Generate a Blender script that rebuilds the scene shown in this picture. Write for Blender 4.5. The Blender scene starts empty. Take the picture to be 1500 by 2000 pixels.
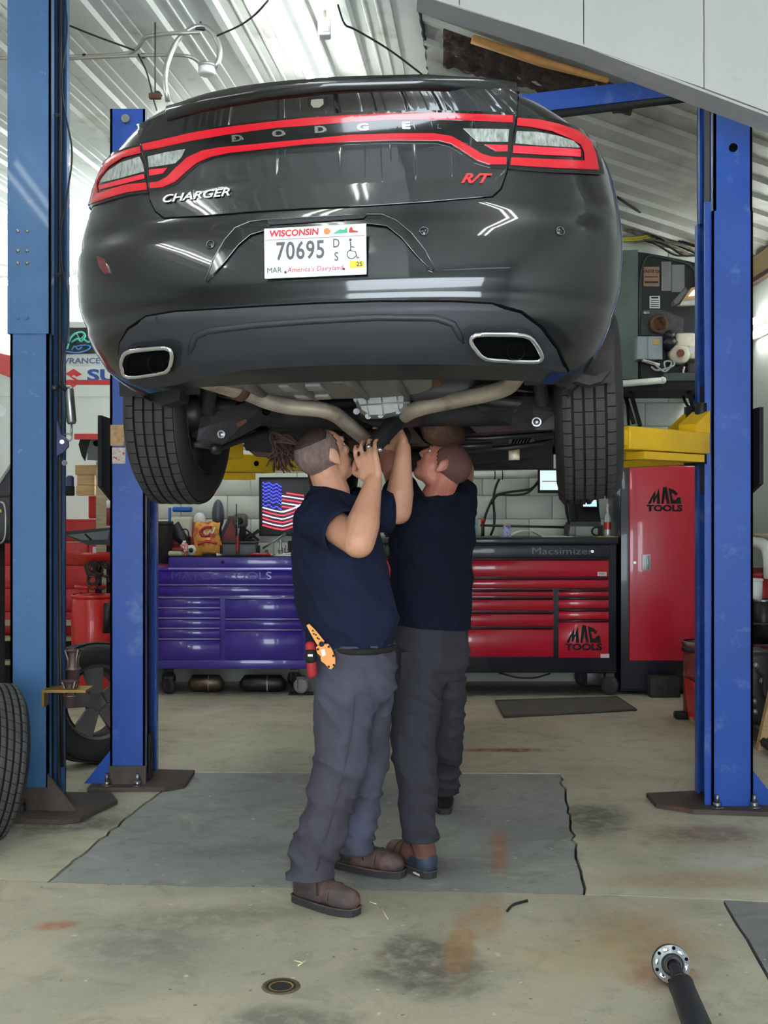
import bpy, bmesh, math, random
from mathutils import Vector, Matrix, noise as mnoise
random.seed(7)
SC = bpy.context.scene
C = SC.collection
F = 2200.0            # focal length in pixels of the 1500 x 2000 frame
EYE = 1.46            # lens height above the floor (m)

# ------------------------------------------------------------------ camera
cam_d = bpy.data.cameras.new('camera')
cam_d.sensor_fit = 'HORIZONTAL'; cam_d.sensor_width = 36.0; cam_d.lens = 36.0 * F / 1500.0
cam_d.clip_start = 0.05; cam_d.clip_end = 200
cam = bpy.data.objects.new('camera', cam_d); C.objects.link(cam)
cam.location = (0, 0, EYE); cam.rotation_euler = (math.pi / 2, 0, 0)
SC.camera = cam

# ------------------------------------------------------------------ world: soft daylight that reaches in through the open bay door behind the lens
wd = bpy.data.worlds.new('daylight'); SC.world = wd; wd.use_nodes = True
bg = wd.node_tree.nodes['Background']
bg.inputs['Color'].default_value = (0.82, 0.92, 1.0, 1); bg.inputs['Strength'].default_value = 6.5

SC.view_settings.view_transform = 'Standard'; SC.view_settings.look = 'None'
SC.view_settings.gamma = 1.0; SC.view_settings.use_curve_mapping = False
SC.view_settings.exposure = 0.78
SC.cycles.max_bounces = 4; SC.cycles.diffuse_bounces = 3; SC.cycles.glossy_bounces = 2; SC.cycles.transmission_bounces = 2
SC.cycles.use_adaptive_sampling = True; SC.cycles.adaptive_threshold = 0.05
SC.cycles.caustics_reflective = False; SC.cycles.caustics_refractive = False

# ------------------------------------------------------------------ ceiling tubes (the shop's fluorescent fixtures and one added lamp): x, y, z, length, yaw(deg), watts
FIXTURES = [
    (-0.50, 6.15, 4.20, 2.44, -6.5, 1.0),
    (-2.70, 5.20, 4.18, 2.44, -5.3, 1.0),
    (0.95, 2.20, 4.20, 2.44, -5.3, 1.0),
    (-0.90, 1.40, 4.10, 2.44, -5.3, 1.0),
    (-2.90, 1.40, 4.10, 2.44, -5.3, 1.0),
    (1.90, 5.75, 3.93, 1.22, 0, 1.0),  # added out of sight behind the header to brighten the lower roof
    (-0.60, 8.70, 4.22, 2.44, 85, 1.0),
    (-4.60, 13.9, 4.33, 2.44, 85, 1.0),
]
TUBE = 14.5        # emission strength of the bare tubes
# ------------------------------------------------------------------ helpers
def W(px, py, d): return Vector(((px - 750) / F * d, d, EYE - (py - 1000) / F * d))
def G(px, py, z=0.0):            # the floor point seen at a pixel
    d = F * (EYE - z) / (py - 1000); return Vector(((px - 750) / F * d, d, z))
def lin(c):
    if isinstance(c, str): c = tuple(int(c[i:i + 2], 16) for i in (0, 2, 4))
    return tuple((v / 255 / 12.92) if v / 255 <= 0.04045 else ((v / 255 + 0.055) / 1.055) ** 2.4 for v in c) + (1,)

class MB:
    def __init__(s): s.v = []; s.f = []; s.m = []; s.cur = 0; s.sm = []; s.smooth = False
    def add(s, vs, fs, smooth=None):
        o = len(s.v); s.v += [tuple(v) for v in vs]
        for f in fs:
            s.f.append(tuple(o + i for i in f)); s.m.append(s.cur); s.sm.append(s.smooth if smooth is None else smooth)
        return s
    def box(s, c, size, R=None):
        x, y, z = [q / 2 for q in size]
        vs = [Vector(p) for p in [(-x, -y, -z), (x, -y, -z), (x, y, -z), (-x, y, -z), (-x, -y, z), (x, -y, z), (x, y, z), (-x, y, z)]]
        if R is not None: vs = [R @ v for v in vs]
        c = Vector(c)
        return s.add([v + c for v in vs], [(0, 3, 2, 1), (4, 5, 6, 7), (0, 1, 5, 4), (1, 2, 6, 5), (2, 3, 7, 6), (3, 0, 4, 7)], False)
    def bb(s, x0, x1, y0, y1, z0, z1): return s.box(((x0 + x1) / 2, (y0 + y1) / 2, (z0 + z1) / 2), (abs(x1 - x0), abs(y1 - y0), abs(z1 - z0)))
    def rbox(s, c, size, r=0.01, R=None, seg=2):
        bm = bmesh.new(); bmesh.ops.create_cube(bm, size=1)
        for v in bm.verts: v.co = Vector((v.co.x * size[0], v.co.y * size[1], v.co.z * size[2]))
        bmesh.ops.bevel(bm, geom=list(bm.edges), offset=min(r, min(size) * 0.49), segments=seg, profile=0.5, affect='EDGES')
        return s.frombm(bm, c, R, True)
    def frombm(s, bm, c=(0, 0, 0), R=None, smooth=True):
        bm.verts.index_update(); c = Vector(c)
        vs = [(R @ v.co if R is not None else v.co) + c for v in bm.verts]
        fs = [tuple(v.index for v in f.verts) for f in bm.faces]; bm.free()
        return s.add(vs, fs, smooth)
    def prism(s, poly, y0, y1, ax=None):
        """polygon of (x, z) pairs extruded from y0 to y1 (or points mapped by ax(x, z, y))"""
        ax = ax or (lambda x, z, y: (x, y, z)); n = len(poly)
        vs = [ax(x, z, y0) for x, z in poly] + [ax(x, z, y1) for x, z in poly]
        fs = [tuple(range(n)), tuple(range(2 * n - 1, n - 1, -1))]
        fs += [(i, n + i, n + (i + 1) % n, (i + 1) % n) for i in range(n)]
        return s.add(vs, fs, False)
    def tube(s, pts, r, seg=8, cap=True, closed=False):
        pts = [Vector(p) for p in pts]; n = len(pts)
        rs = r if isinstance(r, (list, tuple)) else [r] * n
        vs = []; up = None
        for i, p in enumerate(pts):
            a = pts[i - 1] if (i or closed) else p; b = pts[(i + 1) % n] if (i < n - 1 or closed) else p
            t = (b - a); t = t.normalized() if t.length > 1e-9 else Vector((0, 0, 1))
            if up is None: up = t.orthogonal().normalized()
            up = (up - t * up.dot(t)); up = up.normalized() if up.length > 1e-6 else t.orthogonal().normalized()
            w = t.cross(up)
            for k in range(seg):
                an = 2 * math.pi * k / seg; vs.append(p + (up * math.cos(an) + w * math.sin(an)) * rs[i])
        fs = []
        for i in range(n if closed else n - 1):
            j = (i + 1) % n
            for k in range(seg):
                l = (k + 1) % seg; fs.append((i * seg + k, i * seg + l, j * seg + l, j * seg + k))
        if cap and not closed: fs += [tuple(range(seg - 1, -1, -1)), tuple((n - 1) * seg + k for k in range(seg))]
        return s.add(vs, fs, True)
    def cyl(s, a, b, r, r2=None, seg=20):
        o = len(s.f); s.tube([a, b], [r, r if r2 is None else r2], seg)
        s.sm[-1] = False; s.sm[-2] = False; return s
    def lathe(s, prof, c=(0, 0, 0), seg=28, R=None, close=False):
        """(radius, height) profile turned about local z"""
        c = Vector(c); vs = []; n = len(prof)
        for k in range(seg):
            an = 2 * math.pi * k / seg
            for r, h in prof:
                p = Vector((r * math.cos(an), r * math.sin(an), h)); vs.append((R @ p if R is not None else p) + c)
        fs = []
        for k in range(seg):
            l = (k + 1) % seg
            for i in range(n if close else n - 1):
                j = (i + 1) % n; fs.append((k * n + i, l * n + i, l * n + j, k * n + j))
        return s.add(vs, fs, True)
    def ball(s, c, r, seg=12, R=None):
        rx, ry, rz = r if isinstance(r, (tuple, list)) else (r, r, r)
        bm = bmesh.new(); bmesh.ops.create_uvsphere(bm, u_segments=seg, v_segments=max(6, seg // 2 + 2), radius=1)
        for v in bm.verts: v.co = Vector((v.co.x * rx, v.co.y * ry, v.co.z * rz))
        return s.frombm(bm, c, R, True)
    def mesh(s, name, mats):
        me = bpy.data.meshes.new(name); me.from_pydata([tuple(v) for v in s.v], [], s.f); me.update()
        for m in (mats if isinstance(mats, (list, tuple)) else [mats]): me.materials.append(m)
        me.polygons.foreach_set('material_index', s.m); me.polygons.foreach_set('use_smooth', s.sm)
        return me

def fixn(me):
    bm = bmesh.new(); bm.from_mesh(me); bmesh.ops.recalc_face_normals(bm, faces=bm.faces); bm.to_mesh(me); bm.free(); return me
def put(name, me, parent=None, loc=None):
    o = bpy.data.objects.new(name, me); C.objects.link(o)
    if loc is not None: o.location = loc
    if parent is not None:
        o.parent = parent
        o.matrix_parent_inverse = (Matrix.LocRotScale(parent.location, parent.rotation_euler, None).inverted()
                                   if not parent.get('_local') else Matrix())
    return o
def obj(name, mb, mats, parent=None, fix=True):
    me = mb.mesh(name, mats)
    if fix: fixn(me)
    return put(name, me, parent)
def tag(o, label=None, cat=None, group=None, kind=None):
    if label: o['label'] = label
    if cat: o['category'] = cat
    if group: o['group'] = group
    if kind: o['kind'] = kind
    return o
def thing(name, label, cat, loc=(0, 0, 0), rotz=0.0, group=None, local=False, rot=None):
    o = bpy.data.objects.new(name, None); C.objects.link(o); o.empty_display_size = 0.1
    o.location = loc; o.rotation_euler = rot or (0, 0, rotz)
    if local: o['_local'] = 1
    return tag(o, label, cat, group)
def struct(name, mb, mats, label=None):
    o = obj(name, mb, mats); o['kind'] = 'structure'
    if label: o['label'] = label
    return o
def text_mesh(s, size, depth=0.0, shear=0.0, bold=0.0, align='CENTER', sx=1.0, spacing=1.0):
    cu = bpy.data.curves.new('lettering', 'FONT'); cu.body = s; cu.size = size; cu.extrude = depth; cu.shear = shear
    cu.offset = bold; cu.align_x = align; cu.align_y = 'CENTER'; cu.resolution_u = 3; cu.space_character = spacing
    o = bpy.data.objects.new('lettering', cu); C.objects.link(o)
    dg = bpy.context.evaluated_depsgraph_get(); me = bpy.data.meshes.new_from_object(o.evaluated_get(dg))
    bpy.data.objects.remove(o); bpy.data.curves.remove(cu)
    for v in me.vertices: v.co.x *= sx
    return me
def lettering(name, s, size, mat, origin, right, up, parent=None, depth=0.001, **kw):
    """flat words standing on the plane through origin spanned by right and up"""
    me = text_mesh(s, size, depth, **kw); r = Vector(right).normalized(); u = Vector(up).normalized(); n = r.cross(u); o = Vector(origin)
    for v in me.vertices: v.co = o + r * v.co.x + u * v.co.y + n * v.co.z
    me.materials.clear(); me.materials.append(mat)
    return put(name, me, parent)
FR, FU = (1, 0, 0), (0, 0, 1)     # a plane that faces the lens

# ------------------------------------------------------------------ materials
MATS = {}
def M(name, col, rough=0.5, metal=0.0, var=0.12, scale=6.0, bump=0.0, bscale=60.0, coat=0.0, col2=None, mixs=None, mixt=(0.5, 0.7),
      emit=None, estr=0.0, spec=0.5, stretch=None, alpha=None, trans=0.0, rvar=0.15, sheen=0.0):
    if name in MATS: return MATS[name]
    m = bpy.data.materials.new(name); m.use_nodes = True; nt = m.node_tree; N = nt.nodes; L = nt.links
    b = N['Principled BSDF']; col = lin(col)
    tc = N.new('ShaderNodeTexCoord'); src = tc.outputs['Object']
    if stretch:
        mp = N.new('ShaderNodeMapping'); mp.inputs['Scale'].default_value = stretch; L.new(src, mp.inputs[0]); src = mp.outputs[0]
    nz = N.new('ShaderNodeTexNoise'); nz.inputs['Scale'].default_value = scale; nz.inputs['Detail'].default_value = 6; nz.inputs['Roughness'].default_value = 0.6
    L.new(src, nz.inputs['Vector'])
    rp = N.new('ShaderNodeValToRGB'); e = rp.color_ramp.elements
    e[0].position = 0.3; e[1].position = 0.7
    e[0].color = tuple(c * (1 - var) for c in col[:3]) + (1,); e[1].color = tuple(min(1, c * (1 + var)) for c in col[:3]) + (1,)
    L.new(nz.outputs['Fac'], rp.inputs[0]); out = rp.outputs[0]
    if col2 is not None:
        n2 = N.new('ShaderNodeTexNoise'); n2.inputs['Scale'].default_value = mixs or scale * 2; n2.inputs['Detail'].default_value = 8; n2.inputs['Roughness'].default_value = 0.65
        L.new(src, n2.inputs['Vector'])
        r2 = N.new('ShaderNodeMapRange'); r2.inputs[1].default_value = mixt[0]; r2.inputs[2].default_value = mixt[1]; L.new(n2.outputs['Fac'], r2.inputs[0])
        mx = N.new('ShaderNodeMix'); mx.data_type = 'RGBA'; L.new(r2.outputs[0], mx.inputs[0]); L.new(out, mx.inputs[6]); mx.inputs[7].default_value = lin(col2); out = mx.outputs[2]
    L.new(out, b.inputs['Base Color'])
    b.inputs['Metallic'].default_value = metal; b.inputs['Specular IOR Level'].default_value = spec
    rr = N.new('ShaderNodeMapRange'); rr.inputs[3].default_value = max(0.02, rough * (1 - rvar)); rr.inputs[4].default_value = min(1, rough * (1 + rvar)); L.new(nz.outputs['Fac'], rr.inputs[0]); L.new(rr.outputs[0], b.inputs['Roughness'])
    if coat: b.inputs['Coat Weight'].default_value = coat; b.inputs['Coat Roughness'].default_value = 0.04
    if sheen: b.inputs['Sheen Weight'].default_value = sheen; b.inputs['Sheen Roughness'].default_value = 0.6
    if trans: b.inputs['Transmission Weight'].default_value = trans
    if emit is not None: b.inputs['Emission Color'].default_value = lin(emit); b.inputs['Emission Strength'].default_value = estr
    if bump:
        nb = N.new('ShaderNodeTexNoise'); nb.inputs['Scale'].default_value = bscale; nb.inputs['Detail'].default_value = 5; L.new(src, nb.inputs['Vector'])
        bp = N.new('ShaderNodeBump'); bp.inputs['Strength'].default_value = bump; bp.inputs['Distance'].default_value = 0.01; L.new(nb.outputs['Fac'], bp.inputs['Height']); L.new(bp.outputs[0], b.inputs['Normal'])
    MATS[name] = m; return m
black = M('black_plastic', (24, 25, 28), 0.45)
matte = M('matte_black', (20, 20, 22), 0.8)
rubber = M('tyre_rubber', (52, 51, 50), 0.75, var=0.2, scale=12, bump=0.1, bscale=120)
rubber_side = M('tyre_sidewall', (34, 34, 34), 0.6, var=0.2, scale=9)
groove = M('tyre_groove_shade', (15, 15, 15), 0.9)  # shade inside the tread grooves, put into a near-black colour
steel = M('bare_steel', (150, 150, 150), 0.35, 0.9, 0.2, 14)
dsteel = M('dark_steel', (70, 70, 72), 0.45, 0.8, 0.3, 14)
chrome = M('chrome', (215, 215, 220), 0.08, 1.0, 0.03)
alu = M('cast_aluminium', (165, 165, 162), 0.5, 0.6, 0.15, 20, bump=0.15)
white = M('white_plastic', (228, 230, 226), 0.4, var=0.05)
paper = M('paper', (232, 234, 230), 0.8, var=0.04)
wood = M('pine_wood', (196, 160, 112), 0.7, var=0.2, scale=5, stretch=(1, 1, 8), bump=0.1)
oldwood = M('weathered_wood', (170, 158, 130), 0.85, var=0.25, scale=6, stretch=(1, 1, 5), bump=0.2)
redp = M('red_paint', (196, 30, 34), 0.35, var=0.1, scale=4, coat=0.3)
cable = M('black_cable', (30, 30, 32), 0.6)
# ================================================================== THE ROOM
def stain_concrete(name, c1, c2, stains=(), rough=0.62):
    m = bpy.data.materials.new(name); m.use_nodes = True; nt = m.node_tree; N = nt.nodes; L = nt.links; b = N['Principled BSDF']
    tc = N.new('ShaderNodeTexCoord'); src = tc.outputs['Object']
    def nz(sc, det=8, ro=0.65, vec=None, dist=0.0):
        n = N.new('ShaderNodeTexNoise'); n.inputs['Scale'].default_value = sc; n.inputs['Detail'].default_value = det
        n.inputs['Roughness'].default_value = ro; n.inputs['Distortion'].default_value = dist; L.new(vec or src, n.inputs['Vector']); return n.outputs['Fac']
    def mr(x, a, c, lo=0.0, hi=1.0):
        r = N.new('ShaderNodeMapRange'); r.inputs[1].default_value = a; r.inputs[2].default_value = c; r.inputs[3].default_value = lo; r.inputs[4].default_value = hi; L.new(x, r.inputs[0]); return r.outputs[0]
    def mix(f, a, c, mode='MIX'):
        x = N.new('ShaderNodeMix'); x.data_type = 'RGBA'; x.blend_type = mode
        L.new(f, x.inputs[0]) if not isinstance(f, float) else setattr(x.inputs[0], 'default_value', f)
        for k, v in ((6, a), (7, c)):
            if isinstance(v, tuple): x.inputs[k].default_value = v
            else: L.new(v, x.inputs[k])
        return x.outputs[2]
    def mul(a, c):
        x = N.new('ShaderNodeMath'); x.operation = 'MULTIPLY'
        for k, v in ((0, a), (1, c)):
            if isinstance(v, float): x.inputs[k].default_value = v
            else: L.new(v, x.inputs[k])
        return x.outputs[0]
    big = nz(1.1, 5, 0.6, dist=0.4); mid = nz(5.5, 8, 0.7, dist=0.6); fine = nz(60, 4, 0.7)
    col = mix(mr(big, 0.36, 0.64), lin(c1), lin(c2))
    col = mix(mul(mr(mid, 0.52, 0.72), 0.42), col, lin((104, 100, 92)))
    col = mix(mul(mr(nz(3.1, 6, 0.6, dist=1.0), 0.58, 0.70), 0.38), col, lin((205, 200, 184)))
    col = mix(mul(mr(fine, 0.60, 0.72), 0.5), col, lin((92, 88, 80)))
    col = mix(mul(mr(nz(28, 3, 0.5), 0.70, 0.73), 0.7), col, lin((70, 66, 60)))
    col = mix(mul(mr(nz(23, 2, 0.5), 0.71, 0.74), 0.8), col, lin((214, 208, 196)))
    blot = mr(nz(14, 6, 0.7), 0.26, 0.54) if stains else None; wob = mr(mid, 0.2, 0.8, -0.6, 0.6) if stains else None
    for (sx, sy, rx, ry, yaw, scol, st) in stains:
        mp = N.new('ShaderNodeMapping'); mp.vector_type = 'TEXTURE'
        mp.inputs['Location'].default_value = (sx, sy, 0); mp.inputs['Rotation'].default_value = (0, 0, yaw); mp.inputs['Scale'].default_value = (rx, ry, 1e3)
        L.new(src, mp.inputs[0]); ln = N.new('ShaderNodeVectorMath'); ln.operation = 'LENGTH'; L.new(mp.outputs[0], ln.inputs[0])
        ed = N.new('ShaderNodeMath'); ed.operation = 'ADD'; L.new(ln.outputs['Value'], ed.inputs[0]); L.new(wob, ed.inputs[1])
        col = mix(mul(mul(mr(ed.outputs[0], 1.15, 0.5), blot), min(1.0, st * 1.15)), col, lin(scol))
    L.new(col, b.inputs['Base Color'])
    L.new(mr(mid, 0.3, 0.7, rough - 0.18, rough + 0.15), b.inputs['Roughness'])
    bp = N.new('ShaderNodeBump'); bp.inputs['Strength'].default_value = 0.25; bp.inputs['Distance'].default_value = 0.006
    L.new(mid, bp.inputs['Height']); L.new(bp.outputs[0], b.inputs['Normal'])
    MATS[name] = m; return m
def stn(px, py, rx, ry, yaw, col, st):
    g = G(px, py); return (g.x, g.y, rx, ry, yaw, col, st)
ST_F = [stn(830, 1880, 0.22, 0.30, 0.3, (98, 92, 88), 0.75), stn(900, 1840, 0.06, 0.30, -0.15, (172, 128, 84), 0.6), stn(960, 1790, 0.05, 0.3, -0.1, (176, 132, 92), 0.5),
        stn(110, 1808, 0.08, 0.05, 0.3, (178, 112, 78), 0.7), stn(270, 1850, 0.25, 0.2, 0, (120, 122, 118), 0.6), stn(420, 1790, 0.45, 0.12, 0.2, (112, 108, 100), 0.5),
        stn(1250, 1830, 0.25, 0.30, 0, (172, 138, 100), 0.55), stn(1120, 1870, 0.3, 0.2, 0, (182, 160, 118), 0.4), stn(560, 1990, 0.2, 0.1, 0, (96, 92, 88), 0.6), stn(1290, 1905, 0.12, 0.12, 0, (160, 104, 74), 0.5)]
ST_C = [stn(975, 1660, 0.05, 0.35, -0.1, (172, 118, 88), 0.75), stn(760, 1690, 0.45, 0.16, 0, (92, 90, 88), 0.6), stn(450, 1660, 0.3, 0.1, 0.2, (102, 102, 100), 0.45), stn(700, 1560, 0.5, 0.3, 0, (128, 132, 130), 0.4)]
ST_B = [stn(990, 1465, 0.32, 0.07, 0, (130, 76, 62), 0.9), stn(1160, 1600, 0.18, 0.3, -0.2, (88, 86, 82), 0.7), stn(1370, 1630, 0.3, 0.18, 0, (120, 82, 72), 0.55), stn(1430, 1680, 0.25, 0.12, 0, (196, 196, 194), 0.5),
        stn(1350, 1720, 0.4, 0.12, 0, (170, 138, 104), 0.5), stn(170, 1610, 0.3, 0.12, 0.3, (96, 92, 82), 0.6), stn(700, 1350, 2.2, 0.35, 0, (70, 68, 66), 0.6), stn(1150, 1345, 1.2, 0.3, 0, (60, 60, 58), 0.6), stn(60, 1600, 0.5, 0.3, 0, (80, 76, 70), 0.6)]  # the two widest entries darken the floor under the chests
con_front = stain_concrete('concrete_front', (190, 182, 160), (162, 156, 138), ST_F)
con_patch = stain_concrete('concrete_patch', (160, 161, 154), (140, 142, 138), ST_C)
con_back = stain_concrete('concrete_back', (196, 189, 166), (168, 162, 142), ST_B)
con_dark = stain_concrete('concrete_dark', (138, 138, 136), (112, 113, 112))
joint = M('joint_dirt', (74, 70, 62), 0.95, var=0.3, scale=40)

def jag(a, b, n=18, amp=0.006, seed=0):
    rnd = random.Random(seed); out = []
    for i in range(n + 1):
        t = i / n; p = a.lerp(b, t); k = 0 if i in (0, n) else 1
        out.append((p.x + k * rnd.uniform(-amp, amp), p.y + k * rnd.uniform(-amp, amp)))
    return out
fl = MB().bb(-7, 4.2, -3.2, 15, -0.06, -0.03)
floor = struct('floor', fl, joint, 'stained concrete shop floor cut into slabs')
gp = lambda x, y: G(x, y)
hl, h1, h2, h3, hr = gp(0, 1719), gp(92, 1723), gp(1140, 1747), gp(1412, 1757), gp(1500, 1761)
hl = hl + (hl - h1) * 12; hr = hr + (hr - h3) * 10
tl, tr = gp(360, 1508), gp(1095, 1511); dr = gp(1500, 1907); dr = h3 + (dr - h3) * 3
Lp = jag(h1, tl, 26, 0.008, 1); Tp = jag(tl, tr, 30, 0.004, 2); Rp = jag(tr, h2, 30, 0.012, 3)
Ha = jag(hl, h1, 12, 0.004, 4); Hb = jag(h1, h2, 40, 0.008, 5); Hc = jag(h2, h3, 14, 0.008, 6); Hd = jag(h3, hr, 8, 0.004, 7); Dp = jag(h3, dr, 16, 0.003, 8)
GAP = 0.006
def slab(poly, mat, z=0.0, grow=-GAP):
    # shrink towards the inside so that an open joint stays between neighbours
    n = len(poly); ar = sum(poly[i][0] * poly[(i + 1) % n][1] - poly[(i + 1) % n][0] * poly[i][1] for i in range(n)); sg = 1 if ar > 0 else -1
    out = []
    for i in range(n):
        p0, p1, p2 = Vector(poly[i - 1]), Vector(poly[i]), Vector(poly[(i + 1) % n])
        t = (p2 - p0); t = t.normalized() if t.length > 1e-6 else Vector((1, 0)); nrm = Vector((t.y, -t.x)) * sg
        out.append((p1.x + nrm.x * grow, p1.y + nrm.y * grow))
    bm = bmesh.new(); vs = [bm.verts.new((x, y, z)) for x, y in out]; f = bm.faces.new(vs)
    if f.normal.z < 0: f.normal_flip()
    bmesh.ops.triangulate(bm, faces=[f])
    ed = [e for e in bm.edges if e.is_boundary]
    r = bmesh.ops.extrude_edge_only(bm, edges=ed)
    for v in [g for g in r['geom'] if isinstance(g, bmesh.types.BMVert)]: v.co.z -= 0.045
    me = bpy.data.meshes.new('slab'); bmesh.ops.recalc_face_normals(bm, faces=bm.faces); bm.to_mesh(me); bm.free(); me.materials.append(mat)
    if sum(p.normal.z for p in me.polygons if abs(p.normal.z) > 0.5) < 0: me.flip_normals()
    return put('slab', me, floor)
def R_(l): return list(reversed(l))
slab(Lp + Tp[1:] + Rp[1:] + R_(Hb)[1:-1], con_patch, -0.002)
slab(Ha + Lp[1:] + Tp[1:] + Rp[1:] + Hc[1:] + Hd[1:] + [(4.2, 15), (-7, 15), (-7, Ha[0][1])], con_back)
# front slab with the round drain opening left in it
slab(Ha + Hb[1:] + Hc[1:] + Dp[1:] + [(Dp[-1][0], -3.2), (-7, -3.2), (-7, Ha[0][1])], con_front, 0.0)
slab(Hd + [(4.2, Hd[-1][1]), (4.2, -3.2), (Dp[-1][0], -3.2)] + R_(Dp)[0:-1], con_dark)

# ---- back wall: white painted concrete block
wblock = M('white_painted_block', (222, 226, 214), 0.6, var=0.05, scale=5, bump=0.35, bscale=45, col2=(150, 146, 130), mixs=24, mixt=(0.66, 0.74))
wmortar = M('white_mortar', (168, 170, 160), 0.9, var=0.1)
YB = 9.7
wb = struct('wall_back', MB().bb(-1.95, 3.6, YB + 0.012, YB + 0.2, 0, 4.6), wmortar, 'white painted concrete block wall behind the tool chests')
def block_mesh(name, w, h, t, mat):
    return fixn(MB().rbox((0, 0, 0), (w - 0.007, t, h - 0.007), 0.006, seg=1).mesh(name, mat))
bme = block_mesh('block', 0.4, 0.2, 0.1, wblock); hme = block_mesh('block', 0.2, 0.2, 0.1, wblock)
rnd = random.Random(3)
for r in range(4, 20):
    z = r * 0.2 + 0.1; off = 0.2 * (r % 2); x = -1.75 + off
    if off: put('block', hme, wb, (-1.85, YB + 0.055, z))
    while x < 3.4:
        if z < 3.797 - 0.174 * (x - 2.081) + 0.12: put('block', bme, wb, (x, YB + 0.05 + rnd.uniform(0, 0.006), z))
        x += 0.4
# ---- low red wall on the left and the bay beyond it
rblock = M('red_painted_block', (190, 44, 42), 0.5, var=0.12, scale=6, bump=0.3, bscale=40, col2=(120, 26, 28), mixs=9, mixt=(0.58, 0.74))
rmort = M('red_mortar', (120, 26, 28), 0.8)
wl = struct('wall_left', MB().bb(-6.6, -1.95, YB + 0.012, YB + 0.2, 0, 1.18), rmort, 'low red painted block wall behind the lift posts')
rme = block_mesh('block', 0.4, 0.2, 0.1, rblock)
for r in range(0, 8):
    for k in range(12):
        x = -2.15 - 0.4 * k + (0.2 if r % 2 else 0)
        if r < 6 or (r < 8 and -2.75 < x < -2.2): put('block', rme, wl, (x, YB + 0.05 + rnd.uniform(0, 0.006), r * 0.2 + 0.1))
plain = M('painted_wall', (206, 208, 202), 0.7, var=0.08, scale=2, col2=(150, 148, 140), mixs=3, mixt=(0.6, 0.8))
struct('wall_right', MB().bb(3.15, 3.45, -3.2, YB + 0.2, 0, 4.6), plain, 'white side wall right of the blue lift post')
struct('wall_side', MB().bb(-6.9, -6.75, -3.2, 15, 0, 4.8), plain, 'far left side wall')
struct('wall_far', MB().bb(-6.9, -1.9, 14.8, 15, 0, 4.8), plain, 'far wall of the left bay')
fw = MB().bb(-6.9, -2.2, -3.3, -3.2, 0, 4.6).bb(1.9, 3.45, -3.3, -3.2, 0, 4.6).bb(-2.2, 1.9, -3.3, -3.2, 3.2, 4.6)
struct('wall_front', fw, plain, 'front wall round the open bay door')

# ---- ceilings: white ribbed steel sheets
sheet_l = M('white_ceiling_sheet', (226, 230, 224), 0.36, 0.0, 0.05, 3, col2=(176, 172, 158), mixs=2.2, mixt=(0.56, 0.76), spec=0.6)
sheet_r = M('galvanised_sheet', (196, 198, 190), 0.42, 0.25, 0.08, 3, col2=(150, 148, 138), mixs=2.0, mixt=(0.5, 0.75))
def ribs(width, spacing, h, minor=True):
    """cross profile (v, drop) of a ribbed sheet"""
    out = [(0, 0)]; v = 0
    while v < width - 1e-6:
        s = spacing; out += [(v + 0.16 * s, 0), (v + 0.21 * s, h), (v + 0.33 * s, h), (v + 0.38 * s, 0)]
        if minor: out += [(v + 0.56 * s, 0), (v + 0.575 * s, h * 0.3), (v + 0.60 * s, h * 0.3), (v + 0.615 * s, 0), (v + 0.76 * s, 0), (v + 0.775 * s, h * 0.3), (v + 0.80 * s, h * 0.3), (v + 0.815 * s, 0)]
        v += s; out.append((v, 0))
    return out
LD = Vector((0.092, 1, 0.03)); LD0 = Vector((0.247, 6.8, 4.31))      # seam between the two roofs
ceil = struct('ceiling', MB().add([(-6.9, -3.2, 4.55), (0.3, -3.2, 4.55), (1.1, 15, 5.05), (-6.9, 15, 5.05)], [(0, 1, 2, 3)]), plain, 'white ribbed steel ceiling')
pr = ribs(0.72, 0.36, 0.026)
mb = MB()
for t in (-10.0, 8.2):
    for v, h in pr: mb.v.append(tuple(LD * t + Vector((v, 0, -h))))
n = len(pr)
for i in range(n - 1): mb.f.append((i, i + 1, n + i + 1, n + i)); mb.m.append(0); mb.sm.append(False)
sme = mb.mesh('sheet', sheet_l)
for k in range(10): put('sheet', sme, ceil, LD0 + Vector((-0.16 - 0.722 * (k + 1), 0, -0.01 - 0.002 * (k % 2))))
obj('flashing', MB().add([tuple(LD0 + LD * -10 + Vector((-0.17, 0, 0))), tuple(LD0 + LD * -10), tuple(LD0 + LD * 3.2), tuple(LD0 + LD * 3.2 + Vector((-0.17, 0, 0)))], [(0, 1, 2, 3)]), sheet_l, ceil)
def roof_r(x, y): return 3.797 - 0.174 * (x - 2.081) - 0.065 * (y - 9.7)
def hit_roof(px, py):
    dx, dz = (px - 750) / F, (1000 - py) / F
    d = (3.797 + 0.174 * 2.081 + 0.065 * 9.7 - EYE) / (dz + 0.174 * dx + 0.065); return Vector((dx * d, d, EYE + dz * d))
RA, RB = hit_roof(1150, 200), hit_roof(1385, 285); RD = (RB - RA).normalized()
RN = Vector((0.174, 0.065, 1)).normalized(); RV = RN.cross(RD).normalized()
if RV.y < 0: RV = -RV
ceil2 = struct('ceiling_side', MB().add([(0.0, 3.0, roof_r(0, 3) + .12), (3.5, 3.0, roof_r(3.5, 3) + .12), (3.5, 9.95, roof_r(3.5, 9.95) + .12), (0.0, 9.95, roof_r(0, 9.95) + .12)], [(0, 1, 2, 3)]), plain, 'lower ribbed steel roof on the right')
seamx = lambda y: LD0.x + 0.092 * (y - LD0.y)
v = -4.2
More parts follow.
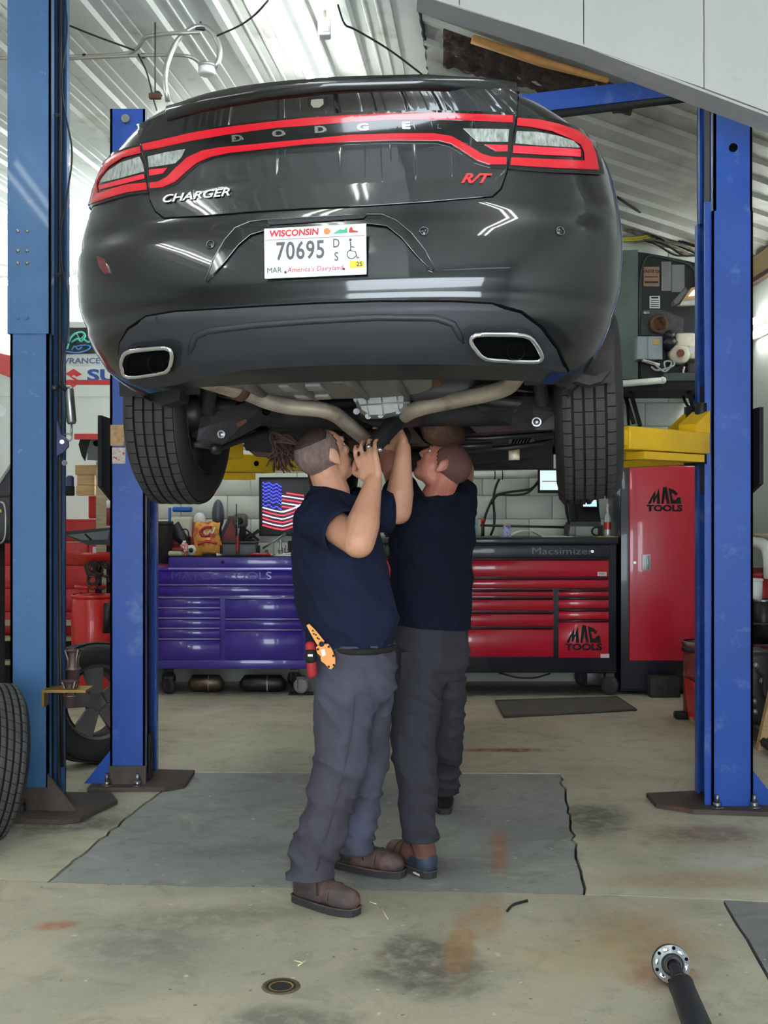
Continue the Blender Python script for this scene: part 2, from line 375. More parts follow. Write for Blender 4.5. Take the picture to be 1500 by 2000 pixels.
while v < 6.2:
    rows = []
    for (dv, h) in ribs(0.72, 0.24, 0.03, False):
        p0 = RA + RV * (v + dv)
        # run from the seam (or the back wall) to the right wall along the rib
        t0 = (seamx(p0.y) - p0.x) / (RD.x - 0.092 * RD.y); t1 = (3.16 - p0.x) / RD.x
        if RD.y > 1e-6: t1 = min(t1, (9.72 - p0.y) / RD.y); t0 = max(t0, (2.6 - p0.y) / RD.y)
        if t1 > t0 + 0.02: rows.append((p0 + RD * t0 - RN * h, p0 + RD * t1 - RN * h))
    if len(rows) > 2:
        mb = MB()
        for a, b in rows: mb.v += [tuple(a), tuple(b)]
        for i in range(len(rows) - 1): mb.f.append((2 * i, 2 * i + 1, 2 * i + 3, 2 * i + 2)); mb.m.append(0); mb.sm.append(False)
        obj('sheet', mb, sheet_r, ceil2, fix=False)
    v += 0.722
tar = M('black_sealant', (38, 34, 32), 0.9, var=0.4, scale=30, bump=0.5)
rnd = random.Random(5)
pts = [LD0 + LD * (-3 + 0.06 * i) + Vector((rnd.uniform(-.006, .006), 0, -0.012)) for i in range(100)]
obj('sealant_bead', MB().tube(pts, [0.008 + rnd.uniform(-.004, .005) for _ in pts], 6), tar, ceil2)
# ceiling over the front of the shop, right of the seam
struct('ceiling_front', MB().bb(-0.6, 3.45, -3.2, 3.2, 4.62, 4.7), plain)

# ---- insulation showing through the cut in the roof, with its raw timber edge
insul = M('torn_insulation', (70, 54, 46), 0.95, var=0.6, scale=22, bump=0.9, bscale=40, col2=(120, 100, 84), mixs=30, mixt=(0.55, 0.75))
rawwood = M('raw_timber', (206, 152, 92), 0.75, var=0.2, scale=4, stretch=(2, 8, 2))
ia, ib, ic, idd = hit_roof(868, 118), hit_roof(868, 46), hit_roof(1246, 180), hit_roof(1232, 214)
ti = thing('roof_insulation', 'dark torn insulation strip showing through the cut roof above the car', 'insulation', ((ia + ic) / 2)[:])
mb = MB(); nU, nV = 46, 8; rnd = random.Random(9)
for k in range(2):
    for i in range(nU + 1):
        for j in range(nV + 1):
            u, w = i / nU, j / nV; p = (ib.lerp(ic, u)).lerp(ia.lerp(idd, u), w)
            e = 1 if 0 < j < nV and 0 < i < nU else 0
            p = p - RN * (0.045 + (0.03 * mnoise.noise(p * 14) + 0.02 * mnoise.noise(p * 41)) * (1 - k) if not k else 0.0)
            if w == 1: p = p + RV * (-0.03 * mnoise.noise(p * 20))
            mb.v.append(tuple(p))
s_ = (nU + 1) * (nV + 1)
for k in range(2):
    for i in range(nU):
        for j in range(nV): a = k * s_ + i * (nV + 1) + j; mb.f.append((a, a + 1, a + nV + 2, a + nV + 1)); mb.m.append(0); mb.sm.append(True)
for i in range(nU):
    for j in (0, nV): a = i * (nV + 1) + j; b_ = a + nV + 1; mb.f.append((a, b_, b_ + s_, a + s_)); mb.m.append(0); mb.sm.append(False)
for j in range(nV):
    for i in (0, nU): a = i * (nV + 1) + j; mb.f.append((a, a + 1, a + 1 + s_, a + s_)); mb.m.append(0); mb.sm.append(False)
obj('batt', mb, insul, ti)
qa, qb = hit_roof(925, 60), hit_roof(1190, 142)
obj('timber_edge', MB().tube([qa - RN * 0.05, qa.lerp(qb, .5) - RN * 0.06, qb - RN * 0.05], [0.028, 0.03, 0.018], 4), rawwood, ti)

# ---- white boarded header with a sloping lower edge, nearer than the right post
hdr_mat = M('white_board', (200, 199, 196), 0.65, var=0.04, scale=2, col2=(180, 178, 172), mixs=6, mixt=(0.66, 0.8))
hdr_edge = M('shaded_board_edge', (192, 190, 188), 0.7, var=0.08)  # underside of the white boards, its shade put into a greyer colour
hd = thing('roof_header', 'white boarded header with a sloping shaded lower edge at top right', 'header', W(1250, 150, 5.0)[:])
HD = 5.0
def hz(px): return W(px, 5 + (px - 868) * 0.298 + (0.00006 * (px - 868) ** 2), HD)
cuts = [815, 897, 1140, 1375, 1620, 1900]
for a, b in zip(cuts[:-1], cuts[1:]):
    pa, pb = hz(a + 1), hz(b - 1)
    obj('board', MB().prism([(pa.x, pa.z), (pb.x, pb.z), (pb.x, 4.7), (pa.x, 4.7)], HD, HD + 0.03), hdr_mat, hd)
p0, p1 = hz(815), hz(1900)
mb = MB()
sl = lambda p, dz: (p.x, p.z + dz)
obj('soffit', MB().prism([sl(p0, 0), sl(hz(1140), 0), sl(p1, 0), sl(p1, 0.012), sl(hz(1140), .012), sl(p0, 0.012)], HD + 0.004, HD + 0.17), hdr_edge, hd)

# ---- fluorescent fixtures
tube_m = M('lit_tube', (255, 255, 255), 0.4, var=0, emit=(250, 255, 250), estr=TUBE)
housing = M('fixture_housing', (214, 216, 214), 0.4, var=0.05)
def fixture(x, y, z, L, yaw, k, label, mount=True):
    t = thing('fluorescent_fixture', label, 'light', (x, y, z), math.radians(yaw), 'ceiling fluorescent fixtures', local=True)
    mb = MB().prism([(-0.075, 0.03), (-0.075, 0.0), (-0.03, -0.045), (0.03, -0.045), (0.075, 0.0), (0.075, 0.03)], -L / 2, L / 2)
    obj('housing', mb, housing, t)
    for q in (-1, 1): obj('bracket', MB().bb(-0.02, 0.02, q * L / 3 - .02, q * L / 3 + .02, 0.0, 0.11), housing, t)
    for s in (-1, 1):
        obj('tube', MB().cyl((0.062 * s, -L / 2 + 0.04, -0.045), (0.062 * s, L / 2 - 0.04, -0.045), 0.017, seg=8), tube_m, t)
        for q in (-1, 1): obj('lamp_holder', MB().bb(0.042 * s, 0.082 * s, q * (L / 2 - 0.04), q * (L / 2 - 0.015), -0.07, 0), white, t)
    return t
FL = ['long twin tube ceiling light running away above the trunk lid', 'twin tube ceiling light above the left lift', 'twin tube light over the front right of the shop', 'twin tube light over the front middle of the shop',
      'twin tube light over the front left of the shop', 'added unseen twin tube light brightening the lower roof behind the header', 'crosswise twin tube light above the tool chests', 'twin tube light in the bay behind the red wall']
for fx, lb in zip(FIXTURES, FL): fixture(*fx, lb)
# ================================================================== THE CAR
YAW = math.radians(-9.0); ROLL = math.radians(-0.6)
CAR_LOC = Vector((-0.192, 3.3, 1.50))
car = thing('car', 'dark metallic sedan raised on a blue two-post lift, seen from behind', 'car', CAR_LOC, rot=(0, ROLL, YAW), local=True)
CM = Matrix.LocRotScale(CAR_LOC, car.rotation_euler, None); CI = CM.inverted()
CEYE = CI @ Vector((0, 0, EYE))
def cray(px, py): return (CI.to_3x3() @ Vector(((px - 750) / F, 1, (1000 - py) / F)))
def U(px, py, yl):               # point of the car (own axes) seen at a pixel, on the cross plane y = yl
    r = cray(px, py); return CEYE + r * ((yl - CEYE.y) / r.y)

paint = M('dark_metallic_paint', (9, 12, 18), 0.30, 0.4, 0.18, 900, coat=1.0, rvar=0.05); paint.node_tree.nodes['Principled BSDF'].inputs['Coat IOR'].default_value = 1.55
gloss = M('gloss_black_trim', (9, 10, 12), 0.12, var=0.1, coat=0.6)
valm = M('grey_valance_plastic', (42, 44, 50), 0.5, var=0.08, bump=0.05, bscale=300)
redlamp = M('red_lamp_lens', (205, 10, 34), 0.16, var=0.04, coat=0.8)
redlamp2 = M('bright_red_lens', (225, 32, 58), 0.2, var=0.15, scale=40, coat=0.8)
clearl = M('clear_lamp_lens', (168, 172, 168), 0.18, 0.35, 0.55, 34, stretch=(3, 3, 1), coat=1.0)
under = M('underbody_black', (34, 33, 33), 0.75, var=0.35, scale=7, bump=0.2, col2=(66, 54, 46), mixs=4, mixt=(0.5, 0.75))
pan_m = M('grey_seam_sealed_pan', (120, 120, 116), 0.55, var=0.1, scale=5, col2=(96, 92, 86), mixs=4, mixt=(0.5, 0.8))
pipe_m = M('exhaust_pipe_steel', (196, 182, 164), 0.42, 0.5, 0.25, 9, col2=(118, 82, 60), mixs=6, mixt=(0.55, 0.75))
rust_m = M('rusty_steel', (88, 58, 44), 0.8, 0.2, 0.4, 18, bump=0.4, col2=(118, 90, 70), mixs=22, mixt=(0.5, 0.7))
brownm = M('dusty_heat_shield', (78, 62, 56), 0.6, 0.3, 0.3, 8, bump=0.3, bscale=30)

TB = [(0.36, .16, .76), (0.40, .10, .81), (0.44, .055, .85), (0.50, .02, .88), (0.55, .004, .90), (0.575, .012, .905), (0.60, .010, .915), (0.62, .0, .92), (0.66, .002, .932), (0.75, .014, .942), (0.82, .034, .946),
      (0.85, .056, .946), (0.95, .066, .938), (1.03, .066, .92), (1.09, .06, .892), (1.13, .052, .862), (1.16, .038, .83), (1.19, .018, .79), (1.215, .004, .75), (1.234, .006, .70)]
TB = [(a, b, c * (0.957 if a < 1.0 else 0.957 + 0.043 * min(1, (a - 1.0) / 0.16))) for a, b, c in TB]
def tab(z, k):
    if z <= TB[0][0]: return TB[0][k]
    for a, b in zip(TB[:-1], TB[1:]):
        if z <= b[0]:
            t = (z - a[0]) / (b[0] - a[0]); t = t * t * (3 - 2 * t) if k == 2 else t
            return a[k] + (b[k] - a[k]) * t
    return TB[-1][k]
NS = 2.5
def Lz(z): return 0.44 + 0.22 * max(0, min(1, (z - 0.9) / 0.33))
def S(x, z):
    w = tab(z, 2); q = min(0.9995, abs(x) / w); return tab(z, 1) + Lz(z) * (1 - (1 - q ** NS) ** (1 / NS))
def hit(px, py):
    """(x, z) on the tail surface under a pixel"""
    r = cray(px, py); lo, hi = 1.5, 4.6
    f = lambda t: (lambda p: p.y - (S(p.x, p.z) if abs(p.x) < tab(p.z, 2) else 9))(CEYE + r * t)
    t = lo; st = 0.01; best = None
    while t < hi:
        if f(t) >= 0: best = t; break
        t += st
    if best is None:      # just past the outline: nearest point on the rim of the surface
        bt, bd = None, 1e9; t = 2.5
        while t < 4.6:
            p = CEYE + r * t; d = abs(abs(p.x) - tab(p.z, 2)) + max(0, p.y - 1.0)
            if d < bd: bd, bt = d, t
            t += 0.02
        p = CEYE + r * bt; return (math.copysign(tab(p.z, 2) * 0.999, p.x), p.z)
    a, b = best - st, best
    for _ in range(20):
        m_ = (a + b) / 2
        if f(m_) >= 0: b = m_
        else: a = m_
    p = CEYE + r * b; return (p.x, p.z)
def nrm(x, z):
    e = 0.004; w = tab(z, 2) * 0.998; x = max(-w, min(w, x))
    dx = (S(min(w, x + e), z) - S(max(-w, x - e), z)) / (min(w, x + e) - max(-w, x - e)); dz = (S(x, z + e) - S(x, z - e)) / (2 * e)
    return Vector((dx, -1, dz)).normalized()
def uof(x, z): return math.copysign(math.asin(min(1, (abs(x) / tab(z, 2)) ** (NS / 2))) ** 0.8, x)
def xof(u, z): return math.copysign(tab(z, 2) * min(.9995, math.sin(min(math.pi / 2, abs(u) ** 1.25)) ** (2 / NS)), u)
def patch(name, poly, mat, off, thick=0.012, parent=None, grid=0.03, smooth_n=True, onsurf=True):
    """a panel with its own edge and thickness lying on the tail surface; poly = (x, z) outline"""
    poly = [(uof(x, z), z) for x, z in poly]
    bm = bmesh.new(); vs = [bm.verts.new((x, 0, z)) for x, z in poly]; f = bm.faces.new(vs); f.normal_update()
    bmesh.ops.triangulate(bm, faces=[f])
    xs = [p[0] for p in poly]; zs = [p[1] for p in poly]
    x = math.floor(min(xs) / grid) * grid + grid
    while x < max(xs):
        bmesh.ops.bisect_plane(bm, geom=list(bm.verts) + list(bm.edges) + list(bm.faces), plane_co=(x, 0, 0), plane_no=(1, 0, 0), dist=1e-5); x += grid
    z = math.floor(min(zs) / grid) * grid + grid
    while z < max(zs):
        bmesh.ops.bisect_plane(bm, geom=list(bm.verts) + list(bm.edges) + list(bm.faces), plane_co=(0, 0, z), plane_no=(0, 0, 1), dist=1e-5); z += grid
    bmesh.ops.remove_doubles(bm, verts=bm.verts, dist=1e-5)
    for v in bm.verts: v.co.x = xof(v.co.x, v.co.z)
    for fc in bm.faces:
        fc.normal_update()
        if fc.normal.y > 0: fc.normal_flip()
        fc.smooth = True
    ns = {}
    for v in bm.verts: ns[v] = nrm(v.co.x, v.co.z)
    for v in bm.verts:
        n = ns[v]; v.co = Vector((v.co.x, S(v.co.x, v.co.z), v.co.z)) + n * off
    top = list(bm.verts); nt_ = [ns[v] for v in top]
    be = [e for e in bm.edges if e.is_boundary]
    r = bmesh.ops.extrude_edge_only(bm, edges=be)
    nv = [g for g in r['geom'] if isinstance(g, bmesh.types.BMVert)]
    for v in nv:
        v.co = v.co + nrm(v.co.x, v.co.z) * -thick
    for fc in bm.faces:
        if any(v in nv for v in fc.verts): fc.smooth = False
    bm.verts.index_update(); me = bpy.data.meshes.new(name); bm.to_mesh(me)
    if smooth_n:
        nn = [tuple(n) for n in nt_] + [tuple(nrm(v.co.x, v.co.z)) for v in nv]
        order = [v.index for v in bm.verts]
        try: me.normals_split_custom_set_from_vertices(nn)
        except Exception as ex: print('normals', ex)
    bm.free(); me.materials.append(mat)
    return put(name, me, parent or car)
def z5(l): return [(150 + x / 3.3333, 180 + y / 3.3333) for x, y in l]
def z6(l): return [(600 + x / 2.419, 150 + y / 2.419) for x, y in l]
def z7(l): return [(380 + x / 3, 400 + y / 3) for x, y in l]
def H(l):
    out = []
    for a, b in zip(l, l[1:] + l[:1]):
        k = max(1, int(math.hypot(b[0] - a[0], b[1] - a[1]) / 9))
        out += [hit(a[0] + (b[0] - a[0]) * j / k, a[1] + (b[1] - a[1]) * j / k) for j in range(k)]
    return out
def dense(l, k=4):
    out = []
    for i in range(len(l)):
        a, b = l[i], l[(i + 1) % len(l)]
        for j in range(k): out.append((a[0] + (b[0] - a[0]) * j / k, a[1] + (b[1] - a[1]) * j / k))
    return out
def pth(l, off):       # points lifted off the tail surface
    out = []
    for x, y in l:
        a, b = hit(x, y); out.append(Vector((a, S(a, b), b)) + nrm(a, b) * off)
    return out

# ---- painted shell
ZS = sorted(set([t[0] for t in TB] + [0.38, 0.42, 0.47, 0.525, 0.64, 0.70, 0.785, 0.88, 0.91, 0.98, 1.005, 1.06, 1.11, 1.175]))
ts = [math.pi / 2 * (i / 26) for i in range(27)]
def ztop(y):
    k = [(0, 1.234), (0.55, 1.205), (0.9, 1.20), (3.3, 1.17), (3.9, 1.12), (4.7, 1.02), (5.04, 0.90)]
    for a, b in zip(k[:-1], k[1:]):
        if y <= b[0]: return a[1] + (b[1] - a[1]) * max(0, (y - a[0]) / (b[0] - a[0]))
    return k[-1][1]
ARCH = [(1.10, 0.47), (4.15, 0.47)]; AR = 0.405
rows = []
for z in ZS:
    w, y0, L_ = tab(z, 2), tab(z, 1), Lz(z); half = []
    for t in ts: half.append((w * math.sin(t) ** (2 / NS), y0 + L_ * (1 - math.cos(t) ** (2 / NS))))
    ys = y0 + L_; ye = 4.55; n = 72
    half += [(w, ys + (ye - ys) * (i + 1) / n) for i in range(n)]
    half += [(w * math.cos(t) ** (2 / 2.6), ye + 0.49 * math.sin(t) ** (2 / 2.6)) for t in [math.pi / 2 * (i + 1) / 10 for i in range(10)]]
    rows.append([(x, y, 0.36 + (z - 0.36) * (ztop(y) - 0.36) / (1.234 - 0.36)) for x, y in half])
mb = MB(); nc = len(rows[0])
for sgn in (1, -1):
    base = len(mb.v); keep = {}
    vv = []
    for r in rows:
        for (x, y, z) in r: vv.append(Vector((x * sgn, y, z)))
    inside = [any((v.y - a) ** 2 + (v.z - b) ** 2 < AR ** 2 for a, b in ARCH) and abs(v.x) > 0.5 for v in vv]
    fs = []
    for i in range(len(rows) - 1):
        for j in range(nc - 1):
            q = (i * nc + j, i * nc + j + 1, (i + 1) * nc + j + 1, (i + 1) * nc + j)
            if all(inside[k] for k in q): continue
            fs.append(q if sgn > 0 else q[::-1])
    for q in fs:
        for k in q:
            if inside[k]:
                v = vv[k]; a, b = min(ARCH, key=lambda c: abs(v.y - c[0])); d = Vector((0, v.y - a, v.z - b)); l = max(1e-4, d.length)
                v.y = a + d.y / l * AR; v.z = b + d.z / l * AR; inside[k] = False
    mb.add(vv, fs, True)
# deck lid, cowl and bonnet: the top row closed across
top = rows[-1]; o = len(mb.v)
for (x, y, z) in top:
    for k in range(-3, 4): mb.v.append((x * k / 3, y + (0.0 if abs(k) == 3 else 0.004), z + 0.03 * (1 - (k / 3) ** 2) * min(1, y * 1.5)))
for j in range(nc - 1):
    for k in range(6): a = o + j * 7 + k; mb.f.append((a, a + 1, a + 8, a + 7)); mb.m.append(0); mb.sm.append(True)
me = mb.mesh('body_shell', paint); bm = bmesh.new(); bm.from_mesh(me); bmesh.ops.remove_doubles(bm, verts=bm.verts, dist=0.0008); bmesh.ops.recalc_face_normals(bm, faces=bm.faces); bm.to_mesh(me); bm.free()
body = put('body_shell', me, car)
# cabin: roof and glass
st = [(0.62, 1.20, .62, .70), (0.95, 1.36, .60, .72), (1.45, 1.53, .58, .74), (2.0, 1.575, .57, .74), (2.6, 1.565, .57, .74), (3.0, 1.46, .60, .74), (3.6, 1.17, .66, .72)]
mb = MB(); glassm = M('dark_window_glass', (14, 16, 18), 0.05, coat=1.0)
for y, zt, wt, wbm in st: mb.v += [(-wbm, y, 1.17), (-wt, y, zt - 0.03), (-wt + .08, y, zt), (0, y, zt + 0.02), (wt - .08, y, zt), (wt, y, zt - 0.03), (wbm, y, 1.17)]
for i in range(len(st) - 1):
    for k in range(6):
        a = i * 7 + k; mb.f.append((a, a + 1, a + 8, a + 7)); mb.m.append(0 if (1 <= k <= 4 and 1 < i < 4) else 1); mb.sm.append(True)
obj('cabin', mb, [paint, glassm], car)
# ---- spoiler lip, trunk lid, gaps
lid_l = z5([(398, 218), (425, 330), (450, 450), (468, 560), (482, 700), (520, 778), (572, 818)]); lid_r = z6([(872, 565), (912, 530), (940, 450), (960, 330), (984, 190), (992, 70)])
lid = lid_l + [(335 + 60, 422), (500, 413), (600, 407), (720, 402), (840, 394)] + lid_r
lid_top = [(960, 166), (830, 158), (650, 163), (520, 177), (400, 200), (330, 220)]
lidp = H(lid + lid_top)
cx = sum(p[0] for p in lidp) / len(lidp); cz = sum(p[1] for p in lidp) / len(lidp)
gapm = M('panel_gap', (4, 4, 5), 0.9, spec=0.1)
patch('panel_gap', [(cx + (x - cx) * 1.008, cz + (z - cz) * 1.016) for x, z in lidp], gapm, 0.0015, 0.003)
patch('trunk_lid', lidp, paint, 0.006, 0.005)
sp = [(268, 238), (330, 216), (400, 196), (520, 174), (650, 160), (830, 155), (960, 163), (1010, 170)]
mb = MB(); path = []
for x, y in sp:
    a, b = hit(x, y + 4); path.append((a, S(a, b) - 0.012, b))
a_ = [Vector(p) for p in path]
for k, p in enumerate(a_): mb.v += [tuple(p + Vector((0, 0.10, -0.012))), tuple(p + Vector((0, 0.0, -0.03))), tuple(p + Vector((0, -0.016, -0.012))), tuple(p + Vector((0, -0.012, 0.012))), tuple(p + Vector((0, 0.04, 0.016))), tuple(p + Vector((0, 0.2, 0.0)))]
for k in range(len(a_) - 1):
    for j in range(5): q = k * 6 + j; mb.f.append((q, q + 1, q + 7, q + 6)); mb.m.append(0); mb.sm.append(True)
obj('spoiler', mb, paint, car)
for (l, nm) in ((z5([(395, 205), (425, 330), (450, 450), (468, 560), (482, 700)]), 'l'), (z6([(940, 450), (960, 330), (984, 190), (994, 50)]), 'r')):
    pass
# ---- tail lamp band
blk = z5([(432, 328), (560, 302), (750, 256), (980, 214), (1300, 172), (1500, 152)]) + z6([(200, 166), (400, 158), (600, 156), (800, 164), (978, 172), (972, 240), (955, 330), (940, 440), (860, 434), (790, 412), (730, 370), (670, 332), (610, 318), (400, 316), (200, 323), (0, 335)]) + z5([(1250, 384), (1000, 412), (890, 438), (800, 478), (732, 538), (660, 604), (575, 642), (486, 648), (470, 540), (452, 430)])
patch('lamp_panel', H(blk), gloss, 0.008, 0.006)
ob_l = z5([(418, 338), (320, 366), (215, 412), (130, 478), (82, 560), (68, 650), (66, 752), (215, 706), (340, 672), (470, 656), (458, 560), (440, 440)])
ob_r = z6([(994, 180), (1085, 190), (1190, 212), (1290, 252), (1350, 305), (1378, 370), (1396, 462), (1150, 452), (948, 436), (962, 330), (984, 240)])
patch('lamp_housing', H(ob_l), gloss, 0.006, 0.006); patch('lamp_housing', H(ob_r), gloss, 0.006, 0.006)
red_pieces = [
    z5([(425, 362), (330, 388), (230, 430), (150, 490), (105, 555), (90, 640), (84, 738), (220, 692), (340, 657), (466, 640), (463, 597), (340, 610), (220, 645), (150, 672), (146, 600), (165, 560), (220, 490), (310, 430), (428, 400)]),
    z5([(442, 345), (560, 318), (750, 270), (980, 228), (1300, 185), (1500, 164)]) + z6([(200, 178), (400, 170), (600, 168), (800, 176), (965, 185), (965, 222), (800, 212), (600, 205), (400, 206), (200, 216), (0, 233)]) + z5([(1300, 235), (980, 280), (750, 322), (560, 365), (452, 385)]),
    z5([(490, 598), (545, 590), (600, 560), (650, 505), (730, 430), (830, 385), (940, 365), (1100, 350), (1300, 330), (1500, 311)]) + z6([(200, 278), (400, 272), (600, 272), (680, 285), (760, 330), (820, 370), (870, 385), (938, 387), (936, 420), (860, 420), (800, 400), (740, 360), (680, 320), (620, 305), (400, 303), (200, 310), (0, 322)]) + z5([(1250, 372), (1000, 400), (880, 425), (790, 465), (720, 525), (650, 590), (570, 625), (490, 632)]),
    z6([(990, 198), (1080, 205), (1180, 228), (1270, 265), (1325, 310), (1350, 370), (1365, 445), (1150, 435), (957, 422), (960, 388), (1150, 398), (1302, 404), (1300, 360), (1284, 325), (1240, 298), (1150, 262), (1050, 242), (988, 235)])]
for l in red_pieces: patch('red_lamp_band', H(l), redlamp, 0.012, 0.005)
for l in (z5([(160, 615), (300, 578), (448, 540), (452, 568), (300, 606), (164, 640)]), z5([(485, 510), (600, 498), (570, 535), (486, 550)]), z6([(835, 325), (942, 328), (942, 358), (890, 358)]), z6([(970, 330), (1130, 340), (1280, 350), (1282, 382), (1130, 375), (968, 365)])):
    patch('brake_lamp', H(l), redlamp2, 0.011, 0.004)
for l in (z5([(168, 588), (215, 525), (300, 465), (418, 425), (442, 480), (448, 520), (300, 562), (172, 594)]), z5([(475, 425), (600, 395), (715, 375), (690, 430), (650, 468), (482, 495)]), z6([(735, 248), (950, 252), (944, 312), (800, 310)]), z6([(986, 262), (1080, 265), (1180, 285), (1250, 310), (1278, 340), (1130, 332), (980, 318)])):
    patch('reverse_lamp', H(l), clearl, 0.010, 0.004)
# ---- badges
def on_tail(name, s, size, mat, px, py, depth=0.002, tilt=None, off=0.010, **kw):
    a, b = hit(px, py); n = nrm(a, b); e = 0.01
    r = Vector((2 * e, S(a + e, b) - S(a - e, b), 0)).normalized()
    if tilt: r = (Matrix.Rotation(tilt, 3, n) @ r)
    u = n.cross(r) * 1
    if u.z < 0: u = -u
    o = Vector((a, S(a, b), b)) + n * off
    return lettering(name, s, size, mat, o, r, u, car, depth, **kw)
for ch, px, py in (('D', 466, 272), ('O', 546, 262), ('D', 627, 254.5), ('G', 710, 250), ('E', 793, 247)):
    on_tail('badge_letter', ch, 0.026, chrome, px, py, 0.002, off=0.012, sx=1.9, bold=0.0008)
on_tail('badge_letter', 'L', 0.02, dsteel, 857, 249, 0.001, off=0.012, sx=1.4)
on_tail('badge_lettering', 'CHARGER', 0.034, M('satin_chrome', (190, 192, 196), 0.28, 1.0), 384, 385, 0.002, shear=0.25, sx=1.5, bold=0.0005, off=0.009)
on_tail('badge_lettering', 'R/T', 0.04, M('red_badge', (205, 40, 44), 0.3), 924, 352, 0.002, shear=0.45, sx=1.3, bold=0.0015, off=0.009)
patch('badge_mount', H(dense([(602, 190), (640, 187), (642, 200), (636, 210), (608, 212), (602, 203)], 1)), gloss, 0.016, 0.012)
patch('shield_badge', H([(610, 192), (633, 190), (634, 200), (626, 207), (614, 207), (609, 200)]), chrome, 0.019, 0.004)
# ---- plate recess trim, plate
band = z7([(65, 450), (110, 330), (180, 210), (240, 140), (330, 105), (430, 95), (700, 80), (1000, 65), (1100, 65), (1180, 95), (1270, 170), (1350, 270), (1405, 370), (1395, 395), (1370, 385), (1300, 300), (1210, 195), (1130, 130), (1020, 115), (700, 135), (430, 150), (330, 180), (260, 240), (170, 350), (78, 456)])
patch('plate_arch_trim', H(band), gloss, 0.005, 0.006)
edge_m = M('bright_paint_edge', (120, 124, 130), 0.2, 0.8)
obj('arch_edge', MB().tube(pth(z7([(65, 452), (110, 330), (180, 210), (240, 140), (330, 105), (430, 95), (700, 80), (1000, 65), (1100, 65), (1180, 95), (1270, 170), (1350, 270), (1405, 372)]), 0.006), 0.0022, 6), edge_m, car)
obj('arch_edge', MB().tube(pth(z7([(78, 450), (170, 350), (260, 240), (330, 180), (430, 150), (700, 135), (1020, 115), (1130, 130), (1210, 195), (1300, 300), (1390, 388)]), 0.006), 0.0018, 6), edge_m, car)
patch('plate_lamp_bar', H(z7([(430, 105), (1010, 70), (990, 85), (440, 124)])), valm, 0.011, 0.005)
pc = [hit(x, y) for x, y in ((523, 453), (718, 444), (717, 537), (522, 548))]
pcx, pcz = sum(p[0] for p in pc) / 4, sum(p[1] for p in pc) / 4
PW, PH = 0.305, 0.148; py_ = S(pcx, pcz) - 0.022
platem = M('plate_white', (226, 228, 230), 0.35, var=0.02)
pl = obj('licence_plate', MB().rbox((pcx, py_, pcz), (PW, 0.006, PH), 0.014, seg=3), platem, car)
yf = py_ - 0.0036
def pt(s, size, mat, x, z, **kw): return lettering('plate_lettering', s, size, mat, (pcx + x, yf, pcz + z), FR, FU, pl, 0.0006, **kw)
pred = M('plate_red', (200, 46, 52), 0.5); pgrey = M('plate_grey', (84, 86, 88), 0.5); pyel = M('plate_yellow', (236, 206, 60), 0.5)
pgreen = M('plate_green', (70, 170, 130), 0.5); porange = M('plate_orange', (230, 130, 60), 0.5)
pt('WISCONSIN', 0.026, pred, -0.062, 0.056, bold=0.0009, shear=0.1, sx=1.02)
pt('70695', 0.073, pgrey, -0.043, 0.002, sx=0.76, bold=0.0012, spacing=1.08)
pt('D', 0.036, pgrey, 0.064, 0.019, sx=0.8, bold=0.0004); pt('S', 0.036, pgrey, 0.064, -0.020, sx=0.8, bold=0.0004)
pt('MAR', 0.022, pgrey, -0.122, -0.051, sx=1.0); pt("America's Dairyland", 0.0195, pred, 0.0, -0.052, shear=0.2, sx=0.98, spacing=1.06)
obj('plate_bolt', MB().cyl((pcx - 0.088, yf, pcz - 0.058), (pcx - 0.088, yf - .003, pcz - 0.058), 0.0035), dsteel, pl); obj('plate_bolt', MB().cyl((pcx + 0.086, yf, pcz - 0.056), (pcx + 0.086, yf - .003, pcz - 0.056), 0.0035), dsteel, pl)
obj('plate_sticker', MB().rbox((pcx + 0.125, yf, pcz - 0.044), (0.042, 0.0016, 0.02), 0.003), pyel, pl)
lettering('plate_lettering', '25', 0.018, pgrey, (pcx + 0.132, yf - .001, pcz - 0.044), FR, FU, pl, 0.0005, bold=0.0004)
obj('plate_rule', MB().bb(pcx - .148, pcx + .148, yf - .0006, yf + .001, pcz + .0385, pcz + .0395), pgrey, pl)
obj('plate_emblem', MB().cyl((pcx + 0.037, yf, pcz + .056), (pcx + 0.037, yf - .001, pcz + .056), 0.0095), porange, pl)
P_ = lambda l: [(pcx + a, pcz + b) for a, b in l]
obj('plate_emblem', MB().prism(P_([(0.055, 0.048), (0.075, 0.060), (0.088, 0.058), (0.096, 0.066), (0.098, 0.049)]), yf - .001, yf), pgreen, pl)
obj('plate_emblem', MB().prism(P_([(0.102, 0.049), (0.103, 0.060), (0.108, 0.066), (0.113, 0.062), (0.114, 0.056), (0.128, 0.052), (0.13, 0.049)]), yf - .001, yf), pred, pl)
mb = MB(); wx, wz = pcx + 0.112, pcz - 0.002      # the wheelchair sign
mb.tube([(wx + 0.013 * math.cos(a) - .003, yf, wz - .012 + 0.013 * math.sin(a)) for a in [math.radians(100 + 20 * k) for k in range(13)]], 0.0016, 5)
mb.tube([(wx - 0.006, yf, wz + .024), (wx - 0.005, yf, wz - .002), (wx + 0.008, yf, wz - .004), (wx + 0.014, yf, wz - .024), (wx + .02, yf, wz - .022)], 0.0018, 5)
mb.tube([(wx - .005, yf, wz + .01), (wx + .006, yf, wz + .008)], .0015, 5); mb.ball((wx - 0.006, yf, wz + .03), 0.004, 8)
obj('wheelchair_symbol', mb, pgrey, pl)
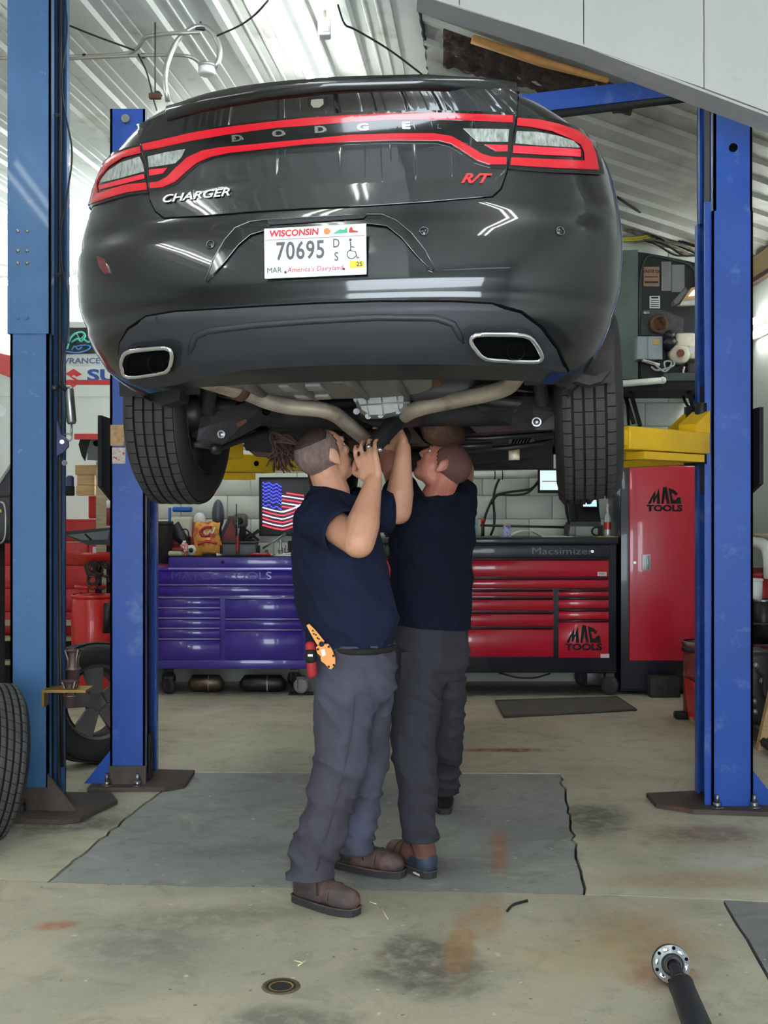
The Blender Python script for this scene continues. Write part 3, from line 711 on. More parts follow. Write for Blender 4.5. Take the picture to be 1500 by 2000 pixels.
# ---- parking sensors, side reflector
for px, py in ((411.5, 478), (828, 452), (1094, 452)):
    a, b = hit(px, py); n = nrm(a, b); o_ = Vector((a, S(a, b), b)); q = n.to_track_quat('Z', 'Y').to_matrix()
    sr = obj('parking_sensor', MB().lathe([(0.0, 0.003), (0.009, 0.003), (0.010, 0.001), (0.0125, 0.0035), (0.0145, 0.003), (0.015, 0.0)], o_, 20, q), paint, car)
    obj('sensor_ring', MB().tube([o_ + q @ Vector((0.0125 * math.cos(a_ * .35), 0.0125 * math.sin(a_ * .35), 0.003)) for a_ in range(18)], 0.0013, 5, closed=True), edge_m, sr)
patch('side_marker', H([(190, 500), (205, 506), (216, 534), (206, 536), (194, 520)]), M('dark_red_reflector', (90, 20, 30), 0.2, coat=1), 0.004, 0.004)
# ---- valance and exhaust tips
val = [(236, 690), (240, 668), (255, 643), (290, 622), (345, 613), (420, 609), (520, 603), (620, 598), (740, 594), (880, 594), (960, 598), (1015, 611), (1055, 642), (1082, 678), (1104, 722), (1050, 715), (980, 711), (900, 707), (800, 706), (700, 707), (620, 709), (560, 712), (480, 718), (410, 729), (345, 746), (285, 754), (256, 742), (243, 715)]
patch('rear_valance', H(val), valm, 0.012, 0.02, grid=0.02)
obj('valance_gap', MB().tube(pth([(236, 692), (239, 668), (254, 641), (289, 620), (345, 611), (420, 607), (520, 601), (620, 596), (740, 592), (880, 592), (960, 596), (1017, 609), (1058, 640), (1085, 677), (1107, 722)], 0.006), 0.006, 6), gapm, car)
ridge = MB(); rp = [(372, 690), (384, 655), (410, 645), (500, 634), (620, 625), (740, 619), (850, 620), (885, 632), (905, 668)]
P1 = pth(rp, 0.010)
P1 = [P1[0]] + [a.lerp(b, t) for a, b in zip(P1[:-1], P1[1:]) for t in (0.34, 0.67, 1.0)]
obj('valance_ridge', MB().tube(P1, [0.004] + [0.011] * (len(P1) - 2) + [0.004], 8), valm, car)
tips = [[(258, 716), (255, 694), (261, 677), (272, 671), (338, 664), (352, 669), (354, 682), (350, 702), (340, 713), (272, 723)], [(913, 656), (912, 645), (924, 638), (1010, 639), (1028, 645), (1042, 664), (1050, 682), (1044, 690), (1030, 691), (944, 687), (930, 679)]]
for l in tips:
    hp = H(l); c_ = (sum(p[0] for p in hp) / len(hp), sum(p[1] for p in hp) / len(hp))
    patch('tip_recess', [(c_[0] + (x - c_[0]) * 1.10, c_[1] + (z - c_[1]) * 1.22) for x, z in hp], M('tip_recess_plastic', (26, 27, 30), 0.6), 0.0165, 0.01, grid=0.05)
    P = pth(l, 0.0); P = [p + nrm(c_[0], c_[1]) * 0.052 for p in P]
    n_ = len(P); sm = []
    for i in range(n_):      # rounded corners
        a, b, c3 = P[i - 1], P[i], P[(i + 1) % n_]; sm += [b.lerp(a, 0.2), b * 0.8 + a * 0.1 + c3 * 0.1, b.lerp(c3, 0.2)]
    P = None
    tip = obj('exhaust_tip', MB().tube(sm, 0.0075, 8, closed=True), chrome, car)
    mb = MB(); ctr = sum(sm, Vector()) / len(sm)
    for k, (dy, sc) in enumerate(((-0.002, 1.0), (0.02, 0.98), (0.04, 0.96))):
        for p in sm: mb.v.append(tuple(ctr + (p - ctr) * sc + Vector((0, dy, 0))))
    m_ = len(sm)
    for k in range(2):
        for i in range(m_): mb.f.append((k * m_ + i, k * m_ + (i + 1) % m_, (k + 1) * m_ + (i + 1) % m_, (k + 1) * m_ + i)); mb.m.append(0); mb.sm.append(True)
    obj('tip_inside', mb, M('sooty_steel', (44, 38, 36), 0.6, 0.4, 0.4, 20), tip, fix=False)
    # closed end of the recess and the round pipe behind the tip
    cc = ctr + Vector((0, 0.032, 0)); mb = MB(); mb.v = [tuple(cc + (p - ctr) * 0.985) for p in sm]; mb.f = [tuple(range(m_))]; mb.m = [0]; mb.sm = [False]
    obj('tip_baffle', mb, gapm, tip)
    obj('tailpipe', MB().tube([ctr + Vector((0.02, 0.012, -0.006)), ctr + Vector((0.02, 0.034, -0.006))], 0.026, 16, cap=False), M('sooty_pipe', (80, 62, 54), 0.5, 0.6), tip, fix=False)
# mud flaps under the bumper corners
for l, yl in (([(262, 742), (300, 748), (345, 745), (372, 738), (352, 765), (350, 782), (318, 792), (284, 782)], 0.62), ([(1055, 720), (1105, 722), (1160, 735), (1195, 720), (1175, 745), (1150, 752), (1125, 745), (1098, 752), (1075, 738)], 0.50)):
    q = [U(x, y, yl) for x, y in l]
    obj('wheel_liner_flap', MB().prism([(p.x, p.z) for p in q], yl, yl + 0.10), under, car)
# ================================================================== wheels, exhaust, suspension, underbody (car axes)
rimm = M('rim_barrel', (92, 92, 94), 0.4, 0.7, 0.2, 10); brakem = M('brake_iron', (92, 84, 78), 0.5, 0.7, 0.25, 12)
TW, TR, RR = 0.236, 0.36, 0.232
def tyre_profile(w, r, rr):
    h = w / 2
    return [(rr - 0.012, -h + .028), (rr + 0.004, -h + .012), (rr + .03, -h + .004), (r - .06, -h - .003), (r - .03, -h + .005), (r - .012, -h + .022), (r - .004, -h + .034)]
def tread_mesh(w, r, seg=150, ribs_=5, slant=0.0, depth=0.008):
    """raised tread ribs with open circumferential grooves and slits cut across the shoulders"""
    h = w / 2 - 0.026; gw = 0.0075; rw = (2 * h - gw * (ribs_ - 1)) / ribs_; prof = []
    for k in range(ribs_):
        a = -h + k * (rw + gw); b = a + rw
        prof += [(r - depth - .003, a, -1), (r - (0.004 if k == 0 else 0.0), a + .0008, k), (r + 0.001, (a + b) / 2, k), (r - (0.004 if k == ribs_ - 1 else 0), b - .0008, k), (r - depth - .003, b, -1)]
    vs = []; fs = []; ms = []; n = len(prof); rws = []
    for s in range(seg): rws += [(s - .13, 0, s), (s, 1, s), (s + .13, 0, s)] if s % 3 == 0 else ([(s - .1, 0, s), (s, 2, s), (s + .1, 0, s)] if s % 3 == 1 else [(s, 0, s)])
    for (ang, cf, s) in rws:
        for (rad, xx, k) in prof:
            cut = 0.006 if (cf == 1 and k in (0, ribs_ - 1)) else (0.004 if (cf == 2 and 0 < k < ribs_ - 1) else 0.0)
            an = 2 * math.pi * (ang + slant * xx * 30) / seg
            vs.append((xx, (rad - cut) * math.cos(an), (rad - cut) * math.sin(an)))
    N_ = len(rws)
    for q in range(N_):
        t = (q + 1) % N_; cf = max(rws[q][1], 0) or rws[t][1]
        for i in range(n - 1):
            k0, k1 = prof[i][2], prof[i + 1][2]; kk = max(k0, k1)
            fs.append((q * n + i, q * n + i + 1, t * n + i + 1, t * n + i))
            ms.append(1 if (k0 == -1 or k1 == -1 or (cf == 1 and kk in (0, ribs_ - 1)) or (cf == 2 and 0 < kk < ribs_ - 1)) else 0)
    mb = MB(); mb.add(vs, fs, False); mb.m = ms; return mb
def carcass(w, r, rr, seg=64):
    p = tyre_profile(w, r, rr); q = p + [(r - 0.010, -w / 2 + .04), (r - .010, w / 2 - .04)] + [(a, -b) for a, b in p[::-1]]
    q += [(rr - 0.03, w / 2 - 0.03), (rr - .03, -w / 2 + .03)]
    vs = []; fs = []; n = len(q)
    for s in range(seg):
        an = 2 * math.pi * s / seg
        for rad, xx in q: vs.append((xx, rad * math.cos(an), rad * math.sin(an)))
    for s in range(seg):
        t = (s + 1) % seg
        for i in range(n): j = (i + 1) % n; fs.append((s * n + i, s * n + j, t * n + j, t * n + i))
    mb = MB(); mb.add(vs, fs, True); return mb
def xl(prof, seg=40):              # (radius, x) profile turned about the x axis
    vs = []; fs = []; n = len(prof)
    for s in range(seg):
        an = 2 * math.pi * s / seg
        for rad, xx in prof: vs.append((xx, rad * math.cos(an), rad * math.sin(an)))
    for s in range(seg):
        t = (s + 1) % seg
        for i in range(n - 1): fs.append((s * n + i, s * n + i + 1, t * n + i + 1, t * n + i))
    return vs, fs
tread_me = fixn(tread_mesh(TW, TR).mesh('tread', [rubber, groove])); carc_me = fixn(carcass(TW, TR - .004, RR).mesh('tyre', rubber_side))
def rim_mb(side):                  # barrel open towards the car, spokes on the outer side
    s = side; h = TW / 2; mb = MB()
    mb.add(*xl([(RR - .002, -s * (h - .012)), (RR + .004, -s * (h - .016)), (RR - .012, -s * (h - .028)), (RR - .03, -s * .05), (RR - .034, s * .05), (RR - .014, s * (h - .03)), (RR - .002, s * (h - .014))]), True)
    for k in range(5):
        an = 2 * math.pi * k / 5 + 0.3; d = Vector((0, math.cos(an), math.sin(an))); e = Vector((0, -math.sin(an), math.cos(an)))
        for sg in (-1, 1):
            a = d * 0.05 + e * 0.02 * sg; b = d * (RR - 0.03) + e * 0.05 * sg; R = Vector((s * (h - .04), 0, 0))
            mb.tube([R + a, R + b], [0.022, 0.018], 6)
    mb.add(*xl([(0.0, s * (h - .03)), (0.065, s * (h - .035)), (0.07, s * (h - .06)), (0.0, s * (h - .07))], 20), True)
    return mb
DROOP = 0.36
for (x, y, s, cam_) in ((0.80, 1.10, 1, -0.02), (-0.80, 1.10, -1, 0.02), (0.80, 4.15, 1, 0), (-0.80, 4.15, -1, 0)):
    wh = put('wheel', carc_me, car); wh.location = (x, y, DROOP); wh.rotation_euler = (0, cam_, 0); wh.parent = car; wh.matrix_parent_inverse = Matrix()
    for nm, me in (('tread', tread_me), ('rim', fixn(rim_mb(s).mesh('rim', rimm)))):
        o = bpy.data.objects.new(nm, me); C.objects.link(o); o.parent = wh
    mb = MB(); mb.add(*xl([(0.0, -s * .02), (0.165, -s * .02), (0.165, s * .004), (0.0, s * .004)], 36), False)
    o = obj('brake_disc', mb, brakem); o.parent = wh
    mb = MB(); mb.add(*xl([(0.0, -s * .105), (0.05, -s * .105), (0.062, -s * .07), (0.075, -s * .03), (0.075, 0)], 18), True)
    mb.bb(-s * .09, -s * .03, 0.05, 0.16, -0.09, 0.06)
    o = obj('hub_knuckle', mb, brakem); o.parent = wh
# ---- floor pan of the body
mb = MB()
for (xa, xb, ya, yb, z) in ((-0.74, 0.74, 1.5, 4.75, 0.40), (-0.56, 0.56, 0.9, 1.55, 0.47), (-0.56, 0.56, 0.16, 0.95, 0.54), (-0.60, 0.60, 4.7, 4.98, 0.36)):
    mb.bb(xa, xb, ya, yb, z, z + 0.05)
mb.bb(-0.83, -0.70, 1.52, 3.7, 0.37, 0.42); mb.bb(0.70, 0.83, 1.52, 3.7, 0.37, 0.42)
mb.bb(-0.60, 0.60, 4.55, 4.97, 0.26, 0.38)
mb.bb(-0.60, -0.56, 0.35, 1.55, 0.45, 0.95); mb.bb(0.56, 0.60, 0.35, 1.55, 0.45, 0.95)
obj('floor_pan', mb, under, car)
for sx in (-1, 1):               # wheel-house liners
    for yc_ in (1.10, 4.15):
        mb = MB(); n = 16; vs = []
        for k in range(n + 1):
            an = math.pi * (k / n) * 1.12 - 0.19
            for xx in (0.58, 0.885): vs.append((sx * xx, yc_ + 0.43 * math.cos(an), 0.47 + 0.43 * math.sin(an)))
        mb.add(vs, [(2 * k, 2 * k + 1, 2 * k + 3, 2 * k + 2) for k in range(n)], True); obj('wheel_liner', mb, under, car, fix=False)
# ---- spare wheel pan: a shallow grey tub with pressed ribs
mb = MB(); nU = 36; lev = [(0.60, 1.0), (0.525, 0.97), (0.455, 0.86), (0.43, 0.80)]
cxp, cyp, ax_, ay_ = -0.11, 0.54, 0.47, 0.42
def tub(t, k):
    c_, s_ = math.cos(t), math.sin(t); e = 2 / 3.2
    return (cxp + ax_ * k * math.copysign(abs(c_) ** e, c_), cyp + ay_ * k * math.copysign(abs(s_) ** e, s_))
for z, k in lev:
    for i in range(nU):
        x, y = tub(2 * math.pi * i / nU, k); mb.v.append((x, y, z - 0.085 * (y - 0.3)))
for l in range(3):
    for i in range(nU): j = (i + 1) % nU; mb.f.append((l * nU + i, l * nU + j, (l + 1) * nU + j, (l + 1) * nU + i)); mb.m.append(0); mb.sm.append(True)
mb.f.append(tuple(3 * nU + i for i in range(nU))); mb.m.append(0); mb.sm.append(False)
pan = obj('spare_wheel_pan', mb, pan_m, car)
zb = lambda y: 0.43 - 0.085 * (y - 0.3)
for x in (-0.36, -0.19, 0.0, 0.15):
    obj('pan_rib', MB().tube([(x, 0.28, zb(.28)), (x, 0.5, zb(.5) - .008), (x, 0.86, zb(.86) - .002)], [0.012, 0.024, 0.010], 8), pan_m, pan)
lightpan = M('pan_light_pad', (150, 150, 148), 0.5, var=0.08)
for x, y, w, h in ((-0.20, 0.44, 0.13, 0.07), (-0.19, 0.62, 0.15, 0.09), (-0.19, 0.80, 0.13, 0.06), (-0.03, 0.5, 0.07, 0.09), (0.10, 0.42, 0.08, 0.08)):
    obj('pan_pad', MB().rbox((x, y, zb(y) - .004), (w, h, 0.014), 0.006, R=Matrix.Rotation(-0.085, 3, 'X')), lightpan, pan)
# ---- exhaust
def bend(pts, k=5):
    P = [Vector(p) for p in pts]; out = [P[0]]
    for i in range(1, len(P) - 1):
        a, b, c_ = P[i - 1], P[i], P[i + 1]; s, e = b.lerp(a, 0.42), b.lerp(c_, 0.42)
        for j in range(k + 1): t = j / k; out.append(s * (1 - t) ** 2 + b * 2 * t * (1 - t) + e * t * t)
    return out + [P[-1]]
lp = bend([U(330, 730, 0.40), U(400, 738, 0.55), U(455, 755, 0.66), U(545, 794, 0.80), U(645, 800, 0.90), U(690, 838, 1.05), U(720, 862, 1.35)])
obj('exhaust_pipe', MB().tube(lp, 0.030, 16), pipe_m, car)
rp_ = bend([U(985, 705, 0.50), U(1016, 725, 0.58), U(992, 760, 0.72), U(900, 780, 0.86), U(800, 800, 0.95), U(760, 838, 1.2), U(735, 862, 1.45)])
obj('exhaust_pipe', MB().tube(rp_, 0.030, 16), pipe_m, car)
def sleeve(p0, p1, r, mat, nm='pipe_clamp'): obj(nm, MB().tube([p0, p0.lerp(p1, .1), p0.lerp(p1, .9), p1], [r * .93, r, r, r * .93], 16), mat, car)
sleeve(U(395, 737, .55), U(470, 760, .69), 0.039, pipe_m, 'flex_sleeve'); sleeve(U(462, 758, .67), U(476, 764, .70), 0.042, rust_m)
sleeve(U(925, 773, .835), U(955, 766, .79), 0.034, rust_m)
mu = M('muffler_steel', (150, 140, 118), 0.4, 0.7, 0.2, 8)
for a, b in (((318, 732), (372, 736)), ((950, 716), (1004, 712))):
    p = (U(*a, 0.46) + U(*b, 0.46)) / 2 + Vector((0, 0, 0.03)); obj('muffler', MB().ball(p, (0.085, 0.2, 0.06), 16), mu, car)
# resonators under the tunnel
for px, py, yl, r in ((770, 846, 1.5, 0.05), (868, 842, 1.5, 0.066)):
    c0 = U(px, py, yl); mt_ = rust_m
    obj('resonator', MB().tube([c0 + Vector((-.02, -0.16, 0)), c0 + Vector((-.02, -.12, 0)), c0 + Vector((0, .3, 0)), c0 + Vector((0, .38, 0))], [r * .55, r, r, r * .5], 18), mt_, car)
# ---- differential: cast cover with ribs and bolts
dc = [(690, 778), (704, 771), (770, 768), (796, 762), (803, 775), (800, 800), (786, 810), (748, 818), (722, 818), (702, 806)]
dl = [U(x, y, 0.98) for x, y in dc]; dcx = sum((p for p in dl), Vector()) / len(dl)
mb = MB(); n = len(dl)
for k, (dy, sc) in enumerate(((0.0, 1.0), (-0.03, 0.96), (-0.055, 0.8))):
    for p in dl: mb.v.append(tuple(dcx + (p - dcx) * sc + Vector((0, dy, 0))))
for k in range(2):
    for i in range(n): mb.f.append((k * n + i, k * n + (i + 1) % n, (k + 1) * n + (i + 1) % n, (k + 1) * n + i)); mb.m.append(0); mb.sm.append(False)
mb.f.append(tuple(2 * n + i for i in range(n))); mb.m.append(0); mb.sm.append(False)
dif = obj('differential_cover', mb, alu, car)
obj('differential_housing', MB().rbox(dcx + Vector((0, .17, .02)), (0.24, 0.34, 0.17), 0.05, seg=3), dsteel, car)
for px, py in ((697, 804), (697, 780), (744, 811), (757, 804), (777, 803), (761, 771), (783, 776), (720, 813), (790, 770)):
    p = U(px, py, 0.95); obj('cover_bolt', MB().cyl(p, p + Vector((0, -.022, 0)), 0.0085, seg=6).cyl(p + Vector((0, .0, 0)), p + Vector((0, -.012, 0)), .012, seg=12), steel, dif)
for a, b in (((716, 774), (722, 814)), ((745, 770), (750, 812)), ((700, 792), (800, 786)), ((775, 768), (780, 800))): obj('cover_rib', MB().tube([U(*a, .928), U(*b, .928)], 0.005, 6), alu, dif)
# drive shaft, half shafts with boots
obj('drive_shaft', MB().tube([dcx + Vector((0, .3, .0)), Vector((0, 3.3, 0.43))], 0.035, 14), dsteel, car)
boot = M('rubber_boot', (28, 28, 30), 0.55)
for sx in (-1, 1):
    hs = obj('half_shaft', MB().tube([dcx + Vector((sx * .1, .12, .02)), Vector((sx * 0.70, 1.10, DROOP + .02))], 0.016, 10), dsteel, car)
    a = Vector((sx * 0.70, 1.10, DROOP + .02)); d = (dcx + Vector((sx * .1, .12, .02)) - a).normalized(); pr = []
    pts = [a + d * (0.012 * k) for k in range(13)]; obj('cv_boot', MB().tube(pts, [0.055 - 0.0022 * k + (0.006 if k % 2 else -0.004) for k in range(13)], 18), boot, hs)
# ---- suspension arms
arm_m = M('suspension_arm_black', (58, 57, 58), 0.55, 0.2, 0.25, 8, bump=0.1)
def plate(name, l, y0, y1, th, mat, hole=None):
    a = [U(x, y, y0 + (y1 - y0) * t) for x, y, t in l]; mb = MB(); n = len(a); up = Vector((0, th * .5, th))
    mb.add([p for p in a] + [p + up for p in a], [tuple(range(n)), tuple(range(2 * n - 1, n - 1, -1))] + [(i, n + i, n + (i + 1) % n, (i + 1) % n) for i in range(n)], False)
    return obj(name, mb, mat, car)
la = plate('control_arm', [(388, 838, .0), (408, 832, 0), (470, 812, .2), (512, 794, .4), (550, 802, .8), (548, 812, .8), (470, 852, .4), (432, 870, .2), (398, 872, 0), (384, 860, 0)], 0.95, 1.25, 0.05, arm_m)
for px, py, yl in ((432, 848, 0.95), (520, 803, 1.0)):
    p = U(px, py, yl); obj('arm_bushing', MB().lathe([(0.0, .004), (.009, .004), (.012, 0), (.016, .006), (.018, .0)], p, 14, Matrix.Rotation(math.pi / 2, 3, 'X')), steel if px < 500 else gapm, la)
obj('arm_slot', MB().rbox(U(472, 826, 0.985), (0.05, 0.012, 0.022), 0.01, R=Matrix.Rotation(-.5, 3, 'Y')), rust_m, la)
ra = plate('control_arm', [(930, 792, .6), (960, 796, .5), (1040, 800, .1), (1085, 806, 0), (1088, 838, 0), (1045, 840, .05), (1000, 830, .2), (940, 806, .6)], 0.95, 1.3, 0.05, arm_m)
p = U(1048, 824, 0.93); obj('arm_bushing', MB().lathe([(0.0, .004), (.012, .004), (.014, 0), (.018, .006), (.02, .0)], p, 14, Matrix.Rotation(math.pi / 2, 3, 'X')), steel, ra)
obj('tension_link', MB().tube([U(392, 836, 1.0), U(440, 818, 1.02), U(530, 790, 1.1)], 0.016, 8), arm_m, car)
obj('tension_link', MB().tube([U(905, 772, 1.05), U(980, 785, 1.05), U(1085, 795, 1.05)], 0.018, 8), arm_m, car)
obj('toe_link', MB().tube([U(380, 868, .95), U(430, 875, 1.1), U(520, 842, 1.3)], 0.012, 8), arm_m, car)
kn = U(420, 876, 0.92); obj('ball_joint', MB().lathe([(0, .03), (.014, .028), (.018, .01), (.022, 0), (.022, -.03), (0, -.03)], kn, 16, Matrix.Rotation(math.pi / 2, 3, 'X')), dsteel, car)
springm = M('coil_spring', (60, 52, 50), 0.5, 0.4)
for sx in (-1, 1):
    c0 = Vector((sx * 0.56, 1.0, 0.40)); pts = [c0 + Vector((0.055 * math.cos(t * .55), 0.055 * math.sin(t * .55), t * 0.0042)) for t in range(70)]
    obj('coil_spring', MB().tube(pts, 0.0075, 6), springm, car)
    obj('shock_absorber', MB().tube([Vector((sx * 0.64, 0.95, 0.34)), Vector((sx * .62, .95, .52)), Vector((sx * .62, .95, .53)), Vector((sx * .60, .95, .8))], [0.026, .026, .034, .034], 12), under, car)
# cross member, tow hook bracket and exhaust hangers
obj('cross_member', MB().tube([U(440, 800, 1.35), U(600, 815, 1.35), U(900, 806, 1.35), U(1080, 790, 1.35)], 0.055, 10), under, car)
obj('cross_member', MB().rbox(Vector((0.0, 1.72, 0.37)), (1.2, 0.12, 0.07), 0.02), under, car)
obj('axle_carrier', MB().rbox(U(860, 752, 0.85) + Vector((0, .1, 0)), (0.26, 0.2, 0.10), 0.03), arm_m, car)
hg = obj('exhaust_hanger', MB().rbox(U(854, 742, 0.62), (0.036, 0.02, 0.05), 0.014, seg=3), rust_m, car)
obj('hanger_rod', MB().tube([U(832, 718, .6), U(855, 722, .6), U(870, 720, .6), U(908, 718, .6)], 0.006, 6), rust_m, hg)
obj('bracket_clip', MB().rbox(U(900, 730, 0.6), (0.022, 0.01, 0.018), 0.003), white, car)
# heat shields and subframe clutter ahead of the axle
for k, (l, yl, th, mt_) in enumerate((([(905, 822), (1085, 815), (1080, 838), (1000, 842), (930, 845)], 1.9, 0.05, brownm), ([(890, 848), (1080, 838), (1082, 862), (985, 868), (900, 880)], 2.4, 0.05, brownm), ([(905, 872), (1078, 862), (1078, 890), (960, 900), (915, 905)], 2.9, 0.05, under), ([(470, 842), (640, 836), (650, 868), (480, 880)], 1.9, 0.05, under), ([(470, 868), (700, 862), (720, 888), (500, 892)], 2.6, .05, brownm), ([(690, 830), (800, 828), (830, 865), (700, 868)], 1.7, 0.05, brownm), ([(540, 880), (1080, 886), (1080, 914), (900, 916), (560, 908)], 3.6, 0.1, under))):
    q = [U(x, y, yl) for x, y in l]; mb = MB(); n = len(q); sh = Vector((0, 0.42, 0.012))
    mb.add([p for p in q] + [p + sh for p in q], [tuple(range(n)), tuple(range(2 * n - 1, n - 1, -1))] + [(i, n + i, n + (i + 1) % n, (i + 1) % n) for i in range(n)], False)
    obj('heat_shield', mb, mt_, car)
for a, b, yl, r in (((820, 858), (1080, 846), 1.8, .012), ((900, 880), (1080, 862), 2.2, .014), ((860, 868), (960, 868), 1.75, .012), ((640, 850), (700, 900), 2.2, .018), ((690, 838), (760, 842), 1.7, .02)):
    obj('brake_line', MB().tube([U(*a, yl), U((a[0] + b[0]) / 2, (a[1] + b[1]) / 2 + 4, yl), U(*b, yl)], r, 8), dsteel, car)
vp = obj('louvre_panel', MB().rbox(U(1018, 860, 2.2), (0.13, 0.012, 0.035), 0.004), dsteel, car)
for k in range(6): obj('louvre', MB().box(U(1003 + k * 6, 860, 2.185), (0.008, 0.012, 0.034), Matrix.Rotation(.5, 3, 'Y')), gapm, vp)
obj('foil_pad', MB().rbox(U(1004, 888, 2.3), (0.056, 0.01, 0.056), 0.004), M('foil_pad', (176, 164, 140), 0.4, 0.6, 0.3, 60), car)
# ================================================================== THE LIFTS
blue = M('bright_blue_paint', (28, 76, 164), 0.38, var=0.14, scale=2.5, coat=0.3, col2=(104, 130, 184), mixs=6, mixt=(0.56, 0.8))
steelblue = M('steel_blue_paint', (62, 104, 150), 0.4, var=0.12, scale=3, coat=0.2, col2=(120, 148, 178), mixs=11, mixt=(0.64, 0.75))
slot = M('dark_slot', (20, 20, 30), 0.6, var=0.3)  # dark fill inside the open channel of the posts
yellow = M('yellow_lift_paint', (222, 176, 24), 0.45, var=0.12, scale=5, col2=(70, 54, 24), mixs=9, mixt=(0.66, 0.74))
rusty = M('base_plate_steel', (84, 74, 68), 0.7, 0.3, 0.3, 9, bump=0.15, col2=(120, 72, 56), mixs=6, mixt=(0.56, 0.72))
lift = thing('two_post_lift', 'bright blue two-post lift with yellow arms holding up the car', 'car lift', (0.1, 5.75, 0))
def col(x0, x1, y0, y1, z0, z1, open_side, mat, name='post', parent=None, lip=0.05, t=0.012):
    """folded steel channel column, open towards the car"""
    s = open_side; xo, xi = (x1, x0) if s < 0 else (x0, x1)     # xo = closed web, xi = open mouth
    mb = MB(); mb.bb(xo, xo + (t if s > 0 else -t), y0, y1, z0, z1)
    mb.bb(xo, xi, y0, y0 + t, z0, z1); mb.bb(xo, xi, y1 - t, y1, z0, z1)
    mb.bb(xi, xi - s * t, y0, y0 + lip, z0, z1); mb.bb(xi, xi - s * t, y1 - lip, y1, z0, z1)
    return obj(name, mb, mat, parent)
# right post
rpst = col(1.600, 1.802, 5.50, 5.80, 0.0, 2.93, -1, blue, parent=lift)
rup = col(1.612, 1.80, 5.505, 5.80, 2.93, 3.62, -1, blue, 'post_extension', lift)
obj('post_edge_flange', MB().bb(1.572, 1.602, 5.52, 5.535, 0.0, 2.98), blue, rpst)
obj('post_core', MB().bb(1.62, 1.70, 5.60, 5.70, 0.02, 3.55), slot, rpst)
obj('bolt_hole', MB().cyl((1.706, 5.504, 3.24), (1.706, 5.498, 3.24), 0.021), gapm, rup)
# left post
lpst = col(-1.447, -1.262, 5.95, 6.30, 0.0, 3.59, 1, blue, parent=lift)
obj('post_core', MB().bb(-1.40, -1.30, 6.06, 6.20, 0.02, 3.5), slot, lpst)
obj('lift_cable', MB().cyl((-1.275, 6.10, 0.05), (-1.275, 6.10, 3.4), 0.008, seg=8), dsteel, lpst)
obj('slide_block', MB().bb(-1.262, -1.25, 6.03, 6.10, 0.03, 0.27), matte, lpst)
obj('pulley_bolt', MB().cyl((-1.36, 5.945, 3.53), (-1.36, 5.92, 3.53), 0.022, seg=14), steel, lpst)
for (cx_, w, y, label_) in ((-1.355, 0.42, 6.02, 'l'), (1.70, 0.46, 5.58, 'r')):
    pl_ = MB().prism([(cx_ - w * .45, y - .16), (cx_ + w * .5, y - .14), (cx_ + w * .72, y - .05), (cx_ + w * .72, y + .25), (cx_ - w * .5, y + .30)] if label_ == 'l' else [(cx_ - w * .78, y - .03), (cx_ - w * .45, y - .14), (cx_ + w * .6, y - .20), (cx_ + w * .6, y + .30), (cx_ - w * .78, y + .18)], 0.002, 0.024, ax=lambda a, b, c: (a, b, c))
    bp_ = obj('base_plate', pl_, rusty, lift)
    xs = ((-0.10, 0.06) if label_ == 'l' else (-0.08, 0.10))
    for dx in xs:
        bx_, by_ = cx_ + dx, y - 0.105
        obj('anchor_bolt', MB().cyl((bx_, by_, 0.024), (bx_, by_, 0.05), 0.021, seg=6).cyl((bx_, by_, .05), (bx_, by_, .085), 0.010, seg=8).cyl((bx_, by_, .024), (bx_, by_, .028), .03, seg=14), steel, bp_)
    sgn = -1 if label_ == 'l' else 1; gx = -1.447 if label_ == 'l' else 1.802
    obj('gusset', MB().prism([(gx, 0.024), (gx + sgn * 0.14, 0.024), (gx, 0.20)], y - .06, y - .045), blue, bp_)
# kick plate: dark unpainted foot of the left post
# cross beam at the top
a, b = Vector((-1.36, 6.1, 3.40)), Vector((1.70, 5.65, 3.60)); dv = (b - a).normalized(); side = Vector((-dv.y, dv.x, 0))
mb = MB(); q = [(-.06, -.045), (.06, -.045), (.06, .05), (-.06, .05)]
mb.add([a + side * p + Vector((0, 0, r)) for p, r in q] + [b + side * p + Vector((0, 0, r)) for p, r in q], [(0, 1, 2, 3), (7, 6, 5, 4)] + [(i, 4 + i, 4 + (i + 1) % 4, (i + 1) % 4) for i in range(4)], False)
xb = obj('cross_beam', mb, blue, lift)
obj('shut_off_bar', MB().tube([a + Vector((0.12, -.02, -.062)), b + Vector((-.12, -.02, -.062))], 0.022, 8), matte, xb)
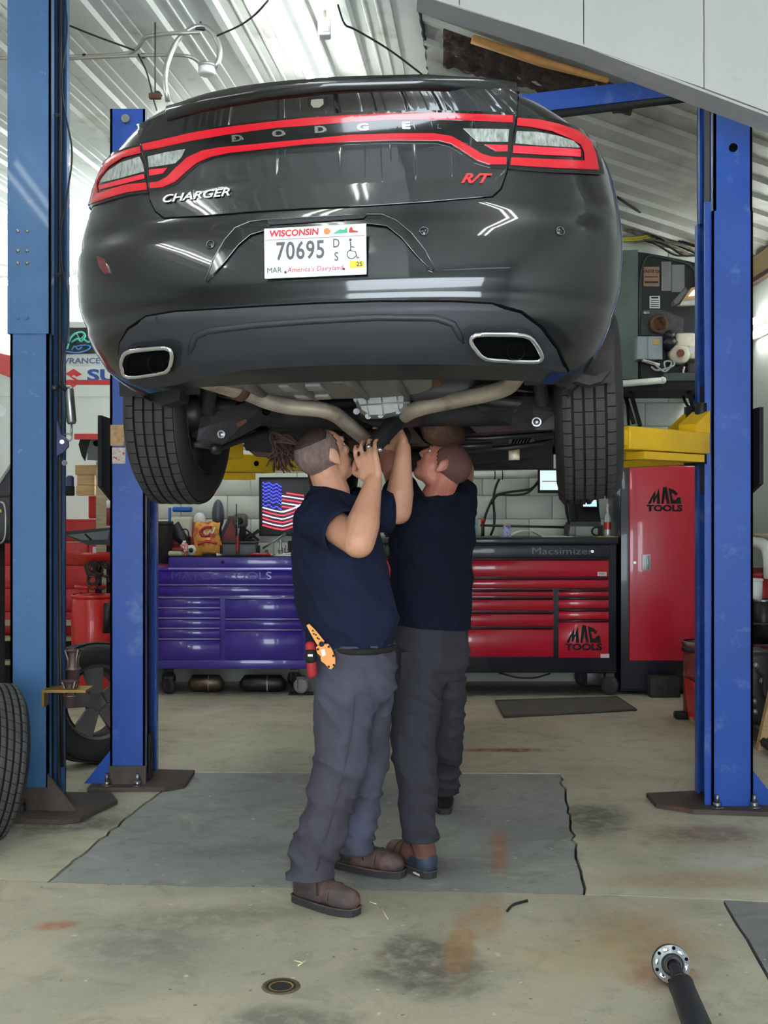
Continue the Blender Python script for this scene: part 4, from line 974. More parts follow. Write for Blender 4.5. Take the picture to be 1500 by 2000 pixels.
# carriages and swing arms
def carp(x, y, z): return CM @ Vector((x, y, z))
pads = {'rr': carp(.76, 1.72, .37), 'rl': carp(-.76, 1.72, .37), 'fr': carp(.76, 3.45, .37), 'fl': carp(-.76, 3.45, .37)}
for nm, x, y in (('r', 1.58, 5.64), ('l', -1.24, 6.12)):
    ZA = 1.775 if nm == 'r' else 1.72
    cg = obj('carriage', MB().bb(x + (.03 if nm == 'r' else -.10), x + (.10 if nm == 'r' else -.03), y - .10, y + .10, 1.55, 2.1), M('carriage_dark', (40, 40, 46), 0.5), lift)
    obj('carriage_guard', MB().prism([(y - .06, 1.98), (y + .22, 1.98), (y + .30, 1.90), (y + .30, 1.62), (y + .22, 1.52), (y - .06, 1.60)], x + (0.28 if nm == 'r' else -0.30), x + (0.30 if nm == 'r' else -0.28), ax=lambda a, b, c: (c, a, b)), matte, cg)
    for f_, sg in (('r', -1), ('f', 1)):
        piv = Vector((x + (-.02 if nm == 'r' else .02), y + 0.10 * sg, ZA + 0.02)); tip_ = Vector(pads[f_ + nm]); tip_.z = ZA + 0.02
        d = (tip_ - piv); L_ = d.length; d.normalize(); sd = Vector((-d.y, d.x, 0)); R = Matrix((d, sd, Vector((0, 0, 1)))).transposed()
        ar_ = obj('swing_arm', MB().rbox(piv + d * L_ * .34, (L_ * .66, 0.115, 0.105), 0.008, R), yellow, lift)
        obj('arm_extension', MB().rbox(piv + d * L_ * .74, (L_ * .52, 0.085, 0.07), 0.006, R), yellow, ar_)
        obj('arm_skirt', MB().box(piv + d * L_ * .3 + Vector((0, 0, -.075)), (L_ * .5, 0.10, 0.035), R), yellow, ar_)
        obj('arm_wedge', MB().prism([(0.0, .05), (L_ * .12, .05), (L_ * .12, .09), (0.0, .16)], -0.05, 0.05, ax=lambda a, b, c: piv + d * a + sd * c + Vector((0, 0, b))), yellow, ar_)
        obj('pivot_pin', MB().cyl(piv + Vector((0, 0, -.10)), piv + Vector((0, 0, .20)), 0.03), dsteel, ar_)
        obj('lift_pad', MB().cyl(tip_ + Vector((0, 0, .035)), Vector((tip_.x, tip_.y, pads[f_ + nm].z + .0)), 0.05, 0.055), matte, ar_)
        obj('pin_hole', MB().cyl(piv + d * L_ * .55 - sd * .0585, piv + d * L_ * .55 - sd * .062, 0.016, seg=12), gapm, ar_)
# red restraint brackets seen behind the left post
# warning stickers on the left post
obj('sticker', MB().bb(-1.444, -1.372, 5.944, 5.949, 1.81, 1.92), M('wood_print_sticker', (188, 150, 104), 0.6, var=0.3, scale=40), lpst)
obj('sticker', MB().bb(-1.435, -1.365, 5.944, 5.949, 1.715, 1.80), M('warning_sticker', (206, 190, 180), 0.6, var=0.25, scale=50, col2=(170, 60, 50), mixs=40, mixt=(.58, .62)), lpst)

# ---- steel blue post of the neighbouring lift, with its cable, cylinder and adapters
nl = thing('lift_post', 'steel blue lift post standing at the far left in front', 'car lift', (-1.71, 5.55, 0))
np_ = col(-1.805, -1.62, 5.44, 5.74, 0, 1.66 + 0.66, 1, steelblue, parent=nl)
sl_ = col(-1.815, -1.605, 5.43, 5.75, 2.32, 4.2, 1, steelblue, 'upper_sleeve', nl)
obj('post_core', MB().bb(-1.76, -1.66, 5.53, 5.66, 0.02, 4.15), slot, np_)
for z in (2.395, 2.66, 2.72, 2.815):
    for dx in (-0.15, -0.105):
        p = Vector((-1.605 + dx - .01, 5.43, z)); obj('rivet', MB().lathe([(0, .006), (.006, .005), (.010, 0)], p, 12, Matrix.Rotation(math.pi / 2, 3, 'X')), steel if z > 2.5 else steelblue, sl_)
cab = M('steel_cable', (150, 150, 155), 0.35, 0.8)
obj('lift_cable', MB().cyl((-1.612, 5.58, 0.1), (-1.612, 5.58, 2.0), 0.007, seg=8), cab, np_)
obj('hydraulic_hose', MB().tube(bend([(-1.60, 5.56, 4.2), (-1.60, 5.56, 2.4), (-1.60, 5.56, 1.0), (-1.592, 5.57, 0.2)]), 0.010, 8), cable, np_)
obj('control_cable', MB().tube(bend([W(127, 0, 5.5), W(133, 60, 5.5), W(118, 160, 5.5), W(128, 225, 5.5), W(144, 300, 5.5), W(128, 400, 5.5), W(117, 450, 5.5), W(120, 520, 5.5), W(133, 580, 5.5), W(132, 650, 5.5), W(119, 710, 5.5), W(122, 752, 5.5)], 6), 0.005, 6), cable, nl)
for py in (225, 538): obj('cable_tie', MB().tube([W(112 + 4 * math.cos(a) * 1.6, py + 2 * math.sin(a), 5.43) for a in [k * .7 for k in range(9)]], 0.004, 5), cable, nl)
# lock release cylinder
cyl_top, cyl_bot = W(134, 756, 5.5), W(140, 828, 5.5)
lc = obj('release_cylinder', MB().tube([cyl_top, cyl_top + (cyl_bot - cyl_top) * .08, cyl_bot - (cyl_bot - cyl_top) * .06, cyl_bot], [0.020, 0.024, 0.024, 0.018], 18), steel, nl)
obj('cylinder_rod', MB().tube([cyl_bot, W(140, 852, 5.5)], 0.005, 8), steel, lc); obj('air_fitting', MB().cyl(W(118, 752, 5.48), W(130, 762, 5.48), 0.012, seg=10), matte, lc)
obj('air_fitting', MB().cyl(W(101, 758, 5.45), W(112, 758, 5.45), 0.014, seg=10), dsteel, lc)
lt = obj('lock_latch', MB().prism([(p.x, p.z) for p in (W(112, 822, 5.5), W(120, 850, 5.5), W(133, 858, 5.5), W(134, 872, 5.5), W(124, 884, 5.5), W(112, 890, 5.5))], 5.49, 5.51), M('latch_blue', (44, 52, 96), 0.4), nl)
obj('latch_bolt', MB().cyl(W(121, 863, 5.485), W(121, 863, 5.475), 0.011, seg=12), steel, lt)
obj('spring_link', MB().tube(bend([W(124, 850, 5.48), W(134, 846, 5.48), W(142, 852, 5.48), W(138, 862, 5.48), W(128, 858, 5.48)]), 0.004, 6), steel, lt)
obj('pin_stub', MB().cyl(W(126, 904, 5.5), W(126, 904, 5.46), 0.014, seg=12), dsteel, nl)
bp_ = obj('base_plate', MB().prism([(-1.98, 5.30), (-1.50, 5.26), (-1.43, 5.30), (-1.33, 5.62), (-1.40, 5.78), (-1.98, 5.80)], 0.002, 0.022, ax=lambda a, b, c: (a, b, c)), rusty, nl)
obj('gusset', MB().prism([(-1.62, 0.022), (-1.48, 0.022), (-1.62, 0.20)], 5.42, 5.435), rusty, bp_)
obj('kick_sleeve', MB().bb(-1.812, -1.612, 5.432, 5.445, 0.02, 0.13), rusty, bp_)
obj('kick_sleeve', MB().bb(-1.452, -1.256, 5.94, 5.952, 0.02, 0.12), rusty, lift)
# ---- adapters standing on a bracket on the post
br = obj('adapter_bracket', MB().bb(-1.618, -1.42, 5.36, 5.50, 0.60, 0.612).bb(-1.63, -1.618, 5.36, 5.44, 0.53, 0.612), M('brass_bracket', (150, 120, 60), 0.45, 0.7, .2), nl)
ad_m = M('adapter_iron', (128, 108, 104), 0.45, 0.7, 0.25, 16)
def adapter(px, py_bot, d, h, label):
    b0 = W(px, py_bot, d); t = thing('lift_adapter', label, 'adapter', b0[:], group='lift pad adapters on the post bracket')
    r = 0.030; obj('spigot', MB().lathe([(0, 0), (r, 0), (r, h * .38), (r * 1.25, h * .40), (r * 1.25, h * .45), (r * .8, h * .5), (r * .8, h * .9), (0, h * .9)], b0, 18), ad_m, t)
    mb = MB()
    for k in range(4):
        a = math.pi / 4 + k * math.pi / 2; d_ = Vector((math.cos(a), math.sin(a), 0))
        mb.tube([b0 + Vector((0, 0, h * .45)) + d_ * r, b0 + Vector((0, 0, h * .7)) + d_ * r * .9, b0 + Vector((0, 0, h)) + d_ * r * 1.5], 0.006, 6)
    obj('prong', mb, ad_m, t)['kind'] = 'stuff'
    obj('saddle', MB().lathe([(r * .7, h * .9), (r * 1.35, h * .98), (r * 1.5, h), (r * 1.2, h * .96), (r * .6, h * .88)], b0, 16), ad_m, t)
adapter(137, 1380, 5.43, 0.125, 'rusty lower lift adapter sitting in the brass bracket')
adapter(143, 1334, 5.52, 0.165, 'rusty taller lift adapter standing behind the lower one')
# ================================================================== PEOPLE
skin_m = M('skin', (208, 152, 122), 0.5, var=0.10, scale=9, col2=(190, 120, 100), mixs=6, mixt=(0.52, 0.75), bump=0.04, bscale=150)
skin2_m = M('flushed_skin', (190, 122, 100), 0.5, var=0.10, scale=9, col2=(164, 86, 72), mixs=6, mixt=(0.5, 0.72), bump=0.04, bscale=150)
shirt_m = M('navy_shirt', (24, 30, 54), 0.9, var=0.15, scale=5, bump=0.12, bscale=400, spec=0.25)
shirt2_m = M('dark_navy_shirt', (17, 20, 36), 0.9, var=0.15, scale=5, bump=0.12, bscale=400, spec=0.2)
pants_m = M('charcoal_work_trousers', (72, 70, 80), 0.9, var=0.12, scale=4, bump=0.12, bscale=350, spec=0.25, col2=(86, 86, 106), mixs=2.2, mixt=(0.45, 0.7))
pants2_m = M('dark_work_trousers', (56, 55, 62), 0.9, var=0.12, scale=4, bump=0.12, bscale=350, spec=0.25, col2=(140, 136, 136), mixs=5, mixt=(0.68, 0.8))
boot_m = M('worn_brown_leather', (72, 60, 60), 0.7, var=0.25, scale=10, bump=0.25, bscale=50, col2=(124, 92, 82), mixs=7, mixt=(0.52, 0.72))
boot2_m = M('brown_leather', (110, 74, 62), 0.6, var=0.25, scale=10, bump=0.2, bscale=50)
sole_m = M('boot_sole', (52, 48, 50), 0.8, var=0.25, scale=14)
lace_m = M('boot_lace', (44, 38, 36), 0.8)
hair_m = M('cropped_hair', (126, 104, 98), 0.85, var=0.35, scale=60, bump=0.5, bscale=220, stretch=(1, 1, .4))
hair2_m = M('dark_brown_hair', (58, 40, 34), 0.7, var=0.4, scale=30, bump=0.4, bscale=120)
stub_m = M('shaved_hair', (96, 62, 54), 0.75, var=0.2, scale=60, bump=0.3, bscale=260)

def remesh(mb, voxel, mat, name, parent, smooth=6, disp=None, cuts=(), flat=None, label=None):
    me = mb.mesh('tmp', mat); o = bpy.data.objects.new('tmp', me); C.objects.link(o)
    m = o.modifiers.new('r', 'REMESH'); m.mode = 'VOXEL'; m.voxel_size = voxel; m.adaptivity = 0
    s = o.modifiers.new('s', 'SMOOTH'); s.iterations = smooth; s.factor = 0.5
    dg = bpy.context.evaluated_depsgraph_get(); r = bpy.data.meshes.new_from_object(o.evaluated_get(dg)); bpy.data.objects.remove(o); bpy.data.meshes.remove(me)
    bm = bmesh.new(); bm.from_mesh(r)
    if disp:
        bm.normal_update(); dd = [(v, disp(v.co, v.normal)) for v in bm.verts]
        for v, k in dd: v.co = v.co + v.normal * k
    if flat is not None:
        for v in bm.verts:
            if v.co.z < flat: v.co.z = flat
    for (c, n, rad) in cuts:          # open ends: cuffs, collar, hems
        c, n = Vector(c), Vector(n).normalized()
        fs = [f for f in bm.faces if (f.calc_center_median() - c).length < rad]
        g = list({v for f in fs for v in f.verts}) + list({e for f in fs for e in f.edges}) + fs
        bmesh.ops.bisect_plane(bm, geom=g, plane_co=c, plane_no=n, dist=1e-5)
        dl = [v for v in bm.verts if (v.co - c).length < rad * 1.05 and (v.co - c).dot(n) > 1e-4]
        bmesh.ops.delete(bm, geom=dl, context='VERTS')
        ed = [e for e in bm.edges if e.is_boundary and all((v.co - c).length < rad * 1.1 for v in e.verts)]
        try:
            ex = bmesh.ops.extrude_edge_only(bm, edges=ed); vs = [q for q in ex['geom'] if isinstance(q, bmesh.types.BMVert)]
            ctr = sum((v.co for v in vs), Vector()) / max(1, len(vs))
            for v in vs: v.co = v.co.lerp(ctr, 0.30) - n * 0.004
        except Exception as e_: print('cut', e_)
    for f in bm.faces: f.smooth = True
    bmesh.ops.recalc_face_normals(bm, faces=bm.faces)
    bm.to_mesh(r); bm.free(); r.materials.clear(); r.materials.append(mat)
    ob = put(name, r, parent); r.name = name
    if label: ob['label'] = label
    return ob
class BD(MB):
    def cap(s, a, ra, b, rb, seg=14):
        a, b = Vector(a), Vector(b); s.ball(a, ra, seg); s.ball(b, rb, seg); s.tube([a, b], [ra, rb], seg); return s
    def chain(s, l):
        for (a, ra), (b, rb) in zip(l[:-1], l[1:]): s.cap(a, ra, b, rb)
        return s
    def loft(s, rings, R, seg=32):
        n = len(rings)
        for (c, rx, ry) in rings:
            for k in range(seg):
                t = 2 * math.pi * k / seg; e = .86; cx_, sy_ = math.cos(t), math.sin(t)
                s.v.append(tuple(Vector(c) + R @ Vector((rx * math.copysign(abs(cx_) ** e, cx_), ry * math.copysign(abs(sy_) ** e, sy_), 0))))
        o = len(s.v) - n * seg
        for i in range(n - 1):
            for k in range(seg): l = (k + 1) % seg; s.f.append((o + i * seg + k, o + i * seg + l, o + (i + 1) * seg + l, o + (i + 1) * seg + k)); s.m.append(0); s.sm.append(True)
        s.f += [tuple(o + k for k in range(seg)), tuple(o + (n - 1) * seg + k for k in range(seg - 1, -1, -1))]; s.m += [0, 0]; s.sm += [False, False]
        return s
    def ell(s, c, r, R=None): return s.ball(Vector(c), r, 18, R)
def frame(f, u):
    f = Vector(f).normalized(); r = f.cross(Vector(u)).normalized(); u = r.cross(f); return Matrix((r, f, u)).transposed()   # columns: right, forward, up
def head(b, c, R, k=1.0):
    c = Vector(c); q = lambda x, y, z: c + R @ (Vector((x, y, z)) * k); e = lambda p, r: b.ell(q(*p), [v * k for v in r], R)
    e((0, -.018, .025), (.074, .094, .082)); e((0, .028, .03), (.064, .062, .068)); e((0, .038, -.03), (.056, .056, .066)); e((0, .058, -.082), (.034, .034, .03)); e((0, .02, -.07), (.05, .06, .038))
    e((0, .078, .036), (.052, .02, .014)); b.cap(q(0, .09, .022), .010 * k, q(0, .108, -.012), .013 * k); e((.010, .098, -.018), (.010, .012, .009)); e((-.010, .098, -.018), (.010, .012, .009))
    e((.03, .072, -.005), (.02, .02, .018)); e((-.03, .072, -.005), (.02, .02, .018)); e((0, .09, -.047), (.024, .012, .007)); e((0, .088, -.059), (.021, .012, .008))
    for s in (-1, 1):
        RR_ = R @ Matrix.Rotation(s * -0.35, 3, 'Z'); b.ball(q(s * .078, -.012, -.002), [v * k for v in (.008, .021, .034)], 12, RR_); b.ball(q(s * .081, -.006, -.03), [v * k for v in (.007, .011, .012)], 10, RR_)
    return q
def face_parts(q, R, k, parent):
    eyem = M('eye_white', (226, 220, 214), 0.2); irm = M('iris', (70, 60, 54), 0.2)
    for s in (-1, 1):
        ey = obj('eye', MB().ball(q(s * .031, .0745, .015), .0105 * k, 12), eyem, parent); obj('iris', MB().ball(q(s * .031, .0815, .016), .0055 * k, 10), irm, ey)
        obj('eyebrow', MB().tube([q(s * .014, .098, .036), q(s * .032, .094, .043), q(s * .05, .078, .036)], [.004 * k, .005 * k, .003 * k], 6), hair2_m, parent)
    obj('lips', MB().tube([q(-.022, .092, -.053), q(0, .1025, -.0525), q(.022, .092, -.053)], [.003 * k, .005 * k, .003 * k], 6), M('lips', (160, 92, 84), 0.5), parent)
def hand(b, wrist, d, nrm_, side, curl=0.6, spread=0.12, k=1.0):
    """palm and five fingers: d = wrist-to-knuckle direction, nrm_ = direction the palm faces, side = +1 thumb along d x nrm"""
    d = Vector(d).normalized(); n = Vector(nrm_); n = (n - d * n.dot(d)).normalized(); a = d.cross(n) * side; w = Vector(wrist)
    for t in (-.028, -.0095, .0095, .028): b.cap(w + d * .018 * k + a * t * .75 * k, .0165 * k, w + d * .086 * k + a * t * 1.2 * k, .0115 * k)
    for i, (t, L) in enumerate(((.037, .070), (.0125, .079), (-.0125, .074), (-.036, .058))):
        p = w + d * .090 * k + a * t * k; dirn = (d + a * t * spread * 30 * .3).normalized(); r = .0086 * k
        for j, s in enumerate((.44, .32, .24)):
            ang = curl * (0.55 if j == 0 else 0.95); dirn = (Matrix.Rotation(ang, 3, d.cross(n)) @ dirn); q = p + dirn * L * s * k * 1.08; b.cap(p, r, q, r * .9, 10); p, r = q, r * .9
    p = w + d * .03 * k + a * .034 * k; t1 = (d * .55 + a * .65 + n * .35).normalized(); q = p + t1 * .042 * k; b.cap(p, .0145 * k, q, .0115 * k, 10); t2 = (d * .8 + a * .05 + n * .6).normalized(); b.cap(q, .0115 * k, q + t2 * .036 * k, .0095 * k, 10); b.cap(q + t2 * .036 * k, .0095 * k, q + (t2 * .036 + (t2 + n * .3).normalized() * .026) * k, .0085 * k, 10)
def out_ring(P):
    o = []
    for i in range(26):
        t = i / 26 * 2 * math.pi; c_, s_ = math.cos(t), math.sin(t); x = .5 - .5 * c_; w = (.046 if x < .35 else .046 + .012 * min(1, (x - .35) / .35)) * (abs(s_) ** .55) * (1 if s_ >= 0 else -1); o.append(P(x, w, 0))
    return o
def boot(parent, heel, toe, shaft, mat, tag_='boot', label=None, L=None):
    heel, toe = Vector(heel), Vector(toe); heel.z = toe.z = 0; f = (toe - heel).normalized(); r = f.cross(Vector((0, 0, 1))); L = L or (toe - heel).length
    P = lambda x, y, z: heel + f * x * L + r * y + Vector((0, 0, z)); b = BD()
    b.ell(P(.16, 0, .062), (.043, .043, .05)); b.cap(P(.15, 0, .05), .04, P(.5, .004, .052), .043); b.ell(P(.74, .004, .055), (.052, .052, .045), frame(f, (0, 0, 1))); b.ell(P(.84, .0, .05), (.05, .05, .042), frame(f, (0, 0, 1))); b.ell(P(.62, .004, .06), (.05, .08, .045), frame(f, (0, 0, 1)))
    sh = Vector(shaft); b.cap(P(.17, 0, .08), .046, sh, .052); b.cap(P(.50, 0, .075), .040, P(.26, 0, .125), .044); b.cap(P(.26, 0, .12), .045, sh, .05)
    up = remesh(b, .008, mat, tag_, parent, 4, lambda c, n: .0025 * mnoise.noise(c * 34), flat=.022, label=label)
    out = []
    for i in range(26):
        t = i / 26 * 2 * math.pi; c_, s_ = math.cos(t), math.sin(t); x = .5 - .5 * c_; w = (.046 if x < .35 else .046 + .012 * min(1, (x - .35) / .35)) * (abs(s_) ** .55) * (1 if s_ >= 0 else -1); out.append(P(x, w, 0))
    mb = MB(); n = len(out); mb.add([p + Vector((0, 0, .001)) for p in out] + [p + Vector((0, 0, .025)) for p in out], [tuple(range(n)), tuple(range(2 * n - 1, n - 1, -1))] + [(i, n + i, n + (i + 1) % n, (i + 1) % n) for i in range(n)], False); obj('sole', mb, sole_m, up)
    for k in range(4):
        x = .38 + .055 * k; z = .124 - .0075 * k; obj('lace', MB().tube([P(x - .04, -.026, z - .008), P(x, 0, z + .003), P(x + .04, .026, z - .008)], .0032, 5), lace_m, up); obj('lace', MB().tube([P(x + .04, -.026, z - .008), P(x, 0, z + .004), P(x - .04, .026, z - .008)], .0032, 5), lace_m, up)
    for s in (-1, 1): obj('lace', MB().tube(bend([P(.40, 0, .13), P(.44, .03 * s, .145), P(.5, .05 * s, .10), P(.52, .054 * s, .06)]), .003, 5), lace_m, up)
    obj('toe_seam', MB().tube([P(.68 - .03 * math.cos(t_ * 1.0) * 0, .0545 * math.cos(t_), .05 + .052 * math.sin(t_)) for t_ in [k * math.pi / 12 for k in range(13)]], .0022, 5), sole_m, up)
    obj('welt', MB().tube([p + Vector((0, 0, .027)) for p in out_ring(P)], .004, 5, closed=True), boot_m, up)
    return up
def sleeve_(s, e, fr, r0, r1, mat, parent):
    """open short sleeve: outer cloth, hem edge and inside"""
    s, e = Vector(s), Vector(e); d = (e - s).normalized(); L_ = (e - s).length; up = d.orthogonal().normalized(); w = d.cross(up); mb = MB(); n = 28; rows_ = []
    for k in range(9): rows_.append((-.03 + (L_ * fr + .03) * k / 8, r0 + (r1 - r0) * k / 8, 0))
    rows_ += [(L_ * fr + .001, r1 - .006, 1), (L_ * fr * .6, r1 - .012, 1)]
    for t_, r_, inn in rows_:
        for k in range(n):
            a = 2 * math.pi * k / n; v = up * math.cos(a) + w * math.sin(a); p = s + d * t_; rr_ = r_ + .005 * mnoise.noise((p + v * .1) * 16); mb.v.append(tuple(p + v * rr_))
    for i in range(len(rows_) - 1):
        for k in range(n): l = (k + 1) % n; mb.f.append((i * n + k, i * n + l, (i + 1) * n + l, (i + 1) * n + k)); mb.m.append(0); mb.sm.append(True)
    return obj('sleeve', mb, mat, parent, fix=False)
def folds(amp, zk, seed=0.0, low=None):
    def f(c, n):
        q = Vector((c.x * 5 + seed, c.y * 5, c.z * 5 * zk + 0.9 * c.x * zk)); k = mnoise.noise(q) + 0.5 * mnoise.noise(q * 2.1)
        q2_ = Vector((c.x * 6 + seed, c.y * 6, (c.z * 7 + c.x * 4) * zk)); rg = max(0.0, 1 - 2.6 * abs(mnoise.noise(q2_))); k = 0.7 * k + 1.1 * rg ** 1.5 - .3; a = amp
        if low and c.z < low[0]: a = amp * (1 + low[1] * (low[0] - c.z) / low[0])
        return a * k
    return f

# ------------------------------------------------------------ first mechanic (nearer, both arms up, back of his head towards the lens)
A = lambda px, py, d: W(px, py, d)
m1 = thing('person', 'mechanic in navy shirt and charcoal trousers with a ponytail, nearest the lens', 'person', G(640, 1740)[:], group='mechanics under the car')
sR, eR, wR = A(632, 1014, 4.20), A(700, 1058, 4.02), A(730, 940, 4.12)
sL, eL, wL = A(698, 1000, 4.46), A(778, 998, 4.50), A(788, 876, 4.52)
nk, hc = A(650, 962, 4.32), A(634, 893, 4.29)
b = BD(); R1 = frame((.72, .60, .42), (-.30, -.10, 1))
q1 = head(b, hc, R1, 1.02)
b.cap(nk, .068, hc + Vector((.0, 0, -.05)), .062); b.cap(nk + Vector((0, 0, -.05)), .08, nk, .066)
b.chain([(sR, .062), (eR, .058)]); b.chain([(eR, .060), (eR.lerp(wR, .3), .062), (eR.lerp(wR, .65), .046), (wR, .032)])
b.chain([(sL, .06), (eL, .052)]); b.chain([(eL, .054), (eL.lerp(wL, .3), .056), (eL.lerp(wL, .65), .042), (wL, .031)])
hand(b, wR, A(712, 880, 4.14) - wR, (.35, .85, .1), 1, .55, k=1.12)
hand(b, wL, A(772, 846, 4.55) - wL, (-.8, -.2, .4), -1, .7, k=1.08)
pel = A(690, 1290, 4.33)
b.chain([(nk + Vector((0, 0, -.1)), .07), (A(662, 1060, 4.33), .10), (A(676, 1180, 4.33), .11), (pel, .10)]); b.chain([(A(680, 1310, 4.26), .09), (A(660, 1490, 4.20), .05), (A(625, 1620, 4.18), .035)]); b.chain([(A(705, 1310, 4.42), .09), (A(712, 1480, 4.44), .05), (A(695, 1590, 4.45), .035)])
body1 = remesh(b, .0056, skin_m, 'body', m1, 3)
face_parts(q1, R1, 1.02, body1)
# shirt
b = BD()
FX = Vector((.82, .40, 0)).normalized(); RX = Vector((.40, -.82, 0)).normalized()
Rt = frame(FX, (0, 0, 1))
def tor(px, py, d, rx, ry, rz=.12): b.ell(A(px, py, d), (rx, ry, rz), Rt)
b.loft([(A(x, y, 4.33), rx, ry) for x, y, rx, ry in ((651, 958, .10, .085), (650, 975, .165, .105), (652, 1000, .205, .13), (656, 1050, .212, .152), (664, 1110, .205, .165), (674, 1165, .20, .178), (681, 1205, .197, .182), (684, 1240, .188, .168), (684, 1275, .18, .155))], Rt)
b.cap(nk + Vector((0, 0, -.035)), .088, nk + Vector((0, 0, .005)), .082)
b.cap(A(648, 985, 4.33), .10, sR, .098); b.cap(sR, .098, sR.lerp(eR, .12), .094)
b.cap(A(652, 985, 4.33), .10, sL, .085); b.cap(sL, .088, sL.lerp(eL, .15), .086)
cutR, cutL = sR.lerp(eR, .60), sL.lerp(eL, .80)
sh1 = remesh(b, .009, shirt_m, 'shirt', m1, 8, folds(.011, .9, 2.0), cuts=[(nk + Vector((.012, .0, -.004)), (.35, .15, 1), .14), (A(684, 1262, 4.33), (0, 0, -1), .3)])
obj('collar', MB().tube([nk + Rt @ Vector((.076 * math.cos(t), .076 * math.sin(t), -.006 - .022 * math.sin(t))) for t in [k * math.pi / 12 for k in range(24)]], .012, 8, closed=True), shirt_m, sh1)
sleeve_(sR, eR, .62, .099, .090, shirt_m, sh1); sleeve_(sL, eL, .82, .089, .082, shirt_m, sh1)
# trousers
b = BD()
b.loft([(A(x, y, 4.33), rx, ry) for x, y, rx, ry in ((686, 1240, .178, .15), (687, 1265, .182, .153), (688, 1300, .188, .16), (688, 1335, .185, .155), (688, 1365, .16, .13))], Rt)
b.chain([(A(680, 1320, 4.25), .130), (A(672, 1400, 4.23), .120), (A(664, 1490, 4.20), .100), (A(640, 1590, 4.19), .093), (A(612, 1680, 4.175), .086), (A(602, 1728, 4.17), .084)])
b.chain([(A(708, 1320, 4.42), .120), (A(712, 1400, 4.43), .108), (A(712, 1490, 4.44), .092), (A(700, 1570, 4.45), .086), (A(686, 1640, 4.46), .084), (A(682, 1672, 4.46), .082)])
tr1 = remesh(b, .009, pants_m, 'trousers', m1, 6, folds(.011, 1.7, 5.0, (.45, .9)), cuts=[(A(601, 1712, 4.17), (0, 0, -1), .16), (A(682, 1660, 4.46), (0, 0, -1), .14), (A(686, 1252, 4.33), (0, 0, 1), .3)])
obj('belt', MB().tube([A(687, 1262, 4.33) + Rt @ Vector((.186 * math.cos(t), .154 * math.sin(t), 0)) for t in [k * math.pi / 18 for k in range(36)]], .013, 8, closed=True), matte, tr1)
obj('trouser_seam', MB().tube(bend([A(700, 1290, 4.16), A(690, 1400, 4.10), A(676, 1490, 4.10), A(650, 1590, 4.095), A(618, 1700, 4.085)]), .0025, 5), pants_m, tr1)
g1 = G(572, 1752); boot(m1, G(574, 1757), G(690, 1787), A(603, 1708, 4.17), boot_m, label='worn brown work boot with scuffed toe', L=.30)
boot(m1, G(648, 1690), G(806, 1716), A(684, 1650, 4.46), boot_m, label='dark brown work boot with red sole line', L=.335)
# hair: cropped sides, longer tied-back top and ponytail
def skull(R, c, k, lo, grow, front, mat, name, parent, rough=.002, top=None):
    bm = bmesh.new(); bmesh.ops.create_uvsphere(bm, u_segments=56, v_segments=40, radius=1); rm = []
    for v in bm.verts:
        x, y, z = v.co; p = Vector((x * (.074 + grow), -.016 + y * (.096 + grow), .026 + z * (.083 + grow)))
        v.co = p
        lim = lo + (0.11 * max(0, p.y) / .1)
        if p.z < lim or p.y > front - .25 * max(0, .05 - p.z) or (top is not None and p.z < top - .25 * max(0, -p.y - .02) * 0): rm.append(v)
    bmesh.ops.delete(bm, geom=rm, context='VERTS')
    for v in bm.verts: v.co = c + R @ (v.co * k) ; v.co += (v.co - c).normalized() * rough * (mnoise.noise(v.co * 90) + mnoise.noise(v.co * 210))
    for f in bm.faces: f.smooth = True
    ed = [e for e in bm.edges if e.is_boundary]; ex = bmesh.ops.extrude_edge_only(bm, edges=ed)
    for v in [g for g in ex['geom'] if isinstance(g, bmesh.types.BMVert)]: v.co = v.co.lerp(c, .10)
    me = bpy.data.meshes.new(name); bm.to_mesh(me); bm.free(); me.materials.append(mat); return put(name, me, parent)
skull(R1, hc, 1.02, -.055, .003, .040, hair_m, 'cropped_hair', body1)
skull(R1, hc, 1.02, .070, .008, .072, hair2_m, 'top_hair', body1, .003)
mb = MB(); rnd = random.Random(4); pt0 = q1(0, -.085, .085)
for k in range(70):
    e = A(527 + rnd.uniform(0, 50), 905 + rnd.uniform(-45, 20), 4.30 + rnd.uniform(-.05, .05)); md = A(548 + rnd.uniform(-22, 16), 842 + rnd.uniform(-4, 22), 4.28 + rnd.uniform(-.04, .04)); w1 = Vector((rnd.uniform(-.02, .02), rnd.uniform(-.02, .02), 0))
    mb.tube(bend([pt0, md, md.lerp(e, .45) + w1, md.lerp(e, .75) - w1, e + Vector((rnd.uniform(-.02, .02), 0, 0))], 3), [.004] * 0 or .0034, 4, cap=False)
pn = obj('ponytail', mb, hair2_m, body1); pn['kind'] = 'stuff'; pn['label'] = 'loose dark brown ponytail'
